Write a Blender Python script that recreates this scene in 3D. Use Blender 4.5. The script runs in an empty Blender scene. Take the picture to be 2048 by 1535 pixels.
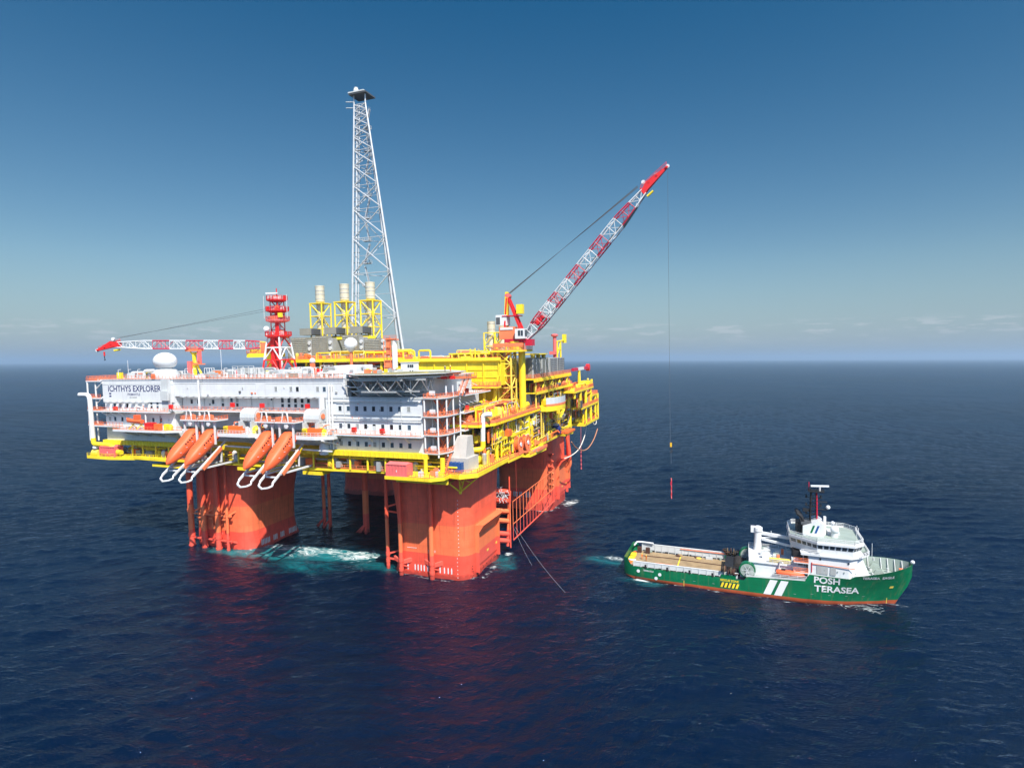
import bpy, bmesh, math, random
import numpy as np
from mathutils import Vector, Matrix
R = math.radians
random.seed(7)
SC = bpy.context.scene
COL = SC.collection

# ------------------------------------------------------------------ camera
def rx(a): return Matrix.Rotation(a, 3, 'X')
def ry(a): return Matrix.Rotation(a, 3, 'Y')
def rz(a): return Matrix.Rotation(a, 3, 'Z')
CAM_LOC = Vector((120.49, -203.11, 63.0))
CR = rz(0.35309) @ rx(-0.04124) @ ry(0.00438)          # columns: right, forward, up
cam = bpy.data.cameras.new('camera')
cam.lens = 1165.6 / 2048 * 36
cam.sensor_width = 36
cam.clip_start = 1
cam.clip_end = 120000
camo = bpy.data.objects.new('camera', cam)
COL.objects.link(camo)
right, fwd, up = CR.col[0], CR.col[1], CR.col[2]
m = Matrix((right, up, -fwd)).transposed().to_4x4()
m.translation = CAM_LOC
camo.matrix_world = m
SC.camera = camo

# ------------------------------------------------------------------ light
SUN_EL, SUN_AZ = R(52), R(40)                            # azimuth to the right of -Y
S = Vector((math.cos(SUN_EL) * math.sin(SUN_AZ), -math.cos(SUN_EL) * math.cos(SUN_AZ), math.sin(SUN_EL)))
sun = bpy.data.lights.new('sun', 'SUN')
sun.energy = 5.0
sun.angle = R(0.55)
sun.color = (1.0, 0.955, 0.88)
suno = bpy.data.objects.new('sun', sun)
COL.objects.link(suno)
suno.rotation_euler = (-S).to_track_quat('-Z', 'Y').to_euler()
suno.location = (0, 0, 400)
SC.view_settings.view_transform = 'Standard'
SC.view_settings.look = 'None'
SC.view_settings.exposure = 0.56
SC.view_settings.gamma = 1.0
SC.cycles.use_denoising = True
SC.cycles.max_bounces = 6
SC.cycles.diffuse_bounces = 2
SC.cycles.glossy_bounces = 3
SC.cycles.volume_bounces = 0
SC.cycles.caustics_reflective = False
SC.cycles.caustics_refractive = False
SC.cycles.sample_clamp_indirect = 4.0
HAZE = 0.00009

world = bpy.data.worlds.new('World')
SC.world = world
world.use_nodes = True
wn, wl = world.node_tree.nodes, world.node_tree.links
wn.clear()
wo = wn.new('ShaderNodeOutputWorld')
bg = wn.new('ShaderNodeBackground')
sky = wn.new('ShaderNodeTexSky')
sky.sky_type = 'NISHITA'
sky.sun_disc = False
sky.sun_elevation = SUN_EL
sky.sun_rotation = math.atan2(S.x, S.y)
sky.altitude = 0
sky.air_density = 1.0
sky.dust_density = 0.7
sky.ozone_density = 5.0
bg.inputs['Strength'].default_value = 0.14
# low, far cumulus all round the horizon
tc = wn.new('ShaderNodeTexCoord')
sep = wn.new('ShaderNodeSeparateXYZ')
wl.new(tc.outputs['Generated'], sep.inputs[0])
mp = wn.new('ShaderNodeMapping')
mp.inputs['Location'].default_value = (3.1, 1.7, 0.4); mp.inputs['Scale'].default_value = (13, 13, 80)
wl.new(tc.outputs['Generated'], mp.inputs[0])
nz = wn.new('ShaderNodeTexNoise')
nz.inputs['Scale'].default_value = 1.6
nz.inputs['Detail'].default_value = 7
nz.inputs['Roughness'].default_value = 0.58
wl.new(mp.outputs[0], nz.inputs[0])
def wmath(op, a, b=None, c=None):
    n = wn.new('ShaderNodeMath'); n.operation = op
    for i, v in enumerate((a, b, c)):
        if v is None: continue
        if isinstance(v, (int, float)): n.inputs[i].default_value = v
        else: wl.new(v, n.inputs[i])
    return n.outputs[0]
def wmap(v, a, b, c, d, smooth=True):
    n = wn.new('ShaderNodeMapRange')
    n.interpolation_type = 'SMOOTHSTEP' if smooth else 'LINEAR'
    wl.new(v, n.inputs[0])
    for i, x in enumerate((a, b, c, d)): n.inputs[i + 1].default_value = x
    return n.outputs[0]
z = sep.outputs['Z']
band = wmath('MULTIPLY', wmap(z, 0.020, 0.046, 0, 1), wmap(z, 0.050, 0.064, 1, 0))
puff = wmap(nz.outputs[0], 0.51, 0.61, 0, 1)
cloud = wmath('MULTIPLY', wmath('MULTIPLY', band, puff), 0.34)
low = wmath('MULTIPLY', wmap(z, -0.02, 0.15, 0.88, 0.0, False), 1.0)    # grey murk low on the horizon
mx = wn.new('ShaderNodeMix'); mx.data_type = 'RGBA'
hs = wn.new('ShaderNodeHueSaturation'); hs.inputs['Saturation'].default_value = 1.18; hs.inputs['Value'].default_value = 1.0
wl.new(sky.outputs[0], hs.inputs['Color'])
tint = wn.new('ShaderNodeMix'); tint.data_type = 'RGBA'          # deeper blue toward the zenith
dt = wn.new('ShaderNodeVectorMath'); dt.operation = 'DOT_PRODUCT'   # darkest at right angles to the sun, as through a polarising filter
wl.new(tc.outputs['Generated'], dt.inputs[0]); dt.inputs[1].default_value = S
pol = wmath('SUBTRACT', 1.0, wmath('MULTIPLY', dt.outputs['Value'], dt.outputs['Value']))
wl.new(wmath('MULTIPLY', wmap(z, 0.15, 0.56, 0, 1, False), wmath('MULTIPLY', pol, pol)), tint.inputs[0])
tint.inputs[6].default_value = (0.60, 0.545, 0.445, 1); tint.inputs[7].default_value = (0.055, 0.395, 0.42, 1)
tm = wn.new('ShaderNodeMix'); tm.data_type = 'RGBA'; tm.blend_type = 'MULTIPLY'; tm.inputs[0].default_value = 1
sun_fill = wn.new('ShaderNodeMix'); sun_fill.data_type = 'RGBA'              # sky out of view on the sun's side left brighter, added as fill
wl.new(wmap(dt.outputs['Value'], 0.15, 0.75, 0, 1), sun_fill.inputs[0]); wl.new(tint.outputs[2], sun_fill.inputs[6]); sun_fill.inputs[7].default_value = (1, 1, 1, 1)
wl.new(hs.outputs[0], tm.inputs[6]); wl.new(sun_fill.outputs[2], tm.inputs[7])
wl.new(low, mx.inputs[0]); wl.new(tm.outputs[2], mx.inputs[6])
mx.inputs[7].default_value = (1.22, 1.78, 2.4, 1)
mx2 = wn.new('ShaderNodeMix'); mx2.data_type = 'RGBA'
wl.new(cloud, mx2.inputs[0]); wl.new(mx.outputs[2], mx2.inputs[6])
mx2.inputs[7].default_value = (3.5, 3.55, 3.8, 1)
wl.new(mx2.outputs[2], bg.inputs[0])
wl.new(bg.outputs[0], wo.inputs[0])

# ------------------------------------------------------------------ helpers
TILT = (ry(-0.01196) @ rx(0.01999)).to_4x4()             # the floating platform lists a little

def srgb(h):
    h = h.lstrip('#')
    c = [int(h[i:i + 2], 16) / 255 for i in (0, 2, 4)]
    return tuple(x / 12.92 if x <= 0.04045 else ((x + 0.055) / 1.055) ** 2.4 for x in c) + (1,)

MATS = {}
def paint(name, c, rough=0.45, var=0.10, streak=0.12, metal=0.0, scale=0.35, bands=None, bump=0.0, tint=(0.30, 0.16, 0.08, 1), plates=None, wet=False):
    """weathered coat of paint: blotchy tone, rain streaks, a little relief"""
    mt = bpy.data.materials.new(name); mt.use_nodes = True
    n, l = mt.node_tree.nodes, mt.node_tree.links
    b = n['Principled BSDF']
    geo = n.new('ShaderNodeTexCoord')
    base = n.new('ShaderNodeRGB'); base.outputs[0].default_value = c if len(c) == 4 else (*c, 1)
    out = base.outputs[0]
    if bands:                                            # coats of paint by height on the thing
        sp = n.new('ShaderNodeSeparateXYZ'); l.new(geo.outputs['Object'], sp.inputs[0])
        for zlim, cc in bands:
            g = n.new('ShaderNodeMath'); g.operation = 'LESS_THAN'; l.new(sp.outputs['Z'], g.inputs[0]); g.inputs[1].default_value = zlim
            x = n.new('ShaderNodeMix'); x.data_type = 'RGBA'
            l.new(g.outputs[0], x.inputs[0]); l.new(out, x.inputs[6]); x.inputs[7].default_value = cc
            out = x.outputs[2]
    t1 = n.new('ShaderNodeTexNoise'); t1.inputs['Scale'].default_value = scale; t1.inputs['Detail'].default_value = 5
    l.new(geo.outputs['Object'], t1.inputs[0])
    mr = n.new('ShaderNodeMapRange'); l.new(t1.outputs[0], mr.inputs[0])
    mr.inputs[1].default_value = 0.3; mr.inputs[2].default_value = 0.7
    mr.inputs[3].default_value = 1 - var; mr.inputs[4].default_value = 1 + var * 0.6
    mu = n.new('ShaderNodeMix'); mu.data_type = 'RGBA'; mu.blend_type = 'MULTIPLY'; mu.inputs[0].default_value = 1
    l.new(out, mu.inputs[6]); l.new(mr.outputs[0], mu.inputs[7]); out = mu.outputs[2]
    if streak:
        ma = n.new('ShaderNodeMapping'); ma.inputs['Scale'].default_value = (1.6, 1.6, 0.09)
        l.new(geo.outputs['Object'], ma.inputs[0])
        t2 = n.new('ShaderNodeTexNoise'); t2.inputs['Scale'].default_value = 0.9; t2.inputs['Detail'].default_value = 4
        l.new(ma.outputs[0], t2.inputs[0])
        m2 = n.new('ShaderNodeMapRange'); l.new(t2.outputs[0], m2.inputs[0])
        m2.inputs[1].default_value = 0.55; m2.inputs[2].default_value = 0.75; m2.inputs[3].default_value = 0; m2.inputs[4].default_value = streak * 2
        x = n.new('ShaderNodeMix'); x.data_type = 'RGBA'; l.new(m2.outputs[0], x.inputs[0]); l.new(out, x.inputs[6]); x.inputs[7].default_value = tint
        out = x.outputs[2]
    if plates:                                           # plate joints, very faint
        sv = n.new('ShaderNodeSeparateXYZ'); l.new(geo.outputs['Object'], sv.inputs[0])
        ad = n.new('ShaderNodeMath'); ad.operation = 'ADD'; l.new(sv.outputs[0], ad.inputs[0]); l.new(sv.outputs[1], ad.inputs[1])
        cb = n.new('ShaderNodeCombineXYZ'); l.new(ad.outputs[0], cb.inputs[0]); l.new(sv.outputs[2], cb.inputs[1])
        bk = n.new('ShaderNodeTexBrick'); bk.inputs['Scale'].default_value = 1.0; bk.inputs['Brick Width'].default_value = plates[0]; bk.inputs['Row Height'].default_value = plates[1]
        bk.inputs['Mortar Size'].default_value = 0.035; bk.inputs['Mortar Smooth'].default_value = 0.6
        k = plates[2]; bk.inputs['Color1'].default_value = (1, 1, 1, 1); bk.inputs['Color2'].default_value = (1-k*0.6,)*3+(1,); bk.inputs['Mortar'].default_value = (1-2.5*k,)*3+(1,)
        l.new(cb.outputs[0], bk.inputs[0])
        x = n.new('ShaderNodeMix'); x.data_type = 'RGBA'; x.blend_type = 'MULTIPLY'; x.inputs[0].default_value = 1; l.new(out, x.inputs[6]); l.new(bk.outputs[0], x.inputs[7]); out = x.outputs[2]
    if wet:                                              # weed and wet band just above the water
        sv = n.new('ShaderNodeSeparateXYZ'); l.new(geo.outputs['Object'], sv.inputs[0])
        tw = n.new('ShaderNodeTexNoise'); tw.inputs['Scale'].default_value = 0.8; tw.inputs['Detail'].default_value = 6; l.new(geo.outputs['Object'], tw.inputs[0])
        ad = n.new('ShaderNodeMath'); ad.operation = 'MULTIPLY_ADD'; l.new(tw.outputs[0], ad.inputs[0]); ad.inputs[1].default_value = -2.6; l.new(sv.outputs[2], ad.inputs[2])
        mw = n.new('ShaderNodeMapRange'); l.new(ad.outputs[0], mw.inputs[0]); mw.inputs[1].default_value = -0.1; mw.inputs[2].default_value = 0.7; mw.inputs[3].default_value = 0.6; mw.inputs[4].default_value = 0
        x = n.new('ShaderNodeMix'); x.data_type = 'RGBA'; l.new(mw.outputs[0], x.inputs[0]); l.new(out, x.inputs[6]); x.inputs[7].default_value = (0.22, 0.03, 0.022, 1); out = x.outputs[2]
    l.new(out, b.inputs['Base Color'])
    b.inputs['Roughness'].default_value = rough
    b.inputs['Metallic'].default_value = metal
    b.inputs['Specular IOR Level'].default_value = 0.35
    if bump:
        br = n.new('ShaderNodeTexNoise'); br.inputs['Scale'].default_value = 1.2; br.inputs['Detail'].default_value = 3
        l.new(geo.outputs['Object'], br.inputs[0])
        bp = n.new('ShaderNodeBump'); bp.inputs['Strength'].default_value = bump; bp.inputs['Distance'].default_value = 0.1
        l.new(br.outputs[0], bp.inputs['Height']); l.new(bp.outputs[0], b.inputs['Normal'])
    MATS[name] = mt
    return mt

paint('white', (0.71, 0.725, 0.72), 0.45, 0.06, 0.07, plates=(3.1, 1.75, 0.07))
paint('white_tube', (0.72, 0.72, 0.70), 0.4, 0.05, 0.06)
paint('off_white', (0.66, 0.67, 0.65), 0.5, 0.06, 0.08)
paint('light_grey', (0.56, 0.58, 0.57), 0.5, 0.08, 0.10)
paint('grey', (0.36, 0.37, 0.36), 0.5, 0.12, 0.12)
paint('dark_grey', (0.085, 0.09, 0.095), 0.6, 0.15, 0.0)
paint('louvre', (0.26, 0.255, 0.21), 0.6, 0.12, 0.1)
paint('stack_steel', (0.66, 0.60, 0.45), 0.42, 0.08, 0.12, 0.15)
paint('yellow_deep', (0.84, 0.50, 0.012), 0.45, 0.16, 0.16)
paint('steel', (0.50, 0.50, 0.48), 0.38, 0.10, 0.12, 0.35)
paint('galvanised', (0.55, 0.57, 0.58), 0.42, 0.10, 0.05, 0.2)
paint('yellow', (0.92, 0.69, 0.028), 0.42, 0.14, 0.14)
paint('yellow_pale', (0.85, 0.62, 0.10), 0.45, 0.10, 0.12)
paint('orange', (0.85, 0.17, 0.035), 0.45, 0.10, 0.06)
paint('coral', (0.86, 0.22, 0.09), 0.5, 0.12, 0.06)
paint('red', (0.72, 0.022, 0.022), 0.4, 0.10, 0.06)
paint('crimson', (0.55, 0.012, 0.045), 0.4, 0.10, 0.05)
paint('pink_red', (0.80, 0.16, 0.15), 0.55, 0.10, 0.10)
paint('boat_orange', (0.84, 0.135, 0.042), 0.48, 0.05, 0.05)
paint('blue', (0.012, 0.075, 0.26), 0.35, 0.10, 0.05)
paint('navy', (0.02, 0.03, 0.13), 0.4, 0.05, 0.0)
paint('black', (0.018, 0.018, 0.02), 0.6, 0.1, 0.0)
paint('rubber', (0.03, 0.026, 0.022), 0.8, 0.2, 0.0)
paint('rust_brown', (0.075, 0.032, 0.02), 0.8, 0.25, 0.0)
paint('tarp', (0.50, 0.47, 0.42), 0.75, 0.10, 0.08, bump=0.4)
paint('deck_tan', (0.34, 0.24, 0.13), 0.8, 0.22, 0.0, scale=0.5)
paint('helideck_green', (0.23, 0.22, 0.13), 0.75, 0.15, 0.0)
paint('green', (0.0, 0.125, 0.045), 0.3, 0.06, 0.03, bump=0.06)
paint('green_grey', (0.30, 0.36, 0.31), 0.6, 0.10, 0.05)
paint('hull', (0.90, 0.132, 0.064), 0.42, 0.14, 0.22, tint=(0.33, 0.05, 0.03, 1),
      bands=[(16.0, (0.91, 0.185, 0.072, 1)), (7.4, (0.88, 0.098, 0.058, 1))], bump=0.16, plates=(3.2, 2.4, 0.10), wet=True)
paint('hull_pipe', (0.82, 0.105, 0.05), 0.45, 0.08, 0.10,
      bands=[(16.0, (0.88, 0.20, 0.075, 1)), (7.4, (0.84, 0.11, 0.07, 1))], wet=True)
paint('ship_hull', (0.0, 0.150, 0.056), 0.42, 0.18, 0.12, plates=(4.2, 1.6, 0.09), bands=[(0.95, (0.42, 0.085, 0.030, 1))], bump=0.06)
paint('net', (0.05, 0.024, 0.018), 0.8, 0.2, 0.0)
paint('hose_white', (0.75, 0.70, 0.62), 0.5, 0.05, 0.0)
paint('hose_rust', (0.52, 0.23, 0.12), 0.6, 0.1, 0.0)
paint('wire', (0.10, 0.11, 0.12), 0.5, 0.0, 0.0)
paint('skin', (0.45, 0.26, 0.17), 0.6, 0.05, 0.0)
paint('coverall', (0.78, 0.20, 0.03), 0.8, 0.10, 0.0)
paint('coverall_dark', (0.06, 0.06, 0.10), 0.8, 0.10, 0.0)
paint('hull_text', (0.78, 0.78, 0.76), 0.45, 0.04, 0.04)
paint('grating', (0.24, 0.24, 0.22), 0.7, 0.12, 0.0)
gm = bpy.data.materials.new('glass'); gm.use_nodes = True
gb = gm.node_tree.nodes['Principled BSDF']
gb.inputs['Base Color'].default_value = (0.035, 0.045, 0.055, 1); gb.inputs['Roughness'].default_value = 0.08
MATS['glass'] = gm
for nm, cc, rg in (('glass_blue', (0.05, 0.085, 0.12, 1), 0.06), ('glass_dark', (0.015, 0.017, 0.02, 1), 0.12), ('glass_blind', (0.30, 0.31, 0.30, 1), 0.4)):
    q = gm.copy(); q.name = nm; q.node_tree.nodes['Principled BSDF'].inputs['Base Color'].default_value = cc; q.node_tree.nodes['Principled BSDF'].inputs['Roughness'].default_value = rg; MATS[nm] = q

class MB:
    def __init__(s): s.v, s.f = [], []
    def add(s, v, f):
        o = len(s.v); s.v += [tuple(p) for p in v]; s.f += [tuple(i + o for i in q) for q in f]; return s
    def box(s, x0, x1, y0, y1, z0, z1):
        return s.add([(x0,y0,z0),(x1,y0,z0),(x1,y1,z0),(x0,y1,z0),(x0,y0,z1),(x1,y0,z1),(x1,y1,z1),(x0,y1,z1)],
                     [(0,3,2,1),(4,5,6,7),(0,1,5,4),(1,2,6,5),(2,3,7,6),(3,0,4,7)])
    def cbox(s, c, d, rotz=0):
        M = Matrix.Rotation(rotz, 3, 'Z'); hx, hy, hz = d[0]/2, d[1]/2, d[2]/2
        vs = [Vector(c) + M @ Vector(p) for p in ((-hx,-hy,-hz),(hx,-hy,-hz),(hx,hy,-hz),(-hx,hy,-hz),(-hx,-hy,hz),(hx,-hy,hz),(hx,hy,hz),(-hx,hy,hz))]
        return s.add(vs, [(0,3,2,1),(4,5,6,7),(0,1,5,4),(1,2,6,5),(2,3,7,6),(3,0,4,7)])
    def frame(s, p, q):
        d = (Vector(q) - Vector(p)).normalized()
        a = Vector((0,0,1)) if abs(d.z) < 0.95 else Vector((1,0,0))
        u = d.cross(a).normalized(); w = u.cross(d).normalized()
        return u, w
    def tube(s, p, q, r, n=6, r2=None):
        p, q = Vector(p), Vector(q); r2 = r if r2 is None else r2
        u, w = s.frame(p, q)
        vs = []
        for c, rr in ((p, r), (q, r2)):
            for k in range(n):
                a = 2*math.pi*(k + 0.5)/n
                vs.append(c + u*math.cos(a)*rr + w*math.sin(a)*rr)
        fs = [(k, (k+1) % n, n + (k+1) % n, n + k) for k in range(n)]
        fs += [tuple(range(n-1, -1, -1)), tuple(range(n, 2*n))]
        return s.add(vs, fs)
    def beam(s, p, q, w, h):
        p, q = Vector(p), Vector(q); u, v = s.frame(p, q)
        vs = [c + u*a*w/2 + v*b*h/2 for c in (p, q) for a, b in ((-1,-1),(1,-1),(1,1),(-1,1))]
        return s.add(vs, [(0,3,2,1),(4,5,6,7),(0,1,5,4),(1,2,6,5),(2,3,7,6),(3,0,4,7)])
    def path(s, pts, r, n=6):
        for a, b in zip(pts[:-1], pts[1:]): s.tube(a, b, r, n)
        return s
    def pipe(s, pts, r, n=8, seg=4, bend=None):
        """swept tube with rounded bends"""
        P = [Vector(p) for p in pts]; out = [P[0]]
        bend = bend or r*2.2
        for i in range(1, len(P)-1):
            a = (P[i-1]-P[i]); b = (P[i+1]-P[i]); t = min(bend, a.length*0.45, b.length*0.45)
            A, Bp = P[i]+a.normalized()*t, P[i]+b.normalized()*t
            for k in range(seg+1):
                f = k/seg; out.append((1-f)**2*A + 2*f*(1-f)*P[i] + f*f*Bp)
        out.append(P[-1])
        return s.sweep(out, r, n)
    def sweep(s, P, r, n=8, cap=True):
        P = [Vector(p) for p in P]; vs, fs = [], []
        u = None
        for i, c in enumerate(P):
            d = (P[min(i+1, len(P)-1)] - P[max(i-1, 0)]).normalized()
            if u is None: u, w = s.frame(c, c + d)
            else:
                u = (u - d*u.dot(d)).normalized()
            w = d.cross(u)
            rr = r[i] if isinstance(r, (list, tuple)) else r
            for k in range(n):
                a = 2*math.pi*k/n; vs.append(c + u*math.cos(a)*rr + w*math.sin(a)*rr)
        for i in range(len(P)-1):
            for k in range(n): fs.append((i*n+k, i*n+(k+1) % n, (i+1)*n+(k+1) % n, (i+1)*n+k))
        if cap: fs += [tuple(range(n-1, -1, -1)), tuple(range((len(P)-1)*n, len(P)*n))]
        return s.add(vs, fs)
    def lathe(s, c, prof, n=16, axis='z'):
        vs, fs = [], []
        for r, h in prof:
            for k in range(n):
                a = 2*math.pi*k/n; x, y = r*math.cos(a), r*math.sin(a)
                p = {'z': (x, y, h), 'x': (h, x, y), 'y': (y, h, x)}[axis]
                vs.append((c[0]+p[0], c[1]+p[1], c[2]+p[2]))
        for i in range(len(prof)-1):
            for k in range(n): fs.append((i*n+k, i*n+(k+1) % n, (i+1)*n+(k+1) % n, (i+1)*n+k))
        fs += [tuple(range(n-1, -1, -1)), tuple(range((len(prof)-1)*n, len(prof)*n))]
        return s.add(vs, fs)
    def sphere(s, c, r, n=20, m=12, z0=-1.0, sz=1.0):
        pr = []
        for i in range(m+1):
            t = math.asin(z0) + (math.pi/2 - math.asin(z0))*i/m
            pr.append((max(r*math.cos(t), 0.001), r*math.sin(t)*sz))
        return s.lathe(c, pr, n)
    def prism(s, poly, z0, z1):
        n = len(poly)
        vs = [(x, y, z0) for x, y in poly] + [(x, y, z1) for x, y in poly]
        fs = [(k, (k+1) % n, n+(k+1) % n, n+k) for k in range(n)] + [tuple(range(n-1, -1, -1)), tuple(range(n, 2*n))]
        return s.add(vs, fs)
    def rail(s, pts, h=1.15, step=2.0, r=0.055, toe=True, mid=2):
        for a, b in zip(pts[:-1], pts[1:]):
            a, b = Vector(a), Vector(b); L = (b-a).length; k = max(1, round(L/step))
            for i in range(k+1):
                p = a + (b-a)*i/k; s.tube(p, p+Vector((0,0,h)), r, 4)
            for j in range(mid): 
                hh = h*(j+1)/mid; s.tube(a+Vector((0,0,hh)), b+Vector((0,0,hh)), r, 4)
            if toe: s.beam(a+Vector((0,0,0.12)), b+Vector((0,0,0.12)), 0.04, 0.22)
        return s
    def stair(s, p, q, w, side):
        """flight from p up to q; side = unit vector across"""
        p, q, sd = Vector(p), Vector(q), Vector(side)*w/2
        for e in (-1, 1):
            s.beam(p+sd*e, q+sd*e, 0.12, 0.38)
            s.tube(p+sd*e+Vector((0,0,1.05)), q+sd*e+Vector((0,0,1.05)), 0.06, 4)
            for f in (0.1, 0.37, 0.63, 0.9):
                c = p+(q-p)*f+sd*e; s.tube(c, c+Vector((0,0,1.05)), 0.05, 4)
        k = max(3, int(abs(q.z-p.z)/0.4))
        for i in range(k):
            c = p+(q-p)*(i+0.5)/k; s.beam(c-sd, c+sd, 0.34, 0.06)
        return s
    def build(s, name, mat, parent=None, smooth=True, origin=None):
        root = parent
        while root is not None and root.parent is not None: root = root.parent
        org = Vector(root['org']) if root is not None else (Vector(origin) if origin is not None else Vector((0,0,0)))
        me = bpy.data.meshes.new(name)
        me.from_pydata([tuple(Vector(v)-org) for v in s.v], [], s.f)
        me.validate(); me.update()
        me.materials.append(MATS[mat] if isinstance(mat, str) else mat)
        if smooth:
            me.polygons.foreach_set('use_smooth', [True]*len(me.polygons))
            me.set_sharp_from_angle(angle=R(38))
        ob = bpy.data.objects.new(name, me); COL.objects.link(ob)
        if parent is not None: ob.parent = parent
        elif origin is not None: ob['org'] = list(origin)
        return ob

def tag(o, label, cat, group=None):
    o['label'] = label; o['category'] = cat
    if group: o['group'] = group
    return o

def thing(name, label, cat, loc=(0,0,0), group=None, plat=True):
    """an Empty at the thing's base; its parts are authored in platform (or world) coordinates"""
    o = bpy.data.objects.new(name, None); COL.objects.link(o)
    o.empty_display_size = 0.5
    M = Matrix.Translation(Vector(loc))
    o.matrix_world = TILT @ M if plat else M
    o['org'] = list(loc)
    return tag(o, label, cat, group)

def solo(mb, name, mat, label, cat, loc, group=None, plat=True):
    """a thing that is one mesh"""
    o = mb.build(name, mat, None, origin=loc)
    M = Matrix.Translation(Vector(loc)); o.matrix_world = TILT @ M if plat else M
    return tag(o, label, cat, group)

def copy_tree(o, parent=None):
    c = o.copy(); COL.objects.link(c)
    if parent is not None: c.parent = parent
    for ch in list(o.children): copy_tree(ch, c)
    return c

def dup(o, delta, label, plat=True):
    c = copy_tree(o); c['label'] = label
    org = Vector(o['org']) + Vector(delta); c['org'] = list(org)
    c.matrix_world = (TILT if plat else Matrix.Identity(4)) @ Matrix.Translation(org)
    return c

def instance(ob, delta, parent=None):
    """a further alike piece that shares mesh data"""
    c = ob.copy(); COL.objects.link(c); c.parent = parent if parent is not None else ob.parent
    c.location = Vector(ob.location) + Vector(delta)
    return c

def text_mesh(txt, size, bold=0.0, space=1.0, sx=1.0):
    """lettering as 2D triangles (x, y)"""
    cu = bpy.data.curves.new('lettering', 'FONT'); cu.body = txt; cu.size = size; cu.offset = bold
    cu.space_character = space; cu.resolution_u = 3
    ob = bpy.data.objects.new('lettering', cu); COL.objects.link(ob)
    dg = bpy.context.evaluated_depsgraph_get()
    me = bpy.data.meshes.new_from_object(ob.evaluated_get(dg))
    vs = [(v.co.x*sx, v.co.y) for v in me.vertices]; fs = [tuple(p.vertices) for p in me.polygons]
    bpy.data.objects.remove(ob); bpy.data.curves.remove(cu); bpy.data.meshes.remove(me)
    x0 = min(v[0] for v in vs); x1 = max(v[0] for v in vs); y0 = min(v[1] for v in vs)
    return [(v[0]-x0, v[1]-y0) for v in vs], fs, x1-x0

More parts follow.
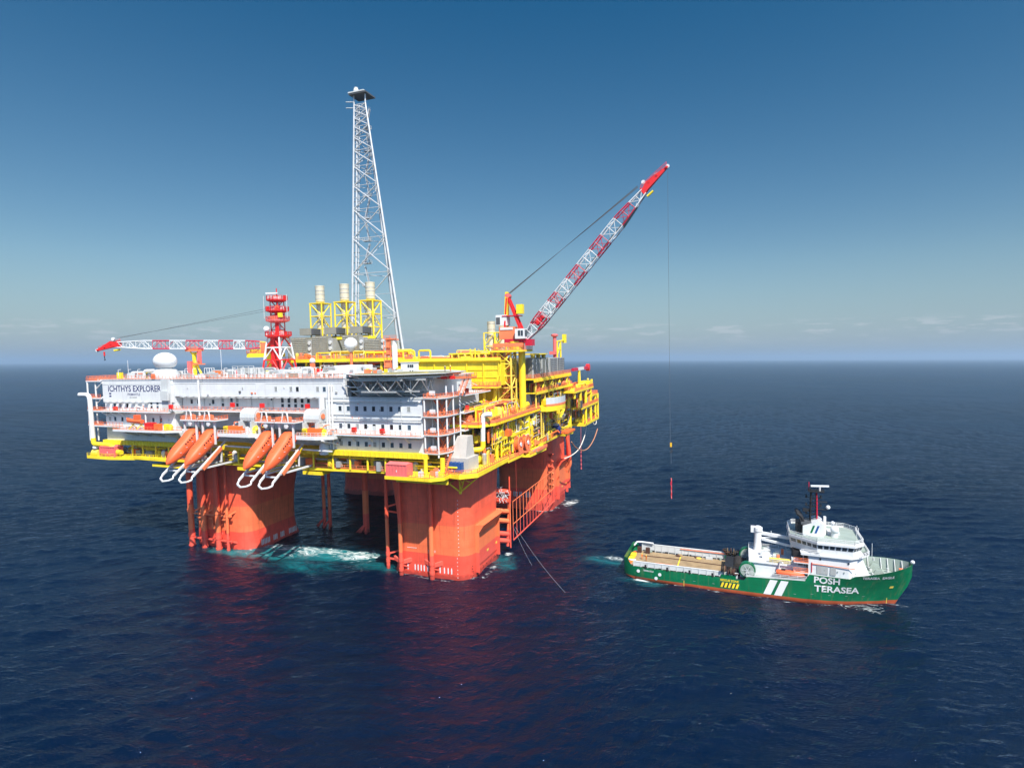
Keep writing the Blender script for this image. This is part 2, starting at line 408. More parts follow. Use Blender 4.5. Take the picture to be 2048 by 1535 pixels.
# ------------------------------------------------------------------ sea
def sea():
    def axis(a, b, h, far, k):
        core = list(np.arange(a, b+h*0.5, h)); lo, hi = [], []
        x, s = a, h
        while x > -far: s *= k; x -= s; lo.append(x)
        x, s = b, h
        while x < far: s *= k; x += s; hi.append(x)
        return np.array(lo[::-1]+core+hi)
    xs = axis(-150, 290, 0.62, 42000, 1.05); ys = axis(-165, 110, 0.62, 42000, 1.045)
    X, Y = np.meshgrid(xs, ys, indexing='xy')
    rng = np.random.RandomState(3)
    Z = np.zeros_like(X)
    d = np.hypot(X-100, Y+100)
    wp = 1.0 + 0.0*X
    for i in range(10):                                       # gusty patches: waves stand up in groups
        th = rng.uniform(0, 6.28); L = rng.uniform(60, 260); wp += 0.16*np.sin(2*np.pi/L*(X*np.cos(th)+Y*np.sin(th))+rng.uniform(0, 6.28))
    for i in range(80):
        L = float(np.exp(rng.uniform(np.log(2.4), np.log(19))))
        th = (R(110) if i % 3 else R(150)) + rng.normal(0, 0.22 if L > 7 else 0.4)
        k = 2*np.pi/L; A = 0.0042*L**0.74
        fade = np.clip(1.6 - d/(L*80), 0, 1)*(wp if L < 12 else 1)
        ph = k*(X*np.cos(th)+Y*np.sin(th)) + rng.uniform(0, 6.28)
        Z += A*fade*(np.sin(ph)+0.28*np.cos(2*ph))
    nx, ny = len(xs), len(ys)
    co = np.stack([X, Y, Z], -1).reshape(-1, 3)
    idx = np.arange(nx*ny).reshape(ny, nx)
    q = np.stack([idx[:-1,:-1], idx[:-1,1:], idx[1:,1:], idx[1:,:-1]], -1).reshape(-1, 4)
    me = bpy.data.meshes.new('sea')
    me.vertices.add(len(co)); me.vertices.foreach_set('co', co.ravel())
    me.loops.add(q.size); me.loops.foreach_set('vertex_index', q.ravel().astype(np.int32))
    me.polygons.add(len(q)); me.polygons.foreach_set('loop_start', np.arange(0, q.size, 4, dtype=np.int32))
    me.polygons.foreach_set('loop_total', np.full(len(q), 4, dtype=np.int32))
    me.update(); me.validate()
    me.polygons.foreach_set('use_smooth', [True]*len(me.polygons))
    mt = bpy.data.materials.new('sea_water'); mt.use_nodes = True
    n, l = mt.node_tree.nodes, mt.node_tree.links
    b = n['Principled BSDF']
    g = n.new('ShaderNodeNewGeometry')
    def math_(op, a, bb=None):
        k = n.new('ShaderNodeMath'); k.operation = op
        for i, v in enumerate((a, bb)):
            if v is None: continue
            if isinstance(v, (int, float)): k.inputs[i].default_value = v
            else: l.new(v, k.inputs[i])
        return k.outputs[0]
    def noise(scale, detail=4, rough=0.55, stretch=None, rot=0, dist=0.0):
        src = g.outputs['Position']
        if stretch:
            ma = n.new('ShaderNodeMapping'); ma.vector_type = 'TEXTURE'; ma.inputs['Scale'].default_value = (stretch[1], 1, 1); ma.inputs['Rotation'].default_value = (0, 0, rot)
            l.new(src, ma.inputs[0]); src = ma.outputs[0]
        t = n.new('ShaderNodeTexNoise'); t.inputs['Scale'].default_value = scale; t.inputs['Detail'].default_value = detail
        t.inputs['Roughness'].default_value = rough; t.inputs['Distortion'].default_value = dist
        l.new(src, t.inputs[0]); return t.outputs[0]
    def mrange(v, a, bb, c, dd):
        k = n.new('ShaderNodeMapRange'); k.interpolation_type = 'SMOOTHSTEP'; l.new(v, k.inputs[0])
        for i, x in enumerate((a, bb, c, dd)): k.inputs[i+1].default_value = x
        return k.outputs[0]
    def blob(cx, cy, rx_, ry_, ang=0):
        ma = n.new('ShaderNodeMapping'); ma.vector_type = 'TEXTURE'
        ma.inputs['Location'].default_value = (cx, cy, 0); ma.inputs['Rotation'].default_value = (0, 0, ang); ma.inputs['Scale'].default_value = (rx_, ry_, 1e3)
        l.new(g.outputs['Position'], ma.inputs[0])
        ln = n.new('ShaderNodeVectorMath'); ln.operation = 'LENGTH'; l.new(ma.outputs[0], ln.inputs[0])
        return mrange(ln.outputs[1], 0.15, 1.0, 1, 0)
    # aerated water and foam: the wash off the hull, the thruster wake astern of the vessel
    wash = None
    for a in WASH:
        bl = math_('MULTIPLY', blob(*a[:5]), a[5]); wash = bl if wash is None else math_('MAXIMUM', wash, bl)
    foam = None
    for a in FOAM:
        bl = math_('MULTIPLY', blob(*a[:5]), a[5]); foam = bl if foam is None else math_('MAXIMUM', foam, bl)
    def ring(cx, cy, hx, hy, ang, width, amt):               # broken fringe of foam where steel meets water
        ma = n.new('ShaderNodeMapping'); ma.vector_type = 'TEXTURE'; ma.inputs['Location'].default_value = (cx, cy, 0); ma.inputs['Rotation'].default_value = (0, 0, ang); ma.inputs['Scale'].default_value = (1, 1, 1e6)
        l.new(g.outputs['Position'], ma.inputs[0]); v = ma.outputs[0]
        for op, val in (('ABSOLUTE', None), ('SUBTRACT', (hx, hy, 0)), ('MAXIMUM', (0, 0, 0))):
            q = n.new('ShaderNodeVectorMath'); q.operation = op; l.new(v, q.inputs[0])
            if val is not None: q.inputs[1].default_value = val
            v = q.outputs[0]
        q = n.new('ShaderNodeVectorMath'); q.operation = 'LENGTH'; l.new(v, q.inputs[0])
        return mrange(q.outputs[1], 0.0, width, amt, 0)
    for a in RINGS: foam = math_('MAXIMUM', foam, ring(*a))
    n1 = noise(0.16, 8, 0.66, (1, 1.9, 1), 0.2, 0.9)
    n2 = noise(0.62, 10, 0.74, (1, 2.4, 1), 0.15, 1.4)
    wmask = mrange(math_('ADD', wash, math_('MULTIPLY', math_('MULTIPLY', math_('SUBTRACT', n1, 0.5), 1.7), mrange(wash, 0.0, 0.3, 0, 1))), 0.10, 0.95, 0, 1)
    fmask = mrange(math_('ADD', foam, math_('MULTIPLY', math_('MULTIPLY', math_('SUBTRACT', n2, 0.5), 3.7), mrange(foam, 0.0, 0.35, 0, 1))), 0.60, 1.35, 0, 1)
    # a few small white caps anywhere
    cap = math_('MULTIPLY', mrange(noise(0.33, 5, 0.7, (1, 2.5, 1), 0.3), 0.79, 0.83, 0, 1), 0.8)
    fmask = math_('MAXIMUM', fmask, math_('MULTIPLY', cap, 0.7))
    patch = noise(0.0035, 4, 0.5, (1, 2.4, 1), 0.35)
    deep = n.new('ShaderNodeMix'); deep.data_type = 'RGBA'; l.new(mrange(patch, 0.35, 0.65, 0, 1), deep.inputs[0])
    deep.inputs[6].default_value = (0.0, 0.0023, 0.0110, 1); deep.inputs[7].default_value = (0.0, 0.0048, 0.0185, 1)
    c1 = n.new('ShaderNodeMix'); c1.data_type = 'RGBA'; l.new(wmask, c1.inputs[0]); l.new(deep.outputs[2], c1.inputs[6]); c1.inputs[7].default_value = (0.010, 0.150, 0.165, 1)
    c2 = n.new('ShaderNodeMix'); c2.data_type = 'RGBA'; l.new(fmask, c2.inputs[0]); l.new(c1.outputs[2], c2.inputs[6]); c2.inputs[7].default_value = (0.62, 0.68, 0.66, 1)
    l.new(c2.outputs[2], b.inputs['Base Color'])
    ro = mrange(fmask, 0, 1, 0.5, 0.9); l.new(ro, b.inputs['Roughness'])
    b.inputs['Specular IOR Level'].default_value = 0.0
    gl = n.new('ShaderNodeBsdfGlossy'); gl.inputs['Roughness'].default_value = 0.03; gl.inputs['Color'].default_value = (0.90, 0.95, 1.0, 1)   # glare partly cut by a polarising filter
    fn = n.new('ShaderNodeFresnel'); fn.inputs['IOR'].default_value = 1.48
    # a rippled sea never mirrors fully at grazing angles: wavelets hide one another
    ff = math_('DIVIDE', fn.outputs[0], math_('ADD', 1.0, math_('MULTIPLY', fn.outputs[0], 1.0)))
    ff = math_('MULTIPLY', ff, math_('SUBTRACT', 1.0, fmask))
    ms_ = n.new('ShaderNodeMixShader'); l.new(ff, ms_.inputs[0]); l.new(b.outputs[0], ms_.inputs[1]); l.new(gl.outputs[0], ms_.inputs[2])
    l.new(ms_.outputs[0], n['Material Output'].inputs['Surface'])
    # wind ripples
    h1 = noise(0.42, 5, 0.62, (1, 2.6, 1), R(57), 0.7)
    h2 = noise(0.55, 5, 0.62, (1, 2.8, 1), R(12), 0.7)
    h3 = noise(2.1, 4, 0.62, (1, 2.0, 1), R(30), 0.5)
    hh = math_('ADD', math_('ADD', math_('MULTIPLY', h1, 0.52), math_('MULTIPLY', h2, 0.46)), math_('MULTIPLY', h3, 0.13))
    gust = mrange(noise(0.012, 3, 0.5, (1, 1.8, 1), -0.3), 0.3, 0.7, 0.65, 1.15)
    bp = n.new('ShaderNodeBump'); l.new(gust, bp.inputs['Strength']); bp.inputs['Distance'].default_value = 1.0
    l.new(hh, bp.inputs['Height'])
    # the wavelet faces one sees are mostly those turned toward the eye (the others are masked)
    sc = n.new('ShaderNodeVectorMath'); sc.operation = 'SCALE'; l.new(g.outputs['Incoming'], sc.inputs[0]); sc.inputs['Scale'].default_value = 0.095
    ad = n.new('ShaderNodeVectorMath'); ad.operation = 'ADD'; l.new(bp.outputs[0], ad.inputs[0]); l.new(sc.outputs[0], ad.inputs[1])
    nm = n.new('ShaderNodeVectorMath'); nm.operation = 'NORMALIZE'; l.new(ad.outputs[0], nm.inputs[0])
    l.new(bp.outputs[0], b.inputs['Normal'])
    for q in (gl, fn): l.new(nm.outputs[0], q.inputs['Normal'])
    me.materials.append(mt)
    o = bpy.data.objects.new('sea', me); COL.objects.link(o); o['kind'] = 'structure'
    o['label'] = 'dark blue rippled open sea reaching the horizon'
WASH = [(-22, -52, 24, 12, 0.15, 1.0), (2, -46, 27, 12, 0.2, 0.95), (-34, -57, 16, 5, 0, 0.7), (56, -36, 8, 12, 0.1, 0.45), (87, -24, 15, 9, 0, 0.42), (98, -38, 12, 5, 0, 0.4), (20, -52, 18, 8, 0, 0.55), (-6, -60, 34, 11, 0.1, 0.42)]
RINGS = [(40.06, -41.65, 10.9, 10.9, 0, 5.0, 0.70), (-40.06, -41.65, 10.9, 10.9, 0, 5.0, 0.66), (40.06, 41.65, 10.9, 10.9, 0, 6.0, 0.80), (127.5, -28.9, 30, 8.2, -0.026, 2.2, 0.62), (157.5, -30.0, 4.0, 1.5, -0.026, 2.5, 0.5)]
FOAM = [(-24, -47, 13, 6.0, 0.4, 0.9), (-6, -46, 20, 9.0, 0.2, 0.92), (9, -45.5, 15, 9.0, 0.15, 0.98), (-14, -47, 22, 4.5, 0.3, 0.88), (-10, -52, 20, 4, 0.25, 0.66), (54.5, -28, 2.6, 3.4, 0, 1.1), (54.6, -44, 2.2, 12, 0, 0.75), (56.5, 44, 5, 14, -0.15, 1.05), (46, 27.5, 10, 2.2, 0, 0.85), (88, -21, 9, 4, 0.2, 0.86), (98.5, -36.5, 5, 1.6, 0, 1.1), (162.5, -31, 4.5, 3, 0, 0.5), (128, -38.2, 40, 1.0, -0.03, 0.55), (40, -55.5, 16, 1.0, 0, 0.6), (-30, -56, 12, 1.2, 0, 0.6)]
sea()
# ================================================================== floating hull
hull = thing('platform_hull', 'huge orange and red steel hull standing in the sea on four broad columns', 'hull')
CX, CY, CW = 40.06, 41.65, 12.44
def column(sx, sy):
    m = MB(); n = 7; r = 4.6
    zs = [-9, -3, 0, 3, 7.4, 12, 16, 20, 24, 27, 30.5]
    def flare(z):
        lo = 1.3*max(0, (5-z)/5)**1.3 if z < 5 else 0
        hi = 2.2*max(0, (z-13)/17)**1.6 if z > 13 else 0
        return min(lo + hi, 2.6)
    rings = []
    for z in zs:
        f = flare(z); pts = []
        x0 = -CW - (f if sx > 0 else 0); x1 = CW + (f if sx < 0 else 0)
        y0 = -CW - (f if sy > 0 else 0); y1 = CW + (f if sy < 0 else 0)
        for cx, cy, a0 in ((x1-r, y1-r, 0), (x0+r, y1-r, 90), (x0+r, y0+r, 180), (x1-r, y0+r, 270)):
            for k in range(n+1):
                a = R(a0 + 90*k/n); pts.append((sx*CX + cx + r*math.cos(a), sy*CY + cy + r*math.sin(a), z))
        rings.append(pts)
    N = len(rings[0]); vs = sum(rings, []); fs = []
    for i in range(len(zs)-1):
        for k in range(N): fs.append((i*N+k, i*N+(k+1) % N, (i+1)*N+(k+1) % N, (i+1)*N+k))
    fs += [tuple(range(N-1, -1, -1)), tuple(range((len(zs)-1)*N, len(zs)*N))]
    return m.add(vs, fs).build('column', 'hull', hull)
cols = {(sx, sy): column(sx, sy) for sx in (-1, 1) for sy in (-1, 1)}
NR, NL, FR, FL = cols[(1,-1)], cols[(-1,-1)], cols[(1,1)], cols[(-1,1)]
YF = -CY-CW; XR = CX+CW                                   # outer faces of the near columns
# white tally marks near the waterline
def lozenge(x, y, z, w, h, axis, parent):
    m = MB(); t = 0.012
    pts = [(-w/2, -h*0.35), (0, -h/2), (w/2, -h*0.35), (w/2, h*0.35), (0, h/2), (-w/2, h*0.35)]
    if axis == 'y': vs = [(x+a, y, z+b) for a, b in pts] + [(x+a, y-t, z+b) for a, b in pts]
    else: vs = [(x, y+a, z+b) for a, b in pts] + [(x+t, y+a, z+b) for a, b in pts]
    k = 6; m.add(vs, [tuple(range(k)), tuple(range(2*k-1, k-1, -1))] + [(i, (i+1) % k, k+(i+1) % k, k+i) for i in range(k)])
    return m.build('draught_mark', 'hull_text', parent, smooth=False)
for x in (32.6, 35.0, 36.0, 37.0, 38.0, 39.2, 43.2, 44.6, 45.8, 46.9):
    lozenge(x, YF-0.05, 2.9, 0.36, 2.0, 'y', NR)
for y in (-50.6, -49.9, -49.2, -48.5, -47.8, -47.1, -45.0, -44.3, -43.6, -41.6, -40.9, -40.2, -37.4, -36.7, -36.0, -35.3, -34.6, -33.9):
    lozenge(-CX+CW+0.72, y+1.5, 2.9, 0.42, 2.2, 'x', NL)
for x in (31.5, 32.2, 35.0, 35.7, 36.4, 37.6, 38.3, 40.2, 40.9, 41.6, 42.3):
    lozenge(x+1.0, CY-CW-0.85, 5.0, 0.45, 2.6, 'y', FR)
# draught scale climbing the rounded corner
m = MB()
for i in range(21):
    zz = 1.2 + i*1.12; a = R(287); cx, cy = CX+CW-4.6, -CY-CW+4.6
    if i < 6: a = R(281)
    p = Vector((cx+4.63*math.cos(a), cy+4.63*math.sin(a), zz)); t = Vector((-math.sin(a), math.cos(a), 0))
    m.beam(p-t*0.10, p+t*0.10, 0.05, 0.2)
m.build('draught_scale', 'hull_text', NR, smooth=False)['kind'] = 'stuff'
# faint shell stencils
for x, zz, w in ((32.5, 8.6, 3.2), (39.5, 8.3, 2.4), (39.5, 7.9, 2.4)):
    MB().box(x, x+w, YF-0.07, YF-0.055, zz, zz+0.12).build('stencil', 'hull_text', NR, smooth=False)
# vertical guide pipes (caissons) standing off the near columns
def caisson(x, y, r, parent, ztop=31, zbot=-6, collars=(12.5, 3.0)):
    c = MB().tube((x, y, zbot), (x, y, ztop), r, 14).build('caisson', 'hull_pipe', parent)
    for zc in collars:
        MB().tube((x, y, zc-0.5), (x, y, zc+0.5), r*1.18, 14).build('collar', 'hull_pipe', parent)
    return c
yc = YF-1.5
for x, r in ((-51.0, 0.95), (-45.2, 0.9), (-39.0, 0.9), (-34.9, 0.48)): caisson(x, yc, r, NL, collars=(14.0, 5.6, 1.6))
m = MB()
for zc in (13.0, 4.6):
    m.beam((-51, yc, zc), (-33, yc, zc), 0.5, 0.45)
    for x in (-51, -45.2, -39, -34.9): m.beam((x, yc, zc), (x+2.6, YF+0.4, zc-0.9 if zc < 6 else zc+1.6), 0.5, 0.5)
    for x in (-47.2, -41): m.beam((x, yc, zc), (x+2.2, YF+0.4, zc+2.0), 0.7, 0.6)
m.build('caisson_guard', 'hull_pipe', NL)
for x, zc in ((-47.5, 10.5), (-42.0, 10.5), (-36.5, 10.5)):
    m = MB()
    m.cbox((x, YF-0.5, zc), (0.5, 1.2, 2.4)).cbox((x, YF-0.9, zc+1.2), (1.6, 1.6, 0.4)).cbox((x+0.3, YF-0.7, zc-1.8), (0.9, 0.9, 1.2))
    m.build('guide_bracket', 'hull_pipe', NL)
for x, r in ((31.0, 0.62), (41.2, 0.72)): caisson(x, YF-1.2, r, NR, collars=(5.0, 2.2))
for x in (31.0, 41.2):
    m = MB()
    for s in (-1, 1):
        m.add([(x, YF-1.2, 4.6), (x+s*3.2, YF+0.05, 5.6), (x+s*3.2, YF+0.05, 4.4), (x, YF-1.2, 3.6), (x, YF-0.9, 4.9), (x+s*2.6, YF+0.1, 5.7)],
              [(0,1,2,3), (0,4,5,1)])
        m.beam((x, YF-1.2, 3.6), (x+s*2.0, YF+0.2, 2.6), 0.3, 0.3)
    m.build('caisson_bracket', 'hull_pipe', NR)
caisson(24.6, -52.2, 0.55, NR, collars=(19.5, 5.2, 3.2))
for zc in (19.6, 18.4, 5.2, 3.9): MB().beam((24.6, -52.2, zc), (28.6, -50.8, zc+(1.2 if zc in (19.6, 5.2) else -0.8)), 0.4, 0.45).build('caisson_strut', 'hull_pipe', NR)
for x, y, r in ((-23.6, -20.5, 0.62), (-20.2, -21.5, 0.62), (-3.4, -22.5, 1.15)):
    p = MB().tube((x, y, -3), (x, y, 31), r, 14).build('intake_riser', 'hull_pipe', hull)
    m = MB()
    for a in (200, 250, 300): m.tube((x, y, 3.6), (x+3.6*math.cos(R(a)), y+3.6*math.sin(R(a)), 0.2), r*0.45, 8)
    m.build('riser_shoe', 'hull_pipe', p)
# fairlead guides, ladders and the guard frame on the starboard side
def fairlead(y0, y1, parent, zt=15.5):
    m = MB()
    m.box(XR, XR+1.1, y0, y0+0.5, 1.5, zt).box(XR, XR+1.1, y1-0.5, y1, 1.5, zt)
    m.box(XR+0.02, XR+0.3, y0+0.5, y1-0.5, 3.2, zt-2)
    m.add([(XR, y0+0.5, zt), (XR+2.6, y0+0.5, zt), (XR+2.6, y1-0.5, zt), (XR, y1-0.5, zt), (XR+0.3, y0+0.5, zt-3.4), (XR+0.3, y1-0.5, zt-3.4)],
          [(0,1,2,3), (0,4,1), (3,2,5), (1,4,5,2)])
    f = m.build('fairlead_guide', 'hull_pipe', parent)
    for k in range(3):
        yy = y0+1.2+k*(y1-y0-2.4)/2
        MB().box(XR+0.32, XR+0.37, yy-0.6, yy+0.6, 5.3, 5.9).build('anode', 'yellow_pale', f, smooth=False)
    return f
fairlead(-49.5, -33.0, NR)
fairlead(37.0, 52.0, FR, 18)
m = MB()
rnd = random.Random(5)
for i in range(46):
    y = rnd.uniform(-52, -30) if i < 26 else rnd.uniform(32, 53); m.cbox((XR+0.06, y, rnd.uniform(0.6, 4.8)), (0.14, 0.4, 0.14))
m.build('shell_fitting', 'rust_brown', NR)['kind'] = 'stuff'
# bundle of guide chutes at the inner edge of the near column
chute = MB()
for k, zc in enumerate((20.5, 17.5, 14.0, 10.8, 6.5, 4.2)):
    chute.tube((XR-2.5, -30.6, zc+0.8), (XR+1.6, -26.0, zc-0.6), 0.75, 8)
    chute.tube((XR-3.5, -30.0, zc), (XR+0.6, -25.5, zc-1.2), 0.5, 8)
chute.build('guide_chute', 'hull_pipe', NR)
m = MB()
for dx in (0, 0.9): m.tube((XR+1.8+dx*0.5, -25.6-dx, 1.5), (XR+1.8+dx*0.5, -25.6-dx, 25.0 if dx else 24), 0.24, 6)
m.tube((XR+1.2, -26.5, 2), (XR+1.9, -25.4, 20), 0.5, 8)
m.build('guide_post', 'hull_pipe', NR)
m = MB(); rnd = random.Random(11)
for i in range(40):
    a = Vector((XR+0.8+rnd.uniform(-1.0, 1.2), -29.5+rnd.uniform(-1.5, 1.5), 20.0+rnd.uniform(-2.4, 1.4))); m.tube(a, a+Vector((rnd.uniform(-1.6, 1.6), rnd.uniform(-1, 1), rnd.uniform(-1.6, 1.6))), 0.09, 4)
m.build('cable_bundle', 'light_grey', NR)
m = MB()
a0, a1 = Vector((XR+1.6, -22, 0)), Vector((XR+0.6, 30.5, 0))
for k in range(15):
    p = a0+(a1-a0)*k/14; m.tube(p+Vector((0,0,2.6)), p+Vector((0,0,15.6)), 0.13, 5)
for zc in (2.6, 8.0, 15.6): m.tube(a0+Vector((0,0,zc)), a1+Vector((0,0,zc)), 0.14 if zc != 2.6 else 0.22, 5)
m.build('guard_frame', 'hull_pipe', hull)
m = MB()
for k, zc in enumerate((22, 19, 16.5, 14, 11.5, 9)):
    m.add([(XR-1.5, CY-CW-0.1, zc+0.6), (XR+0.4, CY-CW-0.9, zc+0.9), (XR+0.2, CY-CW-1.1, zc-1.3), (XR-0.4, CY-CW-0.1, zc-0.9)], [(0,1,2,3)])
    m.tube((XR-0.2, CY-CW-0.4, zc-0.7), (XR+1.0, CY-CW-1.0, zc+0.9), 0.42, 7)
m.build('guide_chute', 'hull_pipe', FR)
m = MB().pipe([(XR+0.4, 51, 30), (XR+1.6, 52, 22), (XR+2.2, 52, 14), (XR+0.6, 52, 11)], 0.8, 8)
m.box(XR, XR+1.6, 53.2, 54.0, 3, 30)
m.build('side_fender', 'hull_pipe', FR)

# ================================================================== lower deck frame
YL = -60.0                                                # front wall of the living quarters
frame = thing('lower_deck', 'yellow lower deck frame spanning the hull columns under the white quarters', 'deck', (0, 0, 31))
MB().prism([(-62,-58.5), (-52,-60.5), (10,-60.5), (56,-58.5), (56,60), (-62,60)], 31.5, 32.2).build('deck_plate', 'yellow', frame)
MB().box(-60, 41, -49, 56, 32.3, 44.4).build('machinery_bulkhead', 'yellow', frame)
MB().beam((-84, YL-0.6, 37.2), (44, YL-0.6, 37.2), 1.2, 1.5).build('front_girder', 'yellow', frame)
MB().beam((-84.2, YL, 37.1), (-84.2, -22, 37.1), 1.2, 1.5).build('side_girder', 'yellow', frame)
MB().beam((-90, YL-0.4, 32.6), (-50, YL-1.2, 32.0), 1.6, 0.9).build('lower_girder', 'yellow', frame)
MB().prism([(-90,-63), (-78,-63.5), (-66,-61), (-55,-60.8), (-55,-50), (-90,-50)], 31.5, 32.4).build('cantilever_deck', 'yellow', frame)
MB().prism([(-61,-61), (-47,-61.5), (-40,-58), (-58,-54)], 29.6, 30.3).build('lower_ledge', 'yellow', frame)
rb = MB().box(-0.09, 0.09, YL-1.36, YL-1.2, 36.5, 37.9).build('stiffener', 'yellow', frame, smooth=False)
for k in range(1, 85): instance(rb, (-83.5+1.5*k, 0, 0))
rb.location.x = -83.5
p0 = MB().tube((0, YL-0.2, 32.2), (0, YL-0.2, 36.6), 0.32, 8).build('post', 'yellow', frame)
for x in (-88, -83, -76.5, -71, -66, -60, -54, -30, -24, -18, -10, 5, 12, 18, 24, 30, 43): instance(p0, (x, 0, 0))
bpy.data.objects.remove(p0)
rnd = random.Random(21)
for i in range(110):
    x = rnd.uniform(-80, 42); y = rnd.uniform(-60, -54.5); kind = rnd.random()
    if kind < 0.5:
        r = rnd.uniform(0.1, 0.36); L = rnd.uniform(4, 14); zz = rnd.uniform(33, 36)
        MB().pipe([(x, y, zz), (x+L, y, zz), (x+L, y+3, zz)], r, 8).build('pipe', rnd.choice(['yellow', 'steel', 'orange', 'yellow']), frame)
    elif kind < 0.8:
        MB().cbox((x, y, 33.6), (rnd.uniform(1, 3), 1.6, rnd.uniform(1.4, 2.8))).build('equipment_box', rnd.choice(['orange', 'grey', 'coral', 'louvre']), frame)
    else:
        MB().lathe((x, y, 32.3), [(0.02,0), (0.8,0.1), (0.8,2.2), (0.3,2.7), (0.02,2.75)], 12).build('vessel', rnd.choice(['yellow', 'light_grey']), frame)
for a, b, pts in ((0, 0, [(-90,-63), (-78,-63.5), (-66,-61), (-55,-60.8)]), (0, 0, [(-52,-60.4), (-28,-60.4)]), (0, 0, [(4,-60.4), (30,-60)])):
    MB().rail([(x, y+0.1, 32.3) for x, y in pts], r=0.07).build('railing', 'coral' if pts[0][0] > -60 else 'yellow', frame)
# big braces below the wings of the deck
for x, s in ((-62, -1), (-66, -1)):
    MB().tube((x+8, -56, 31), (x-8, -58, 37), 0.7, 8).build('brace', 'yellow', frame)
for x in (-22, -14, -6, 2):
    MB().tube((x, -58, 24+8), (x, -50, 37), 0.5, 8).build('brace', 'yellow', frame)
for x in (-24.5, -12, 1):
    MB().box(x, x+7, -60.4, -40, 30.0, 31.0).build('underdeck_girder', 'yellow', frame)
MB().lathe((32, -57, 31), [(2.8, 0), (2.2, -0.9), (0.4, -1.4)], 18).build('drain_sump', 'yellow', frame)

# corner landing with rails, corner tank platform
corner = thing('corner_landing', 'yellow railed landing with a cargo container jutting out below the quarters', 'landing', (40, -64, 32))
MB().prism([(33.5,-66.4), (47.5,-66.6), (50.5,-64.0), (50.5,-58.8), (33.5,-58.8)], 31.6, 32.5).build('deck_plate', 'yellow', corner)
MB().rail([(40.5,-66.3,32.5), (47.4,-66.5,32.5), (50.3,-63.9,32.5), (50.3,-59,32.5)], r=0.07, step=1.3).build('railing', 'coral', corner)
MB().beam((34, -61, 30.6), (50, -61, 30.6), 0.8, 1.6).build('girder', 'yellow', corner)
MB().tube((44.4,-63,32.5), (44.4,-63,36.9), 0.55, 8).build('post', 'yellow', corner)
MB().tube((48.5,-61,32.5), (48.5,-61,37), 0.7, 8).build('post', 'yellow', corner)
rnd = random.Random(3)
for i in range(12):
    MB().cbox((rnd.uniform(41.5, 49.5), rnd.uniform(-65, -59.8), 33.1), (rnd.uniform(.4, 1.4), rnd.uniform(.4, 1.2), rnd.uniform(.8, 1.9))).build('valve_skid', rnd.choice(['yellow', 'coral', 'orange', 'light_grey']), corner)
def container(name, loc, size, mat, label, group):
    t = thing(name, label, 'container', loc, group)
    x, y, zz = loc; L, W, H = size; m = MB(); nb = 13
    for k in range(nb):                                   # corrugated sides
        x0 = x-L/2+L*k/nb; d = 0.09 if k % 2 else 0.0
        m.box(x0, x0+L/nb, y-W/2+d, y+W/2-d, zz+0.12, zz+H-0.1)
    m.build('shell', mat, t, smooth=False)
    f = MB()
    for sx in (-1, 1):
        for sy in (-1, 1): f.box(x+sx*L/2-0.12, x+sx*L/2+0.12, y+sy*W/2-0.12, y+sy*W/2+0.12, zz, zz+H)
    for sy in (-1, 1):
        for z0 in (zz, zz+H-0.2): f.box(x-L/2, x+L/2, y+sy*W/2-0.09, y+sy*W/2+0.09, z0, z0+0.2)
    f.build('corner_frame', mat, t, smooth=False)
    MB().add([(x-L/2, y-W/2, zz+H), (x+L/2, y-W/2, zz+H), (x+L/2-0.4, y, zz+H+0.5), (x-L/2+0.4, y, zz+H+0.5), (x+L/2, y+W/2, zz+H), (x-L/2, y+W/2, zz+H)],
             [(0,1,2,3), (3,2,4,5), (1,4,2), (0,3,5)]).build('canopy', mat, t)
    MB().box(x-0.12, x+0.12, y-W/2-0.03, y-W/2, zz+1.2, zz+1.7).build('data_plate', 'white', t, smooth=False)
    return t
container('cargo_container', (37.2, -64.8, 32.5), (6.4, 2.9, 3.3), 'pink_red', 'faded red container on the landing below the right end of the quarters', 'faded red containers on the lower deck')
container('cargo_container', (-79.5, -61.6, 32.5), (7.4, 2.9, 3.4), 'pink_red', 'faded red container at the far left end of the yellow lower deck', 'faded red containers on the lower deck')

tankp = thing('tank_platform', 'yellow corner platform on a lattice bracket above the near orange column', 'platform', (50, -52, 32))
TP = [(42.5,-58.6), (53.6,-60.0), (57.4,-56.5), (57.4,-33.5), (52,-33.5), (50.6,-58.7)]
MB().prism([(43.5,-58.9), (53.4,-61.0), (57.4,-57.4), (57.4,-33.5), (43.5,-33.5)], 31.4, 32.6).build('deck_plate', 'yellow', tankp)
MB().rail([(46,-59.4,32.6), (53.3,-60.8,32.6), (57.2,-57.3,32.6), (57.2,-34,32.6)], r=0.08, step=1.6, mid=3).build('railing', 'coral', tankp)
m = MB()
apex = Vector((51.5, -56.5, 26.8))
for q in ((46,-58.5,31.4), (54,-59,31.4), (57,-56,31.4), (56,-50,31.4), (50,-54.2,31.4)): m.tube(apex, q, 0.22, 6)
for q in ((48.6,-57.6,29.3), (53,-57.8,29.3), (54.3,-55.4,29.3), (48.6,-57.6,29.3)): m.tube(q, (52,-58.4,31.4), 0.14, 5)
m.build('lattice_bracket', 'yellow', tankp)
MB().sphere((51.5,-56.5,26.6), 0.45, 10, 6).build('bracket_shoe', 'yellow', tankp)
m = MB().prism([(47.2,-56.5), (54.4,-57.2), (54.4,-50), (47.2,-50)], 32.6, 36.4).build('lower_cover', 'tarp', tankp)
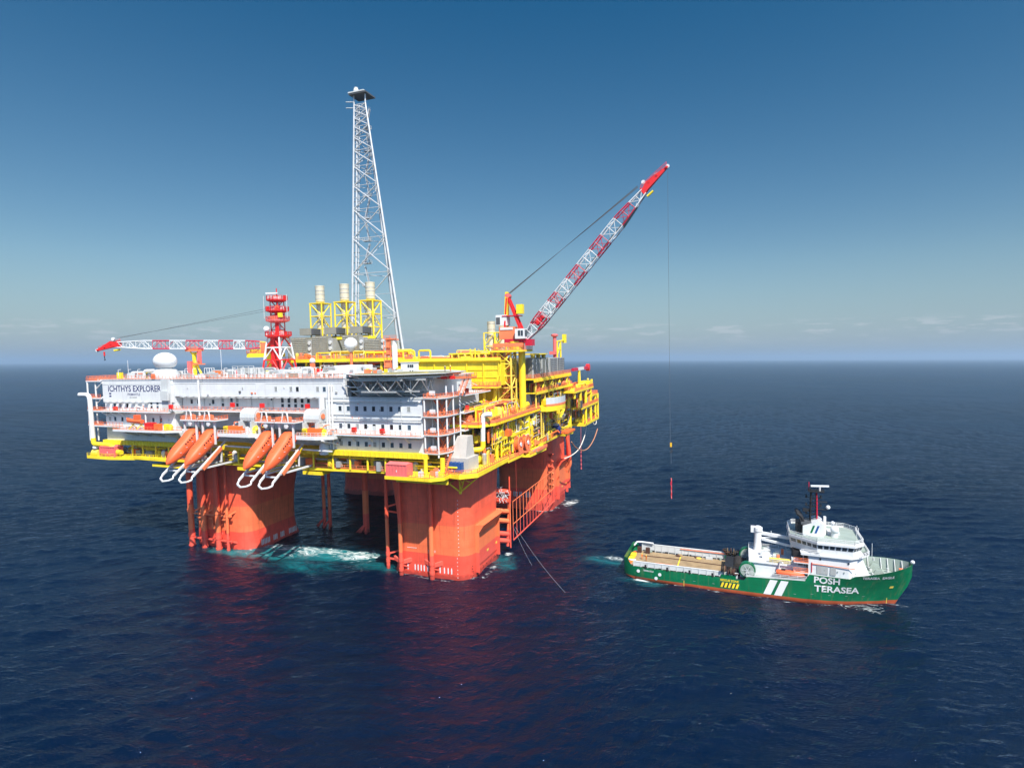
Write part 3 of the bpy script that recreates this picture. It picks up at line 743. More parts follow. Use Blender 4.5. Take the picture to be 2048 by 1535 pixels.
MB().add([(47.6,-55.5,36.4), (53.2,-56,36.4), (53.2,-50.2,36.4), (47.6,-50.2,36.4), (49.6,-53.5,42.0), (53.0,-54,42.0), (53.0,-50.6,42.0), (49.6,-50.6,42.0)],
         [(0,1,5,4), (1,2,6,5), (2,3,7,6), (3,0,4,7), (4,5,6,7)]).build('upper_cover', 'tarp', tankp)
t = thing('chemical_tank', 'blue ribbed tote tank in front of the grey shrouded machinery', 'tank', (51.2, -58.0, 32.6))
MB().box(49.4, 53.0, -58.6, -57.3, 32.9, 35.4).build('tank_body', 'blue', t)
m = MB()
for x in (49.4, 50.6, 51.8, 53.0): m.box(x-0.07, x+0.07, -58.68, -57.2, 32.7, 35.5)
m.build('frame', 'blue', t); MB().box(49.9, 50.4, -58.72, -58.66, 33.1, 33.6).build('data_plate', 'white', t)
# ================================================================== living quarters
lq = thing('accommodation_block', 'long white living quarters block with rows of small dark windows and railed galleries', 'building', (-20, -43, 38))
def wall(x0, x1, y0, y1, z0, z1, mat='white', nm='wall'): return MB().box(x0, x1, y0, y1, z0, z1).build(nm, mat, lq, smooth=False)
wall(10, 42.2, YL, -26, 38.0, 53.4)                                     # right block
wall(-50, 10, -57.2, -26, 42.9, 58.6)                                   # recessed middle
wall(-50.2, 17.2, YL, -57.3, 53.3, 58.8)                                # upper band
wall(-49, 10, -54.5, -26, 37.9, 42.8, 'light_grey')
wall(-83.4, -50.3, YL, -26, 38.0, 51.2)                                 # left block
wall(-83.8, -50.3, YL-0.35, -26, 51.25, 58.78)                           # name board storey
wall(17.3, 42, -54.5, -26, 53.5, 58.5, 'light_grey')
wall(-86.6, 17.2, YL-0.12, -26, 58.8, 59.1, 'white', 'roof')
wall(17.3, 43, -55.5, -26, 58.55, 58.95, 'light_grey', 'roof')
# horizontal drip ledges and vertical panel seams, standing proud of the plating
for x0, x1, zz in ((-83.8, -50.3, 57.2), (-50.2, -16, 57.4), (-12, 17.2, 57.4)): wall(x0, x1, YL-0.42 if x0 < -60 else YL-0.06, YL-0.36 if x0 < -60 else YL-0.003, zz, zz+0.10, 'light_grey', 'drip_ledge')
for x in (-38.4, -16, 1, ): wall(x, x+0.12, YL-0.05, YL-0.003, 53.3, 58.7, 'light_grey', 'panel_seam')
for x in (20.5, 31): wall(x, x+0.09, YL-0.04, YL-0.003, 38.1, 53.3, 'light_grey', 'panel_seam')
for x in (-74, -65): wall(x, x+0.09, YL-0.39, YL-0.353, 51.3, 57.1, 'light_grey', 'panel_seam')
wall(10, 42.3, YL-0.12, YL-0.003, 52.9, 53.5, 'light_grey', 'drip_ledge')
# galleries
def gallery(pts, z0, th=0.45, mat='white'):
    g = MB().prism(pts, z0-th, z0).build('gallery', mat, lq, smooth=False); return g
def grail(pts, z0, mat='coral'): MB().rail([(x, y, z0) for x, y in pts], r=0.06, step=1.6).build('railing', mat, lq)
gallery([(9,YL-2.6), (43,YL-2.6), (43,YL-0.01), (9,YL-0.01)], 42.95); grail([(9,YL-2.5), (43,YL-2.5)], 42.95)
gallery([(-86,YL-2.6), (-50.5,YL-2.6), (-50.5,YL-0.01), (-86,YL-0.01)], 48.35); grail([(-86,YL-2.5), (-50.5,YL-2.5)], 48.35)
gallery([(-86,YL-2.6), (-70,YL-2.6), (-70,YL-0.01), (-86,YL-0.01)], 43.2); grail([(-86,YL-2.5), (-72,YL-2.5)], 43.2)
gallery([(-49.5,YL-1.6), (9.8,YL-1.6), (9.8,-57.3), (-49.5,-57.3)], 49.0); grail([(-49.5,YL-1.5), (9.8,YL-1.5)], 49.0)
gallery([(-72.6,YL-5.6), (-50,YL-5.6), (-44,YL-3.2), (-44,YL-0.02), (-72.6,YL-0.02)], 42.5, 0.7); grail([(-72.5,YL-5.5), (-50,YL-5.5), (-44,YL-3.2)], 42.5)
# left end: gallery tower with open decks
for zz in (58.6, 52.6, 48.35, 43.2):
    gallery([(-91,YL-1.2), (-84,YL-1.2), (-84,-40), (-91,-40)], zz, 0.35)
    grail([(-84,YL-1.1), (-90.9,YL-1.1), (-90.9,-40)], zz)
for x, y in ((-90.6,YL-0.9), (-87.2,YL-0.4), (-90.6,-46), (-87, -46)):
    MB().tube((x, y, 37.5), (x, y, 58.3), 0.28, 8).build('gallery_post', 'white_tube', lq)
for zz in (55.5, 50.5): MB().tube((-87.2, YL-0.4, zz), (-83.8, YL-0.4, zz+2.4), 0.22, 6).build('knee_brace', 'white_tube', lq)
grail([(-91,YL-0.7), (17,YL-0.7)], 59.1); grail([(-90.9,YL-0.7), (-90.9,-30)], 59.1)
grail([(17.5,-55.3), (20, -55.3)], 58.95)
# under-gallery brackets
for x, y0, z0 in ((-68, YL-5.0, 41.6), (-62, YL-5.0, 41.6), (-56, YL-5.0, 41.6), (-50, YL-5.0, 41.6)):
    MB().beam((x, y0, z0), (x, -55, 37.9), 0.45, 0.45).build('bracket', 'light_grey', lq)
for x in (14, 20, 26, 32, 38): MB().beam((x, YL-2.4, 42.4), (x, YL-0.1, 40.6), 0.18, 0.22).build('bracket', 'white', lq)
for x in (-82, -78, -74): MB().beam((x, YL-2.4, 47.8), (x, YL-0.1, 46.2), 0.18, 0.22).build('bracket', 'white', lq)
# pipes along the face
for zz in (47.2, 46.6, 52.2): MB().tube((11, YL-0.3, zz), (42, YL-0.3, zz), 0.13, 6).build('service_pipe', 'white_tube', lq)
for x in (11.6, 12.6): MB().tube((x, YL-0.45, 38), (x, YL-0.45, 57), 0.3, 8).build('downpipe', 'white_tube', lq)
MB().tube((9.2, YL-0.7, 38.2), (9.2, YL-0.7, 53.2), 0.9, 12).build('pipe_chase', 'white', lq)
MB().lathe((9.8, YL-1.0, 36.6), [(0.2,-0.4), (1.5,0), (1.5,2.4), (0.9,3.4), (0.9,5.6)], 14).build('pipe_bell', 'white', lq)
MB().box(-54.2, -51.2, YL-1.6, YL-0.36, 48.4, 59.2).build('pipe_chase', 'light_grey', lq)
MB().box(-53.8, -50.6, YL-2.4, YL-1.62, 52.0, 55.2).build('pipe_chase', 'light_grey', lq)
MB().tube((-38.2, YL-1.2, 43), (-38.2, YL-1.2, 58.7), 0.32, 8).build('downpipe', 'white_tube', lq)
# windows: a frame with a recessed pane
def window_proto(w, h, y):
    f = MB(); t = 0.10
    f.box(-w/2-t, w/2+t, y-0.07, y-0.004, h/2, h/2+t).box(-w/2-t, w/2+t, y-0.07, y-0.004, -h/2-t, -h/2)
    f.box(-w/2-t, -w/2, y-0.07, y-0.004, -h/2, h/2).box(w/2, w/2+t, y-0.07, y-0.004, -h/2, h/2)
    return f, MB().box(-w/2, w/2, y-0.02, y-0.004, -h/2, h/2)
WPROTO = {}; WR_ = random.Random(6)
def window(x, zz, y, w=1.05, h=1.4):
    k = (w, h, y)
    if k not in WPROTO:
        f, p = window_proto(w, h, y)
        fo = f.build('window', 'white', lq, smooth=False); po = p.build('pane', 'glass', fo, smooth=False)
        WPROTO[k] = (fo.data, po.data); fo.location = (x, 0, zz); return
    fo = bpy.data.objects.new('window', WPROTO[k][0]); COL.objects.link(fo); fo.parent = lq; fo.location = (x, 0, zz)
    po = bpy.data.objects.new('pane', WPROTO[k][1]); COL.objects.link(po); po.parent = fo
    po.material_slots[0].link = 'OBJECT'; po.material_slots[0].material = MATS[WR_.choice(['glass', 'glass_blue', 'glass_dark', 'glass', 'glass_blue', 'glass_blind'])]
for zz in (50.1, 45.0, 39.85):
    for k in range(9): window(15.1+2.862*k, zz, YL)
for x in (-8.1, -2.4, 0.0, 7.4, 9.8, 12.3): window(x, 55.7, YL)
for x in (-8.3, -5.8, -3.3, -0.8, 1.6, -32.5, -28.8, -26.4): 
    window(x, 52.0, -57.2); window(x, 50.4, -57.2, 1.05, 1.0)
for x in (-36.6, -46, -43): window(x, 51.3, -57.2)
for x in (-78.6, -75.9, -72.5): window(x, 50.0, YL)
for x in (-61.0, -58.2, -55.4): window(x, 50.9, YL, 1.05, 0.95); window(x, 49.55, YL, 1.05, 0.95)
for x in (-81.4, -78.8, -75.3, -72.4): window(x, 45.2, YL)
for x in (-64, -60.5, -57): window(x, 45.2, YL)
# wall fittings: vents, junction boxes, floodlights, cable trays
WF = random.Random(17)
for i in range(70):
    x = WF.uniform(-82, 41); zz = WF.uniform(38.8, 58)
    y = YL if (x > 10.5 and zz < 53) or x < -51 or zz > 53.5 else -57.2
    if x > 17 and zz > 53: continue
    if x < -51 and zz > 51.2: continue
    if -50 < x < 10 and zz < 43.5: continue
    w, h = WF.uniform(0.2, 0.7), WF.uniform(0.25, 0.8)
    MB().box(x, x+w, y-WF.uniform(0.1, 0.3), y-0.003, zz, zz+h).build('wall_fitting', WF.choice(['light_grey', 'grey', 'off_white', 'light_grey', 'dark_grey', 'coral']), lq, smooth=False)
for x0, x1, zz, y in ((11, 41.8, 48.2, YL), (14, 40, 51.6, YL), (11, 41.8, 41.6, YL), (-49, 9, 53.1, -57.2), (-49, 9, 46.8, -57.2), (-82, -55, 47.6, YL), (-82, -70, 42.4, YL)):
    MB().box(x0, x1, y-0.22, y-0.02, zz, zz+0.14).build('cable_tray', 'light_grey', lq, smooth=False)
for x, z0, z1, y in ((16.6, 43, 53, YL), (28.2, 38.2, 42.5, YL), (35.6, 43.2, 53, YL), (-20.5, 43.2, 53, -57.2), (-12, 43.2, 53.2, -57.2), (-40.5, 43.2, 53, -57.2), (-69, 43.5, 51, YL)):
    MB().tube((x, y-0.16, z0), (x, y-0.16, z1), 0.11, 6).build('conduit', 'light_grey', lq)
# doors
for x, y, zz in ((26.5, YL, 44.1), (-68, YL, 49.5), (-14, -57.2, 50.1), (-45, -57.2, 44.0)):
    d = MB().box(x-0.5, x+0.5, y-0.09, y-0.004, zz-1.1, zz+1.1).build('door', 'light_grey', lq, smooth=False)
    MB().box(x+0.28, x+0.36, y-0.15, y-0.092, zz-0.1, zz+0.05).build('handle', 'steel', d, smooth=False)
# lamp shades and wavy awning rail below the upper band
for x in np.linspace(-46, 8, 19):
    MB().cbox((x, YL-0.5, 53.05), (1.7, 1.0, 0.16)).build('lamp_shade', 'light_grey', lq, smooth=False)
for x in np.linspace(-81.5, -63, 7): MB().cbox((x, YL-0.8, 51.1), (1.8, 0.9, 0.16)).build('lamp_shade', 'light_grey', lq, smooth=False)
for x in np.linspace(-81.5, -72, 4): MB().cbox((x, YL-0.8, 47.3), (1.8, 0.9, 0.16)).build('lamp_shade', 'light_grey', lq, smooth=False)
# lettering on the name board
def wall_text(txt, size, x, zz, width, y, mat, bold=0.0, nm='lettering'):
    v, f, w = text_mesh(txt, size, bold); k = width/w
    MB().add([(x+a*k, y, zz+b) for a, b in v], f).build(nm, mat, lq, smooth=False)
yt = YL-0.375
wall_text('ICHTHYS EXPLORER', 2.9, -81.0, 54.75, 25.2, yt, 'navy', 0.045)
wall_text('FREMANTLE', 1.15, -71.6, 53.45, 6.0, yt, 'navy', 0.01)
m = MB()
for k, w in enumerate((.3, .22, .3, 0, .22, .26, .22, .26, .22, .26, .22)):
    if w: m.box(-70.7+0.33*k, -70.7+0.33*k+w, yt-0.01, yt, 52.62, 53.02)
m.build('small_print', 'grey', lq, smooth=False)
m = MB().box(-80.6, -79.6, yt-0.012, yt, 53.85, 54.35).box(-80.6, -79.6, yt-0.012, yt, 52.95, 53.45); m.build('emblem', 'navy', lq, smooth=False)
# red cabinets on the galleries, lockers
def cabinet(x, y, zz, w, h, mat, nm='fire_cabinet', d=0.8):
    c = MB().cbox((x, y, zz+h/2), (w, d, h)).build(nm, mat, lq, smooth=False)
    return c
for x, y, zz in ((-76.2,YL-1.6,48.4), (-50.2,YL-1.6,49.3), (-13.0,YL-0.8,50.0), (4.1,YL-0.8,50.0), (-24.8,YL-0.8,50.1), (21.1,YL-2.0,43.6), (30.4,YL-2.0,43.4)):
    cabinet(x, y, zz, 1.25, 1.35, 'red')
    MB().box(x-0.3, x+0.3, y-0.3, y+0.3, zz-0.7, zz-0.03).build('cabinet_stand', 'white', lq, smooth=False)
cabinet(-56.6, YL-4.2, 42.6, 3.4, 2.3, 'red', 'stores_locker', 1.8); cabinet(-53.2, YL-4.2, 42.6, 2.0, 2.0, 'orange', 'stores_locker', 1.6)
cabinet(-50.2, YL-3.6, 42.6, 1.4, 1.9, 'yellow', 'stores_locker', 1.0)
MB().lathe((-48.6, YL-3.4, 42.6), [(0.7,0), (0.75,1.2), (0.3,1.8), (0.05,1.9)], 12).build('foam_drum', 'yellow', lq)
# roof plant: ducts, chillers, lockers, poles
rnd = random.Random(12)
RX = [(-82, -66), (-50, -28), (-26, -4), (-3, 8)]
for i in range(150):
    a, b = RX[i % 4]; x = rnd.uniform(a, b); y = rnd.uniform(-58.5, -38); h = rnd.uniform(0.6, 2.2)
    k = rnd.random()
    if k < 0.5: MB().cbox((x, y, 59.1+h/2), (rnd.uniform(0.6, 2.8), rnd.uniform(0.8, 2.4), h)).build('roof_plant', rnd.choice(['light_grey', 'grey', 'grey', 'light_grey', 'green_grey', 'dark_grey', 'louvre', 'off_white']), lq, smooth=False)
    elif k < 0.72:
        L = rnd.uniform(3, 8); zz = 59.6+rnd.uniform(0.2, 2.2); MB().pipe([(x, y, 59.1), (x, y, zz), (x+L, y, zz), (x+L, y, 59.1)], rnd.uniform(0.2, 0.5), 8).build('roof_duct', rnd.choice(['light_grey', 'white_tube', 'steel']), lq)
    elif k < 0.86:
        f = MB(); w, d = rnd.uniform(2, 4), 2; hh = rnd.uniform(1.8, 3.2)
        for sx in (0, w/2, w):
            for sy in (0, d): f.tube((x+sx, y+sy, 59.1), (x+sx, y+sy, 59.1+hh), 0.09, 4)
        for sy in (0, d): f.tube((x, y+sy, 59.1+hh), (x+w, y+sy, 59.1+hh), 0.09, 4)
        f.tube((x, y, 59.1+hh), (x, y+d, 59.1+hh), 0.09, 4); f.build('pipe_rack', 'white_tube', lq)
    else: MB().cbox((x, y, 60.2), (1.6, 1.2, 2.2)).build('roof_cabinet', rnd.choice(['red', 'coral', 'yellow', 'blue', 'orange', 'coral', 'grey']), lq, smooth=False)
for x in (-79.5, -74.5, -70, -48, -44.5, -31, -27.5, -24): 
    MB().pipe([(x, -57.5, 59.1), (x, -57.5, 62.2), (x+1.3, -57.5, 62.3)], 0.10, 6).build('lamp_post', 'white_tube', lq)
MB().tube((-82, -52, 59), (-82, -52, 65.5), 0.06, 5).build('whip_aerial', 'white_tube', lq)
MB().tube((-40, -50, 59), (-40, -50, 68.5), 0.07, 5).build('whip_aerial', 'white_tube', lq)
f = MB()
for x in np.arange(-28, -18, 2.2):
    for zz in (59.1,): f.tube((x, -57, 59.1), (x, -57, 62.8), 0.10, 4)
f.tube((-28,-57,62.8), (-19.2,-57,62.8), 0.10, 4).tube((-28,-57,61), (-19.2,-57,61), 0.08, 4); f.build('plant_screen', 'light_grey', lq)
for k in range(5): MB().box(-27.6+k*1.7, -26.2+k*1.7, -55.5, -53, 59.1, 62.2).build('chiller', 'light_grey' if k % 2 else 'grey', lq, smooth=False)
MB().box(5.2, 13.4, -49, -40, 59.1, 62.4).build('penthouse', 'white', lq, smooth=False)
MB().box(11.0, 12.4, -49.1, -49.004, 59.2, 61.0).build('penthouse_door', 'grey', lq, smooth=False)
cabinet(11.7, -50.2, 59.2, 1.3, 0.9, 'red')
rnd = random.Random(4)
for i in range(26):
    MB().cbox((rnd.uniform(13.5, 24), rnd.uniform(-50, -34), 59.1+0.9), (rnd.uniform(.5, 2), rnd.uniform(.5, 1.6), rnd.uniform(1, 2.6))).build('roof_plant', rnd.choice(['light_grey', 'grey', 'coral', 'white', 'steel', 'yellow']), lq, smooth=False)

# rooftop things
t = thing('radome', 'large white radome on a grey pod above the name board', 'radome', (-58.6, -56, 59.1), 'white radomes on the platform')
MB().lathe((-58.6,-56,59.1), [(4.3,0), (4.3,1.6), (3.4,2.9), (2.2,3.2), (2.2,3.5)], 10).build('pod', 'light_grey', t)
MB().sphere((-58.6,-56,64.9), 3.65, 28, 16, -0.72, 0.82).build('dome', 'white', t)
MB().box(-60, -58.4, -60.4, -60.2, 59.2, 60.8).build('pod_hatch', 'coral', t, smooth=False)
t = thing('radome', 'round white radome on a post in front of the grey intake houses', 'radome', (-9.0, -20, 59), 'white radomes on the platform')
MB().sphere((-9.0,-20,69.6), 2.45, 24, 14, -0.86).build('dome', 'white', t); MB().tube((-9,-20,59), (-9,-20,67.6), 0.5, 10).build('post', 'coral', t); MB().lathe((-9,-20,67.3), [(0.5,-0.6), (1.4,0), (1.6,0.25)], 18).build('collar', 'white', t)
t = thing('radome', 'small white dome on an orange pillar above the quarters roof', 'radome', (-8.7, -42, 59), 'white radomes on the platform')
MB().sphere((-8.7,-42,63.9), 0.95, 18, 10, -0.7).build('dome', 'white', t); MB().box(-9.3, -8.1, -42.6, -41.4, 59.1, 63.2).build('post', 'coral', t)
t = thing('vent_stack', 'white vertical cylinder beside an orange stair frame behind the helideck', 'stack', (16.9, -32, 59))
MB().lathe((16.9,-32,59), [(0.9,0), (0.95,5), (0.95,9.2), (0.7,9.9), (0.7,11)], 18).build('cylinder', 'white', t)
m = MB()
for zz in np.arange(59, 70, 2.2):
    m.box(13.2, 15.9, -33, -31, zz, zz+0.25)
    for x, y in ((13.3,-32.9), (15.8,-32.9), (13.3,-31.1), (15.8,-31.1)): m.tube((x, y, zz), (x, y, zz+2.2), 0.13, 5)
m.box(13.4, 15.6, -32.6, -31.3, 59.2, 63.5).box(13.9, 15.3, -32.5, -31.4, 65, 71.0).box(14.6, 18.2, -32.8, -31.2, 70.2, 70.6); m.rail([(13.4,-33,70.6), (18.2,-33,70.6)], r=0.08)
m.build('access_frame', 'coral', t)
t = thing('helideck_cabin', 'small white cabin with dark windows at the back of the helideck', 'cabin', (24.8, -36, 58.9))
MB().box(22.4, 27.2, -37.5, -34.5, 58.96, 62.7).build('body', 'white', t)
for x in (25.2, 26.0, 26.7): MB().box(x-0.28, x+0.28, -37.6, -37.504, 61.2, 62.1).build('window', 'glass', t, smooth=False)
for x in (25.8, 26.7): MB().box(x-0.2, x+0.2, -37.6, -37.504, 59.7, 60.2).build('window', 'glass', t, smooth=False)
MB().box(22.2, 27.4, -37.7, -34.3, 62.7, 62.85).build('roof', 'white', t)

# ================================================================== helideck
HC = Vector((31.8, -50.6)); HR = 17.8
heli = thing('helideck', 'octagonal helideck on a grey lattice truss overhanging the right end of the quarters', 'helideck', (31.8, -50.6, 54))
oct_ = [(HC.x+HR*math.cos(R(22.5+45*k)), HC.y+HR*math.sin(R(22.5+45*k))) for k in range(8)]
octi = [(HC.x+(HR-1.5)*math.cos(R(22.5+45*k)), HC.y+(HR-1.5)*math.sin(R(22.5+45*k))) for k in range(8)]
MB().prism(octi, 59.35, 59.9).build('deck_plate', 'helideck_green', heli, smooth=False)
m = MB(); ci = [(HC.x+6.0*math.cos(R(10*k)), HC.y+6.0*math.sin(R(10*k))) for k in range(36)]; co = [(HC.x+7.0*math.cos(R(10*k)), HC.y+7.0*math.sin(R(10*k))) for k in range(36)]
m.add([(x, y, 59.906) for x, y in ci+co], [(k, 36+k, 36+(k+1) % 36, (k+1) % 36) for k in range(36)]); m.build('landing_circle', 'yellow', heli, smooth=False)
m = MB()
for k in range(8):
    a, b = octi[k], octi[(k+1) % 8]; c, d = oct_[k], oct_[(k+1) % 8]
    m.add([(*a, 59.7), (*b, 59.7), (*d, 60.05), (*c, 60.05)], [(0,1,2,3)])
    m.tube((*c, 60.05), (*d, 60.05), 0.12, 5)
    for f in np.linspace(0, 1, 7)[:-1]:
        p = Vector(a)*(1-f)+Vector(b)*f; q = Vector(c)*(1-f)+Vector(d)*f; m.tube((*p, 59.55), (*q, 60.05), 0.09, 4)
m.build('safety_net', 'light_grey', heli)
MB().prism([(HC.x+(p[0]-HC.x)*0.97, HC.y+(p[1]-HC.y)*0.97) for p in octi], 58.9, 59.34).build('edge_beam', 'steel', heli)
for dx in (-11, -5.5, 0, 5.5, 11):                                       # trusses running out from the building
    half = math.sqrt(max(0, (HR-2.5)**2-dx*dx)); x = HC.x+dx
    y0, y1 = HC.y-half, HC.y-3.0
    MB().beam((x, y0, 58.6), (x, y1, 58.6), 0.35, 0.5).build('top_chord', 'steel', heli)
    yb = y0+3.6
    MB().beam((x, yb, 55.4), (x, y1, 54.6), 0.4, 0.4).build('bottom_chord', 'steel', heli)
    n = 6; up = True
    for k in range(n):
        ya = y0+(y1-y0)*k/n; yb2 = y0+(y1-y0)*(k+1)/n
        za, zb = (58.5, 55.2) if k % 2 == 0 else (55.2, 58.5)
        if k == 0: za, zb, yb2 = 58.5, 55.4, yb
        elif k == 1: ya = yb
        MB().tube((x, ya, za), (x, yb2, zb), 0.2, 6).build('diagonal', 'steel', heli)
for yy, xa, xb in ((HC.y-11.6, -11, 11), (HC.y-7, -11, 11), (HC.y-14.6, -5.5, 5.5)):
    zb = 55.3
    MB().beam((HC.x+xa, yy, zb), (HC.x+xb, yy, zb), 0.4, 0.4).build('cross_chord', 'steel', heli)
    MB().beam((HC.x+xa-2, yy, 58.55), (HC.x+xb+2, yy, 58.55), 0.35, 0.5).build('cross_chord', 'steel', heli)
    n = int((xb-xa)/2.75)
    for k in range(n):
        x0 = HC.x+xa+(xb-xa)*k/n; x1 = HC.x+xa+(xb-xa)*(k+1)/n
        MB().tube((x0, yy, 58.4 if k % 2 == 0 else zb), (x1, yy, zb if k % 2 == 0 else 58.4), 0.17, 6).build('diagonal', 'steel', heli)
for x in (22, 29, 36): MB().tube((x, YL+0.5, 53.5), (x, HC.y-12.5, 55.2), 0.22, 6).build('raker', 'steel', heli)
MB().pipe([(16.5,-60.5,57.2), (20,-61.5,56.4), (24,-62.5,56.4), (26,-63,58.2)], 0.16, 6).build('fire_main', 'white_tube', heli)
MB().pipe([(39.6,-61.4,58.6), (39.6,-61.4,54.6), (41.6,-61,53.6)], 0.16, 8).build('drain_pipe', 'steel', heli)
m = MB().box(43, 52.4, -52, -45, 58.2, 58.45); m.rail([(44,-52,58.45), (52.3,-52,58.45), (52.3,-45,58.45)], r=0.08); m.build('access_platform', 'coral', heli)
m = MB(); m.stair((51.5,-55,53.6), (51.5,-50,58.4), 1.3, (1,0,0)); m.build('access_stair', 'coral', heli)
for x in (45.5, 48): MB().cbox((x, -52.6, 58.6), (1.6, 0.8, 0.9)).build('fire_monitor_box', 'red', heli)

# ================================================================== stair tower beside the quarters
st = thing('stair_tower', 'open white framed stair tower with orange flights at the right end of the quarters', 'stair tower', (46, -56, 38))
ZF = [38.2, 43.2, 48.3, 53.4]
PO = [(43.2,-60.6), (47.4,-60.9), (48.6,-57.8), (48.9,-54.2), (49.2,-50.5), (43.2,-56)]
for x, y in PO: MB().tube((x, y, 37), (x, y, 53.4 if y < -60.7 or x < 44 else 56.5), 0.24, 8).build('post', 'white_tube', st)
for zz in ZF:
    MB().prism([(42.4,-61), (47.6,-61.2), (49.2,-57.8), (49.4,-50), (42.4,-50)], zz-0.28, zz).build('landing', 'light_grey', st, smooth=False)
    MB().rail([(43.2,-60.9,zz), (47.4,-61.1,zz), (48.9,-57.8,zz), (49.2,-50.2,zz)], r=0.07, step=1.1, mid=3).build('railing', 'coral', st)
    for a, b in (((43.2,-60.6), (47.4,-60.9)), ((47.4,-60.9), (48.6,-57.8)), ((48.6,-57.8), (49.2,-50.5))): MB().tube((*a, zz-0.3), (*b, zz-0.3), 0.2, 6).build('edge_beam', 'white_tube', st)
    MB().cbox((45.6, -60.3, zz+1.3), (1.5, 0.7, 1.2)).build('liferaft_canister', 'white', st)
    MB().cbox((44.2, -59.6, zz+0.9), (0.9, 0.6, 1.0)).build('locker', 'coral', st)
for a, b in zip(ZF[:-1], ZF[1:]):
    MB().stair((47.2,-58.8,a), (47.2,-52.6,b), 1.5, (1,0,0)).build('flight', 'coral', st)
    MB().stair((45.2,-52.6,a), (45.2,-58.5,b), 1.2, (1,0,0)).build('flight', 'orange', st)
MB().stair((48.8,-61.5,33.0), (48.2,-55.5,38), 1.4, (1,0,0)).build('flight', 'coral', st)
# side galleries of the quarters beyond the stairs
for zz in (43.2, 48.3, 53.4):
    gallery([(42.3,-49.8), (50.4,-49.8), (50.4,-30), (42.3,-30)], zz, 0.35)
    grail([(50.3,-49.8), (50.3,-30)], zz)
    MB().cbox((49.4,-45.8,zz+1.0), (0.9,0.9,1.4)).build('fire_cabinet', 'red', lq)
    for k in range(4): MB().tube((50.2,-49+k*3, zz+2.2), (48.8,-50+k*3, zz+3.0), 0.08, 4).build('davit_arm', 'white_tube', lq)
wall(42.25, 44.5, -49.7, -26, 38.2, 53.0, 'light_grey')
# tall cranked pipes at either end
t = thing('vent_pipe', 'tall white cranked vent pipe at the left end of the quarters', 'pipe', (-87.6, -61.6, 37), 'white cranked vent pipes')
MB().pipe([(-92.5,-62.5,53.8), (-88.0,-62.2,53.8), (-87.6,-62,38.6)], 0.75, 12).build('pipe', 'white_tube', t)
MB().pipe([(-87.6,-62,38.6), (-87.6,-62,36.4), (-78.5,-62,36.4), (-76.2,-62,34.0), (-74,-62,34.0)], 0.8, 12).build('lower_pipe', 'yellow', t)
t = thing('vent_pipe', 'tall white cranked vent pipe between the quarters and the yellow process decks', 'pipe', (54.2, -46, 37), 'white cranked vent pipes')
MB().pipe([(57,-45.5,47.4), (54.4,-46,47.4), (54.2,-46,39.6)], 0.72, 12).build('pipe', 'white_tube', t)
MB().pipe([(54.2,-46,39.6), (54.2,-46,37.2), (45,-52,37.0)], 0.78, 12).build('lower_pipe', 'yellow', t)
t = thing('mooring_winch', 'cream covered winch at the tip of the left lower deck', 'winch', (-87, -61.5, 32.4))
MB().lathe((-87,-61.5,33.4), [(0.02,-1.6), (1.1,-1.5), (1.1,1.5), (0.02,1.6)], 14, 'x').build('drum', 'yellow_pale', t)
m = MB(); m.sphere((-87,-61.5,35.2), 1.25, 14, 8, -0.4, 0.7); m.build('cover', 'white', t)
MB().box(-88.5, -85.5, -62.6, -60.4, 32.45, 33.2).build('base', 'yellow', t)

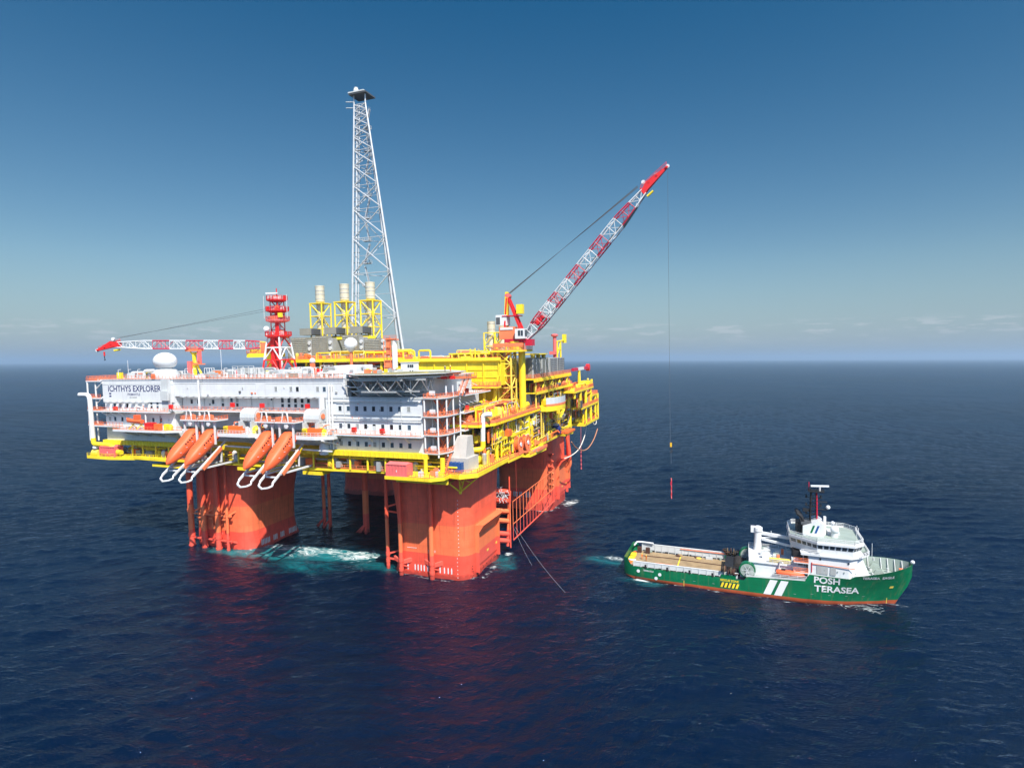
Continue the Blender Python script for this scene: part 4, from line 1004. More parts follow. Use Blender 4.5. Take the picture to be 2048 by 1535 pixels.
# ================================================================== lifeboat stations
LABB = ['first from the left of the four orange free-fall lifeboats', 'second from the left of the four orange free-fall lifeboats',
        'third from the left of the four orange free-fall lifeboats', 'rightmost of the four orange free-fall lifeboats']
LABR = ['white launching ramp under the leftmost orange lifeboat', 'white launching ramp under the second orange lifeboat from the left',
        'white launching ramp under the third orange lifeboat from the left', 'white launching ramp under the rightmost orange lifeboat']
def lifeboat(x, label):
    t = thing('lifeboat', label, 'lifeboat', (x, -69, 36), 'orange free-fall lifeboats')
    ax = Vector((0, -math.cos(R(35)), -math.sin(R(35)))); upv = Vector((0, -math.sin(R(35)), math.cos(R(35)))); sd = Vector((1,0,0))
    c0 = Vector((x, -63.9, 41.9))
    st_ = [(-0.5, 1.3, 1.0, 1.5), (-0.2, 1.75, 1.3, 2.1), (0.8, 2.0, 1.45, 2.75), (2.2, 2.15, 1.55, 2.95), (3.8, 2.2, 1.6, 2.55), (6, 2.2, 1.62, 2.35), (8.5, 2.1, 1.55, 2.15), (10.6, 1.75, 1.3, 1.75), (12.2, 1.2, 0.95, 1.2), (13.3, 0.6, 0.5, 0.65), (13.8, 0.1, 0.1, 0.15)]
    rings = []; n = 20
    for s_, w, lo, hi in st_:
        rg = []
        for k in range(n):
            a = 2*math.pi*k/n; cx, sy = math.cos(a), math.sin(a)
            e = 0.72; px = math.copysign(abs(cx)**e, cx)*w; py = math.copysign(abs(sy)**e, sy)*(hi if sy > 0 else lo)
            rg.append(c0+ax*s_+sd*px+upv*py)
        rings.append(rg)
    vs = sum(rings, []); fs = []
    for i in range(len(rings)-1):
        for k in range(n): fs.append((i*n+k, i*n+(k+1) % n, (i+1)*n+(k+1) % n, (i+1)*n+k))
    fs += [tuple(range(n-1, -1, -1)), tuple(range((len(rings)-1)*n, len(rings)*n))]
    MB().add(vs, fs).build('hull', 'boat_orange', t)
    m = MB().beam(c0+ax*0.3+upv*1.2, c0-ax*0.58+upv*0.9, 1.9, 1.7); m.build('stern_hatch', 'crimson', t)
    m = MB()
    for s in (-1, 1):
        for q in (2.0, 2.7): 
            p = c0+ax*q+upv*1.75+sd*s*1.93; m.cbox(p, (0.2, 0.45, 0.36))
    m.build('porthole', 'black', t)
    MB().beam(c0+ax*1+upv*-0.1+sd*2.18, c0+ax*9+upv*-0.1+sd*2.08, 0.1, 0.22).build('rubbing_strake', 'boat_orange', t)
    MB().beam(c0+ax*1+upv*-0.1-sd*2.18, c0+ax*9+upv*-0.1-sd*2.08, 0.1, 0.22).build('rubbing_strake', 'boat_orange', t)
    for s in (-1, 1):
        for q in (0.9, 3.6, 4.5, 5.4, 6.3): MB().cbox(c0+ax*q+upv*1.5+sd*s*2.06, (0.14, 0.5, 0.3)).build('side_window', 'black', t, smooth=False)
        for q in (1.6, 4.2, 6.8, 9.2): MB().cbox(c0+ax*q+upv*0.55+sd*s*(2.2 if q < 8 else 2.03), (0.06, 0.55, 0.16)).build('reflective_tape', 'white', t, smooth=False)
    MB().beam(c0-ax*0.5+upv*0.1, c0-ax*1.3-upv*0.3, 0.25, 1.3).build('rudder', 'boat_orange', t)
    MB().lathe(c0-ax*0.9-upv*0.2, [(0.02,-0.1), (0.55,-0.1), (0.55,0.1), (0.02,0.1)], 10, 'y').build('propeller_ring', 'dark_grey', t)
    MB().beam(c0+ax*4.6+upv*2.45, c0+ax*8.6+upv*2.15, 0.5, 0.16).build('grab_rail', 'boat_orange', t)
    return t
def ramp(x, label):
    t = thing('launch_ramp', label, 'launch ramp', (x, -68, 33), 'white lifeboat launching ramps')
    A = Vector((0,-62.2,39.5)); Bq = Vector((0,-74.9,30.7)); d = (Bq-A)
    for s in (-2.3, 2.3): MB().beam(A+Vector((x+s,0,0)), Bq+Vector((x+s,0,0)), 0.42, 0.55).build('rail', 'white_tube', t)
    e = Bq+Vector((x,0,0))
    m = MB(); pts = [e+Vector((-2.15,0,0)), e+Vector((-1.7,-1.2,-0.9)), e+Vector((0,-1.9,-1.35)), e+Vector((1.9,-1.5,-1.1)), e+Vector((2.5,-0.4,-0.7)), e+Vector((2.15,0,0))]
    for a, b in zip(pts[:-1], pts[1:]): m.beam(a, b, 0.4, 0.42)
    m.build('end_bow', 'white_tube', t)
    for f in (0.12, 0.45, 0.82):
        p = A+d*f+Vector((x,0,-0.6)); MB().beam(p-Vector((2.15,0,0)), p+Vector((2.15,0,0)), 0.35, 0.4).build('cross_tie', 'white_tube', t)
    for s in (-2.15, 2.15):                                  # struts back to the deck frame
        p = A+d*0.8+Vector((x+s,0,0)); MB().beam(p, (x+s+1.2,-58.5,32.8), 0.45, 0.5).build('strut', 'white_tube', t)
        p = A+d*0.12+Vector((x+s,0,0)); MB().beam(p, (x+s, p.y-0.3, 33.2), 0.36, 0.36).build('strut', 'white_tube', t)
    m = MB().beam(A+d*0.15+Vector((x+2.6,0,-0.5)), A+d*0.72+Vector((x+2.6,0,-0.9)), 0.25, 1.1); m.build('side_ladder', 'coral', t)
    # embarkation gantry
    for s in (-2.6, 2.3):
        p = Vector((x+s, -66.0, 46.3)); MB().beam(p, (x+s,-66.0,39.0), 0.5, 0.45).build('gantry_leg', 'white_tube', t)
        MB().add([p+Vector((-1.0,0,0)), p+Vector((1.0,0,0)), p+Vector((0.25,0,-2.0)), p+Vector((-0.25,0,-2.0))], [(0,1,2,3)]).build('gusset', 'white_tube', t)
    MB().prism([(x-3.4,-67), (x+3.6,-67), (x+3.6,-62), (x-3.4,-62)], 46.2, 46.6).build('embarkation_deck', 'white', t, smooth=False)
    MB().rail([(x-3.3,-62,46.6), (x-3.3,-66.9,46.6), (x+3.5,-66.9,46.6), (x+3.5,-62,46.6)], r=0.075, step=1.2, mid=3).build('railing', 'coral', t)
    MB().pipe([(x-1.0,-66.8,46.6), (x-0.5,-66.8,49.4), (x+0.9,-66.8,49.4), (x+1.4,-66.8,46.6)], 0.22, 8).build('release_arch', 'white_tube', t)
    MB().cbox((x+0.4,-65.5,47.4), (1.3,1.0,1.2)).build('winch', 'coral', t)
    MB().lathe((x+0.4,-66.6,45.4), [(0.02,-0.2), (0.75,-0.15), (0.75,0.15), (0.02,0.2)], 12, 'y').build('sheave', 'white', t)
    return t
XB = (-36.7, -29.2, -6.9, 0.7)
b0 = lifeboat(XB[0], LABB[0]); r0 = ramp(XB[0], LABR[0])
for x, lb, lr in list(zip(XB, LABB, LABR))[1:]:
    dup(b0, (x-XB[0], 0, 0), lb); dup(r0, (x-XB[0], 0, 0), lr)
def station(x0, x1, label, seed):
    t = thing('muster_platform', label, 'platform', ((x0+x1)/2, -62, 42))
    MB().prism([(x0,YL-6.2), (x1-5,YL-6.2), (x1,YL-4.0), (x1,YL-0.1), (x0,YL-0.1)], 41.5, 42.35).build('deck_plate', 'white', t, smooth=False)
    MB().rail([(x0,YL-6.1,42.35), (x1-5,YL-6.1,42.35), (x1,YL-4.0,42.35)], r=0.06, step=1.2).build('railing', 'white_tube', t)
    MB().rail([(x0,YL-5.6,42.35), (x1-5,YL-5.6,42.35)], r=0.06, step=1.5).build('railing', 'coral', t)
    for x in np.linspace(x0+1, x1-3, 4):
        MB().beam((x, YL-5.6, 41.4), (x+3.2, -56, 37.9), 0.36, 0.36).build('bracket', 'white_tube', t)
    MB().beam((x0, YL-3.5, 38.2), (x1-1, YL-3.5, 38.0), 0.4, 0.4).build('tie_beam', 'white_tube', t)
    rd = random.Random(seed)
    xc = x0+2.2
    MB().box(xc+1.2, xc+5.4, YL-5.3, YL-3.6, 42.4, 44.7).build('liferaft_locker', 'orange', t, smooth=False)
    MB().box(xc-0.6, xc+0.9, YL-5.4, YL-4.2, 42.4, 44.6).build('sign_cabinet', 'yellow', t, smooth=False)
    m = MB()
    for q in (-0.3, 0.15, 0.6): m.box(xc+q-0.1, xc+q+0.1, YL-5.46, YL-5.405, 43.1, 44.2)
    m.build('sign_bar', 'black', t, smooth=False)
    MB().lathe((x1-4.6,YL-3.4,42.4), [(1.2,0), (1.25,0.9), (0.9,1.9), (0.2,2.4), (0.05,2.45)], 14).build('foam_tank', 'yellow', t)
    for i in range(22):
        MB().cbox((rd.uniform(x0+1, x1-1), rd.uniform(YL-3.4, YL-0.6), 42.4+0.9), (rd.uniform(.3, 1.3), rd.uniform(.3, .9), rd.uniform(.6, 2.2))).build('deck_fitting', rd.choice(['white', 'light_grey', 'coral', 'white', 'orange', 'grey', 'yellow']), t, smooth=False)
    for i in range(9):
        x = rd.uniform(x0+1, x1-2); MB().pipe([(x,YL-2.5,42.4), (x,YL-2.5,44.2+rd.random()*2), (x+rd.uniform(1, 3),YL-1.5,45.5)], 0.12, 6).build('pipe', rd.choice(['light_grey', 'white_tube', 'coral']), t)
    # horizontal air-intake drum above the platform
    xd = x1-7.5
    pr_ = [(YL-3.4, 46.2), (YL-3.6, 47.2), (YL-3.4, 48.4), (YL-2.8, 49.4), (YL-1.8, 49.9), (YL-0.4, 49.9), (YL-0.4, 46.2)]
    k = len(pr_); xa, xb = xd-3.2, xd+2.4
    d = MB().add([(xa, y, zz) for y, zz in pr_]+[(xb, y, zz) for y, zz in pr_], [tuple(range(k-1, -1, -1)), tuple(range(k, 2*k))]+[(i, (i+1) % k, k+(i+1) % k, k+i) for i in range(k)]).build('intake_hood', 'light_grey', t, smooth=False)
    for q in np.linspace(xa+0.2, xb-0.2, 6):
        m = MB()
        for (y0, z0), (y1, z1) in zip(pr_[:5], pr_[1:6]): m.beam((q, y0-0.02, z0), (q, y1-0.02, z1), 0.10, 0.16)
        m.build('hood_rib', 'light_grey', d, smooth=False)
    MB().lathe((xb+0.01, YL-2.0, 47.9), [(0.02,0), (0.7,0), (0.8,0.15), (0.8,0.3), (0.6,0.3)], 16, 'x').build('hood_mouth', 'coral', d)
    for q in (-2.5, 2.0): MB().box(xd+q-0.3, xd+q+0.3, YL-4.6, YL-1.6, 42.4, 46.2).build('drum_saddle', 'light_grey', t)
    return t
station(-25.8, -8.6, 'white railed muster platform between the two pairs of lifeboats', 1)
station(4.0, 15.4, 'white railed muster platform right of the four lifeboats', 2)
# rescue boat on its cradle on the left gallery
t = thing('rescue_boat', 'small orange open rescue boat in a cradle on the left gallery', 'boat', (-64.5, -63.5, 42.6))
rings = []; n = 12
for s_, w, h in ((-3.4,0.85,0.5), (-3.0,1.05,0.75), (0,1.15,0.9), (2.2,0.95,0.95), (3.4,0.45,1.15), (3.9,0.06,1.3)):
    rings.append([(-64.5-s_, -63.6+w*math.cos(2*math.pi*k/n), 45.3+(h*0.55 if math.sin(2*math.pi*k/n) > 0 else 0.9)*math.sin(2*math.pi*k/n)+(0.25*max(0, s_-1)/2)) for k in range(n)])
vs = sum(rings, []); fs = [(i*n+k, i*n+(k+1) % n, (i+1)*n+(k+1) % n, (i+1)*n+k) for i in range(len(rings)-1) for k in range(n)]+[tuple(range(n-1, -1, -1)), tuple(range((len(rings)-1)*n, len(rings)*n))]
MB().add(vs, fs).build('hull', 'boat_orange', t)
MB().box(-64.4, -62.4, -64.2, -63, 45.8, 47.3).build('console', 'boat_orange', t)
m = MB()
for x in (-66.3, -62.6): m.beam((x,-64.6,42.6), (x+0.8,-63,44.4), 0.3, 0.3).beam((x+1.4,-62.6,42.6), (x+0.6,-64,44.4), 0.3, 0.3)
m.build('cradle', 'yellow_pale', t)
m = MB().pipe([(-61.5,-62,42.6), (-61.5,-62,49.2), (-64,-63.4,50.2)], 0.25, 8); m.build('davit', 'white_tube', t)
# ================================================================== process decks
YEL = ['yellow', 'yellow', 'yellow_deep', 'yellow_deep', 'yellow_pale', 'orange', 'coral', 'steel', 'light_grey', 'yellow', 'dark_grey', 'grey']
def clutter(par, x0, x1, y0, y1, z0, h, n, seed, mats=YEL, along='y', vess=0.18, vert=0.2):
    """pipework, vessels, skids and cable trays packed on a deck"""
    rd = random.Random(seed)
    for i in range(n):
        x, y = rd.uniform(x0, x1), rd.uniform(y0, y1); k = rd.random(); mt = rd.choice(mats)
        if k < 0.34:
            L = rd.uniform(0.25, 0.6)*((y1-y0) if along == 'y' else (x1-x0)); zz = z0+rd.uniform(0.4, 1)*h; r = rd.uniform(0.12, 0.4)
            if along == 'y': b = min(y+L, y1); pts = [(x, y, z0), (x, y, zz), (x, b, zz), (x+rd.uniform(-1, 1), b, zz*0.5+z0*0.5)]
            else: b = min(x+L, x1); pts = [(x, y, z0), (x, y, zz), (b, y, zz), (b, y+rd.uniform(-1, 1), zz*0.5+z0*0.5)]
            MB().pipe(pts, r, 7, 3).build('pipe', mt, par)
        elif k < 0.34+vess:
            r = rd.uniform(0.5, min(1.3, h*0.3)); hh = rd.uniform(0.5, 0.95)*h
            if rd.random() < 0.5: MB().lathe((x, y, z0), [(0.02,0), (r*0.8,0), (r,0.2), (r,hh-r*0.6), (r*0.6,hh-r*0.15), (0.02,hh)], 14).build('vessel', mt, par)
            else:
                L = rd.uniform(2.5, 6); MB().lathe((x, y, z0+r+0.4), [(0.02,-L/2-r*0.5), (r*0.75,-L/2-r*0.25), (r,-L/2), (r,L/2), (r*0.75,L/2+r*0.25), (0.02,L/2+r*0.5)], 14, along).build('vessel', mt, par)
        elif k < 0.34+vess+vert:
            r = rd.uniform(0.1, 0.35); MB().tube((x, y, z0), (x, y, z0+h*rd.uniform(0.7, 1.0)), r, 7).build('riser_pipe', mt, par)
        elif k < 0.90:
            MB().cbox((x, y, z0+h*0.22), (rd.uniform(0.6, 2.4), rd.uniform(0.6, 2.6), h*rd.uniform(0.3, 0.5))).build('equipment_skid', mt, par, smooth=False)
        else:
            m = MB(); w = rd.uniform(1.2, 2.5); hh = h*rd.uniform(0.5, 0.9)
            for s in (0, w):
                m.tube((x, y+s, z0), (x, y+s, z0+hh), 0.1, 5)
            m.tube((x, y, z0+hh), (x, y+w, z0+hh), 0.1, 5).tube((x, y, z0+hh*0.5), (x, y+w, z0+hh*0.5), 0.07, 4)
            m.build('pipe_support', mt, par)
def lattice(par, x0, x1, y0, y1, z0, z1, bays, mat, r=0.3, nm='brace', diag=True):
    P = [(x0,y0), (x1,y0), (x1,y1), (x0,y1)]
    for p in P: MB().tube((*p, z0), (*p, z1), r, 8).build('leg', mat, par)
    for k in range(bays):
        a = z0+(z1-z0)*k/bays; b = z0+(z1-z0)*(k+1)/bays
        for i in range(4):
            p, q = P[i], P[(i+1) % 4]
            if diag: MB().tube((*p, a if (k+i) % 2 else b), (*q, b if (k+i) % 2 else a), r*0.62, 6).build(nm, mat, par)
            MB().tube((*p, b), (*q, b), r*0.62, 6).build('tie', mat, par)

# ---- module with the big ribbed wall
wm = thing('ribbed_wall_module', 'tall bright yellow module with a ribbed plate wall behind the helideck', 'module', (31, 5, 45))
WX = [13, 19.2, 25.4, 31.6, 37.8, 44.0, 49.6]
for a, b in zip(WX[:-1], WX[1:]):
    p = MB(); zz = [54.2, 57.0, 59.6, 62.2]
    for c, d in zip(zz[:-1], zz[1:]): p.box(a+0.12, b-0.12, -20, -19.6, c+0.05, d-0.05)
    p.build('wall_panel', 'yellow', wm, smooth=False)
for x in WX: MB().box(x-0.16, x+0.16, -20.45, -19.6, 54.2, 62.3).build('wall_rib', 'yellow', wm, smooth=False)
for zz in (57.0, 59.6): MB().box(13, 49.6, -20.2, -19.62, zz-0.1, zz+0.1).build('wall_stiffener', 'yellow', wm, smooth=False)
MB().tube((11.5,-20.3,62.9), (50.2,-20.3,62.9), 0.75, 12).build('top_girder', 'yellow', wm)
MB().box(13.2, 49.4, -19.5, 30, 54.3, 62.2).build('shell', 'yellow', wm, smooth=False)
MB().box(49.45, 50.0, -19.5, 30, 54.3, 62.2).build('side_wall', 'yellow', wm, smooth=False)
MB().box(12, 50.2, -19, 30, 62.3, 62.7).build('roof_deck', 'yellow', wm, smooth=False)
MB().box(30, 50.4, -24.2, -20.5, 53.6, 54.15).build('walkway', 'yellow', wm, smooth=False)
MB().rail([(30,-24.1,54.15), (50.3,-24.1,54.15), (50.3,-20.6,54.15)], r=0.09, step=1.3, mid=4, h=1.5).build('railing', 'coral', wm)
MB().rail([(30,-22.5,54.15), (50,-22.5,54.15)], r=0.1, step=1.6, mid=3, h=1.0).build('pipe_rack', 'red', wm)
MB().box(14, 49.5, -12, -11.4, 45, 53.5).build('bulkhead', 'yellow', wm, smooth=False)
for x in (36.5, 44.5, 48.5): MB().tube((x,-21.5,45), (x,-21.5,53.6), 0.6 if x > 44 else 0.42, 10).build('post', 'yellow', wm)
MB().beam((47,-21.5,45.5), (50,-21.5,57.5), 1.0, 0.6).build('fin', 'yellow', wm)
MB().rail([(12.5,-19.6,62.7), (50,-19.6,62.7)], r=0.08, step=1.6).build('railing', 'coral', wm)
clutter(wm, 14, 34, -17, 8, 62.7, 2.2, 40, 31, ['coral', 'coral', 'yellow', 'light_grey', 'steel', 'yellow_pale'], 'x', vert=0.35)
clutter(wm, 30, 47, -18, 0, 62.7, 4.4, 40, 32, ['yellow', 'yellow', 'coral', 'yellow_pale', 'orange', 'steel'], 'x')
MB().box(29, 46, -16, -12, 64.9, 65.4).build('pipe_deck', 'yellow', wm, smooth=False)
for x in np.arange(30, 47, 2.6): MB().box(x, x+0.4, -16, -12, 62.7, 64.9).build('pipe_bent', 'yellow_pale', wm, smooth=False)
for x0 in (11.8, 18.2):
    m = MB(); m.pipe([(x0,-18,62.7), (x0,-18,66.6), (x0+4.6,-18,66.6), (x0+4.6,-18,62.7)], 0.34, 8); m.build('pipe_loop', 'yellow', wm)
    MB().box(x0+1, x0+3.6, -18.6, -17.6, 62.75, 64.6).build('loop_skid', 'coral', wm, smooth=False)

# ---- main deck along the starboard side
pd = thing('process_deck', 'crowded yellow main process deck along the right side with orange handrails', 'module', (50, 5, 33))
MB().prism([(43.5,-47.5), (53.5,-47.5), (56.4,-42), (56.4,62), (8,62), (8,-25), (43.5,-25)], 44.5, 45.1).build('deck_plate', 'yellow', pd, smooth=False)
for a, b in (((53.5,-47.5), (56.4,-42)), ((56.4,-42), (56.4,2)), ((44,-47.5), (53.5,-47.5)), ((56.4,24), (56.4,62))):
    MB().beam((*a, 44.1), (*b, 44.1), 0.7, 0.85).build('edge_girder', 'yellow', pd)
    MB().rail([(*a, 45.1), (*b, 45.1)], r=0.09, step=1.5, mid=3, h=1.3).build('railing', 'coral', pd)
    MB().beam((*a, 44.82), (*b, 44.82), 0.78, 0.58).build('kick_plate', 'coral', pd)
rb = MB().box(56.75, 56.92, -0.08, 0.08, 43.7, 44.5).build('stiffener', 'yellow_deep', pd, smooth=False)
for k in range(1, 66):
    y = -41.5+1.55*k
    if not 2 < y < 25: instance(rb, (0, y, 0))
rb.location.y = -41.5
# pillars and raking braces of the starboard face
for y, r in ((-38, 0.6), (-9, 1.15), (15.5, 0.8), (31, 1.1), (50, 1.0)): MB().tube((55.2,y,31), (55.2,y,44.2), r, 14).build('pillar', 'yellow', pd)
for a, b, r in (((55.2,-9,37.5), (55.2,2.6,43.6), 0.85), ((55.2,-9,38), (55.2,-18,42.8), 0.8), ((55.2,15.5,37), (55.2,28,43.6), 0.7), ((55.2,-38,36), (55.2,-32,43.5), 0.5), ((55.2,31,36), (55.2,48,43.6), 0.7)):
    MB().tube(a, b, r, 12).build('raking_brace', 'yellow', pd)
for y0, y1, zz in ((-36, -12, 38.4), (-33, -10, 36.2)): MB().beam((55.6,y0,zz), (55.6,y1,zz), 0.7, 0.7).build('pipe_rack_beam', 'yellow', pd)
for k, y in enumerate(np.arange(-37, -14, 2.1)): MB().tube((54.4,y,38.4), (54.4,y,44.4), 0.38, 8).build('riser_pipe', 'yellow', pd)
for k, y in enumerate(np.arange(-35, -11, 2.4)): MB().tube((55.6,y,33), (55.6,y,38.6), 0.28, 8).build('riser_pipe', 'yellow', pd)
MB().box(53.2, 54.2, -34, -30, 38, 43.5).build('panel', 'orange', pd, smooth=False)
for k in range(9): MB().box(53.6, 55.4, -15.4, -11.8, 36.5+k*0.8, 36.72+k*0.8).build('cooler_slat', 'dark_grey' if k % 2 else 'steel', pd, smooth=False)
for zz in (34.5, 36.5, 39, 41): MB().box(55.9, 56.2, -14, -9.8, zz, zz+0.25).build('ladder_rung', 'white_tube', pd, smooth=False)
m = MB()
for y in (4.4, 7.2):
    m.tube((56.3,y,32), (56.3,y,43.5), 0.22, 6)
for zz in np.arange(32.5, 43.5, 0.75): m.tube((56.3,4.4,zz), (56.3,7.2,zz), 0.14, 5)
m.build('ladder_tower', 'yellow_pale', pd)
clutter(pd, 44.5, 55.5, -46, -14, 32.6, 5.6, 130, 41)
clutter(pd, 45, 55.5, -44, -12, 38.6, 5.4, 90, 47)
clutter(pd, 50, 55.8, -12, 34, 32.6, 7.5, 110, 42)
clutter(pd, 50.5, 55.8, -10, 50, 38.6, 5.4, 80, 48)
clutter(pd, 44.5, 55.6, -46, -20, 45.1, 4.6, 150, 43, ['yellow', 'yellow', 'yellow_pale', 'orange', 'coral', 'steel'])
clutter(pd, 47, 55.9, -8, 34, 45.1, 5.0, 120, 44, ['yellow', 'coral', 'orange', 'dark_grey', 'steel', 'yellow_pale', 'yellow'])
clutter(pd, 50, 55, 30, 60, 45.1, 5.0, 26, 45)
for k, y in enumerate(np.arange(-43, -24, 2.3)):
    MB().pipe([(47,y,45.1), (47,y,48.4), (54.6,y+0.6,48.4), (55.2,y+0.6,45.1)], 0.34, 8).build('manifold_pipe', 'yellow', pd)
for y in np.arange(-44, -26, 3): MB().lathe((54.4,y,45.1), [(1.0,0), (1.05,1.0), (0.6,1.7), (0.05,1.8)], 12).build('valve_bonnet', 'yellow_pale', pd)
MB().box(20, 46, -26, -25, 47.0, 47.6).build('pipe_deck', 'yellow', pd, smooth=False)
clutter(pd, 36, 47, -26, -22, 45.1, 6, 20, 46)
MB().box(46.0, 46.6, -20, 56, 33, 44.2).build('bulkhead', 'louvre', pd, smooth=False)
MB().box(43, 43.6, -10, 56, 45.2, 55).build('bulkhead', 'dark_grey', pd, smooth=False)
FP = random.Random(77)
for i in range(220):
    y = FP.uniform(-45, 50); zz = FP.uniform(33, 43.5); k = FP.random(); r = FP.uniform(0.07, 0.17); mt = FP.choice(['yellow_pale', 'yellow', 'steel', 'light_grey', 'coral', 'yellow_deep', 'grey', 'dark_grey'])
    x = FP.uniform(54.6, 56.4)
    if k < 0.45: MB().tube((x,y,zz), (x,y+FP.uniform(2, 9),zz), r, 6).build('fine_pipe', mt, pd)
    elif k < 0.8: MB().tube((x,y,zz), (x,y,min(44, zz+FP.uniform(1.5, 6))), r, 6).build('fine_pipe', mt, pd)
    elif k < 0.92: MB().box(x-0.2, x+0.2, y, y+FP.uniform(3, 10), zz, zz+0.1).build('cable_tray', FP.choice(['grey', 'steel', 'dark_grey']), pd, smooth=False)
    else: MB().cbox((x,y,zz), (0.5,FP.uniform(.5, 1.2),FP.uniform(.5, 1.4))).build('junction_box', FP.choice(['light_grey', 'coral', 'white']), pd, smooth=False)
for i in range(70):
    y = FP.uniform(-46, 34); x = FP.uniform(46, 55.8); h = FP.uniform(1.5, 4.5); mt = FP.choice(['yellow_pale', 'yellow_deep', 'steel', 'light_grey', 'coral', 'orange', 'grey'])
    MB().pipe([(x,y,45.1), (x,y,45.1+h), (x+FP.uniform(-1.5, 1.5),y+FP.uniform(-3, 3),45.1+h)], FP.uniform(0.07, 0.16), 6, 2).build('fine_pipe', mt, pd)
# lower side walkway, stepped
lw = thing('side_walkway', 'stepped yellow side walkway with orange rails along the hull top', 'walkway', (57, 0, 31))
for poly, zz in (([(52.4,-33), (57.0,-33), (57.6,-20), (52.4,-20)], 31.6), ([(52.4,-19.9), (59.4,-18.5), (60.4,-3), (56.5,4), (52.4,4)], 31.0), ([(52.4,4.1), (57,4.1), (57.2,27), (52.4,27)], 31.6), ([(52.4,27.1), (59.8,24.6), (61,33), (60.6,36), (52.4,40)], 31.8)):
    MB().prism(poly, zz-0.9, zz).build('deck_plate', 'yellow', lw, smooth=False)
    MB().rail([(*poly[1], zz), (*poly[2], zz)], r=0.08, step=1.3, mid=3).build('railing', 'coral', lw)
MB().box(58, 60.2, -13, -4, 31.02, 31.4).build('hatch_cover', 'green_grey', lw, smooth=False)
MB().box(60.2, 60.5, -13, -2, 31.02, 32.0).build('fender_board', 'coral', lw, smooth=False)
MB().box(57.5, 61.2, 24.9, 36.3, 31.85, 32.6).build('kerb', 'orange', lw, smooth=False)
clutter(lw, 53.5, 58, -18, 22, 31.8, 2.6, 26, 51, ['coral', 'yellow', 'yellow_pale', 'orange', 'steel'])
for i, (y, lb) in enumerate(((-22.0, 'near one of two orange hose reels on the side walkway'), (-17.2, 'far one of two orange hose reels on the side walkway'))):
    t = thing('hose_reel', lb, 'hose reel', (57.2, y, 32), 'orange hose reels')
    for s in (-0.75, 0.75):
        m = MB(); m.lathe((56.6+s+(0.9 if i else 0), y, 34.9), [(2.1,-0.12), (2.7,-0.12), (2.7,0.12), (2.1,0.12), (2.1,-0.12)], 28, 'x')
        for a in range(10):
            c = R(36*a); m.beam((56.6+s+(0.9 if i else 0), y+0.6*math.cos(c), 34.9+0.6*math.sin(c)), (56.6+s+(0.9 if i else 0), y+2.2*math.cos(c), 34.9+2.2*math.sin(c)), 0.16, 0.22)
        m.build('wheel', 'coral', t)
    ox = 56.6+(0.9 if i else 0)
    MB().lathe((ox,y,34.9), [(0.02,-0.7), (1.9,-0.7), (1.9,0.7), (0.02,0.7)], 24, 'x').build('hose_coil', 'orange', t)
    MB().lathe((ox+0.76,y,34.9), [(0.25,0), (0.75,0.02), (0.7,0.3), (0.25,0.3)], 16, 'x').build('hub', 'white', t)
    MB().box(ox-1, ox+1, y-2.2, y+2.2, 31.7, 32.3).build('base', 'coral', t)
t = thing('deck_winch', 'dark blue covered winch drum under the far yellow pillar', 'winch', (56.5, 24, 32))
MB().sphere((56.5,24,34.0), 1.9, 14, 8, -0.5, 0.9).build('drum', 'navy', t); MB().box(54.8, 58.2, 22.2, 25.8, 32.0, 33.1).build('base', 'navy', t)
MB().pipe([(55.6,24,35), (55.2,24,38), (57.6,25.4,33)], 0.16, 6).build('hose', 'rubber', t); MB().box(54.9, 57.4, 23, 25, 35.4, 36.0).build('cover', 'light_grey', t)

# ---- upper deck with louvred houses, starboard aft
ud = thing('upper_deck', 'yellow upper deck with louvred cooler houses right of the main crane', 'module', (50, 20, 55))
MB().box(43, 57.6, -6, 45, 55.2, 55.8).build('deck_plate', 'yellow', ud, smooth=False)
MB().beam((57.4,-6,54.85), (57.4,45,54.85), 0.6, 0.8).build('edge_girder', 'yellow', ud)
for y in np.arange(-5, 45, 1.9): MB().box(57.7, 57.86, y-0.08, y+0.08, 54.5, 55.2).build('stiffener', 'yellow_deep', ud, smooth=False)
for y in (2.5, 13, 24, 36): MB().tube((57.2,y,50.6), (57.2,y+4.5,54.4), 0.22, 6).build('raking_brace', 'yellow', ud)
MB().beam((57.4,-4,50.4), (57.4,47,50.4), 0.6, 0.9).build('edge_girder', 'yellow', ud)
MB().box(45, 57.6, -4, 47, 50.2, 50.6).build('deck_plate', 'yellow', ud, smooth=False)
MB().rail([(44,-6,55.8), (57.4,-6,55.8), (57.4,45,55.8)], r=0.09, step=1.5, mid=3, h=1.4).build('railing', 'coral', ud)
MB().rail([(57.4,-4,50.6), (57.4,47,50.6)], r=0.09, step=1.5, mid=3, h=1.4).build('railing', 'coral', ud)
for y in (-3, 8, 19, 30, 42): MB().tube((56.8,y,45), (56.8,y,54.6), 0.32, 8).build('post', 'yellow_pale', ud)
clutter(ud, 47, 57.2, -2, 44, 50.7, 3.8, 90, 61, ['yellow', 'orange', 'dark_grey', 'coral', 'yellow_pale'])
MB().box(44, 54.8, -8, 46, 45.2, 50).build('machinery_shade', 'dark_grey', ud, smooth=False)  # dark box stands in for the shade between the decks
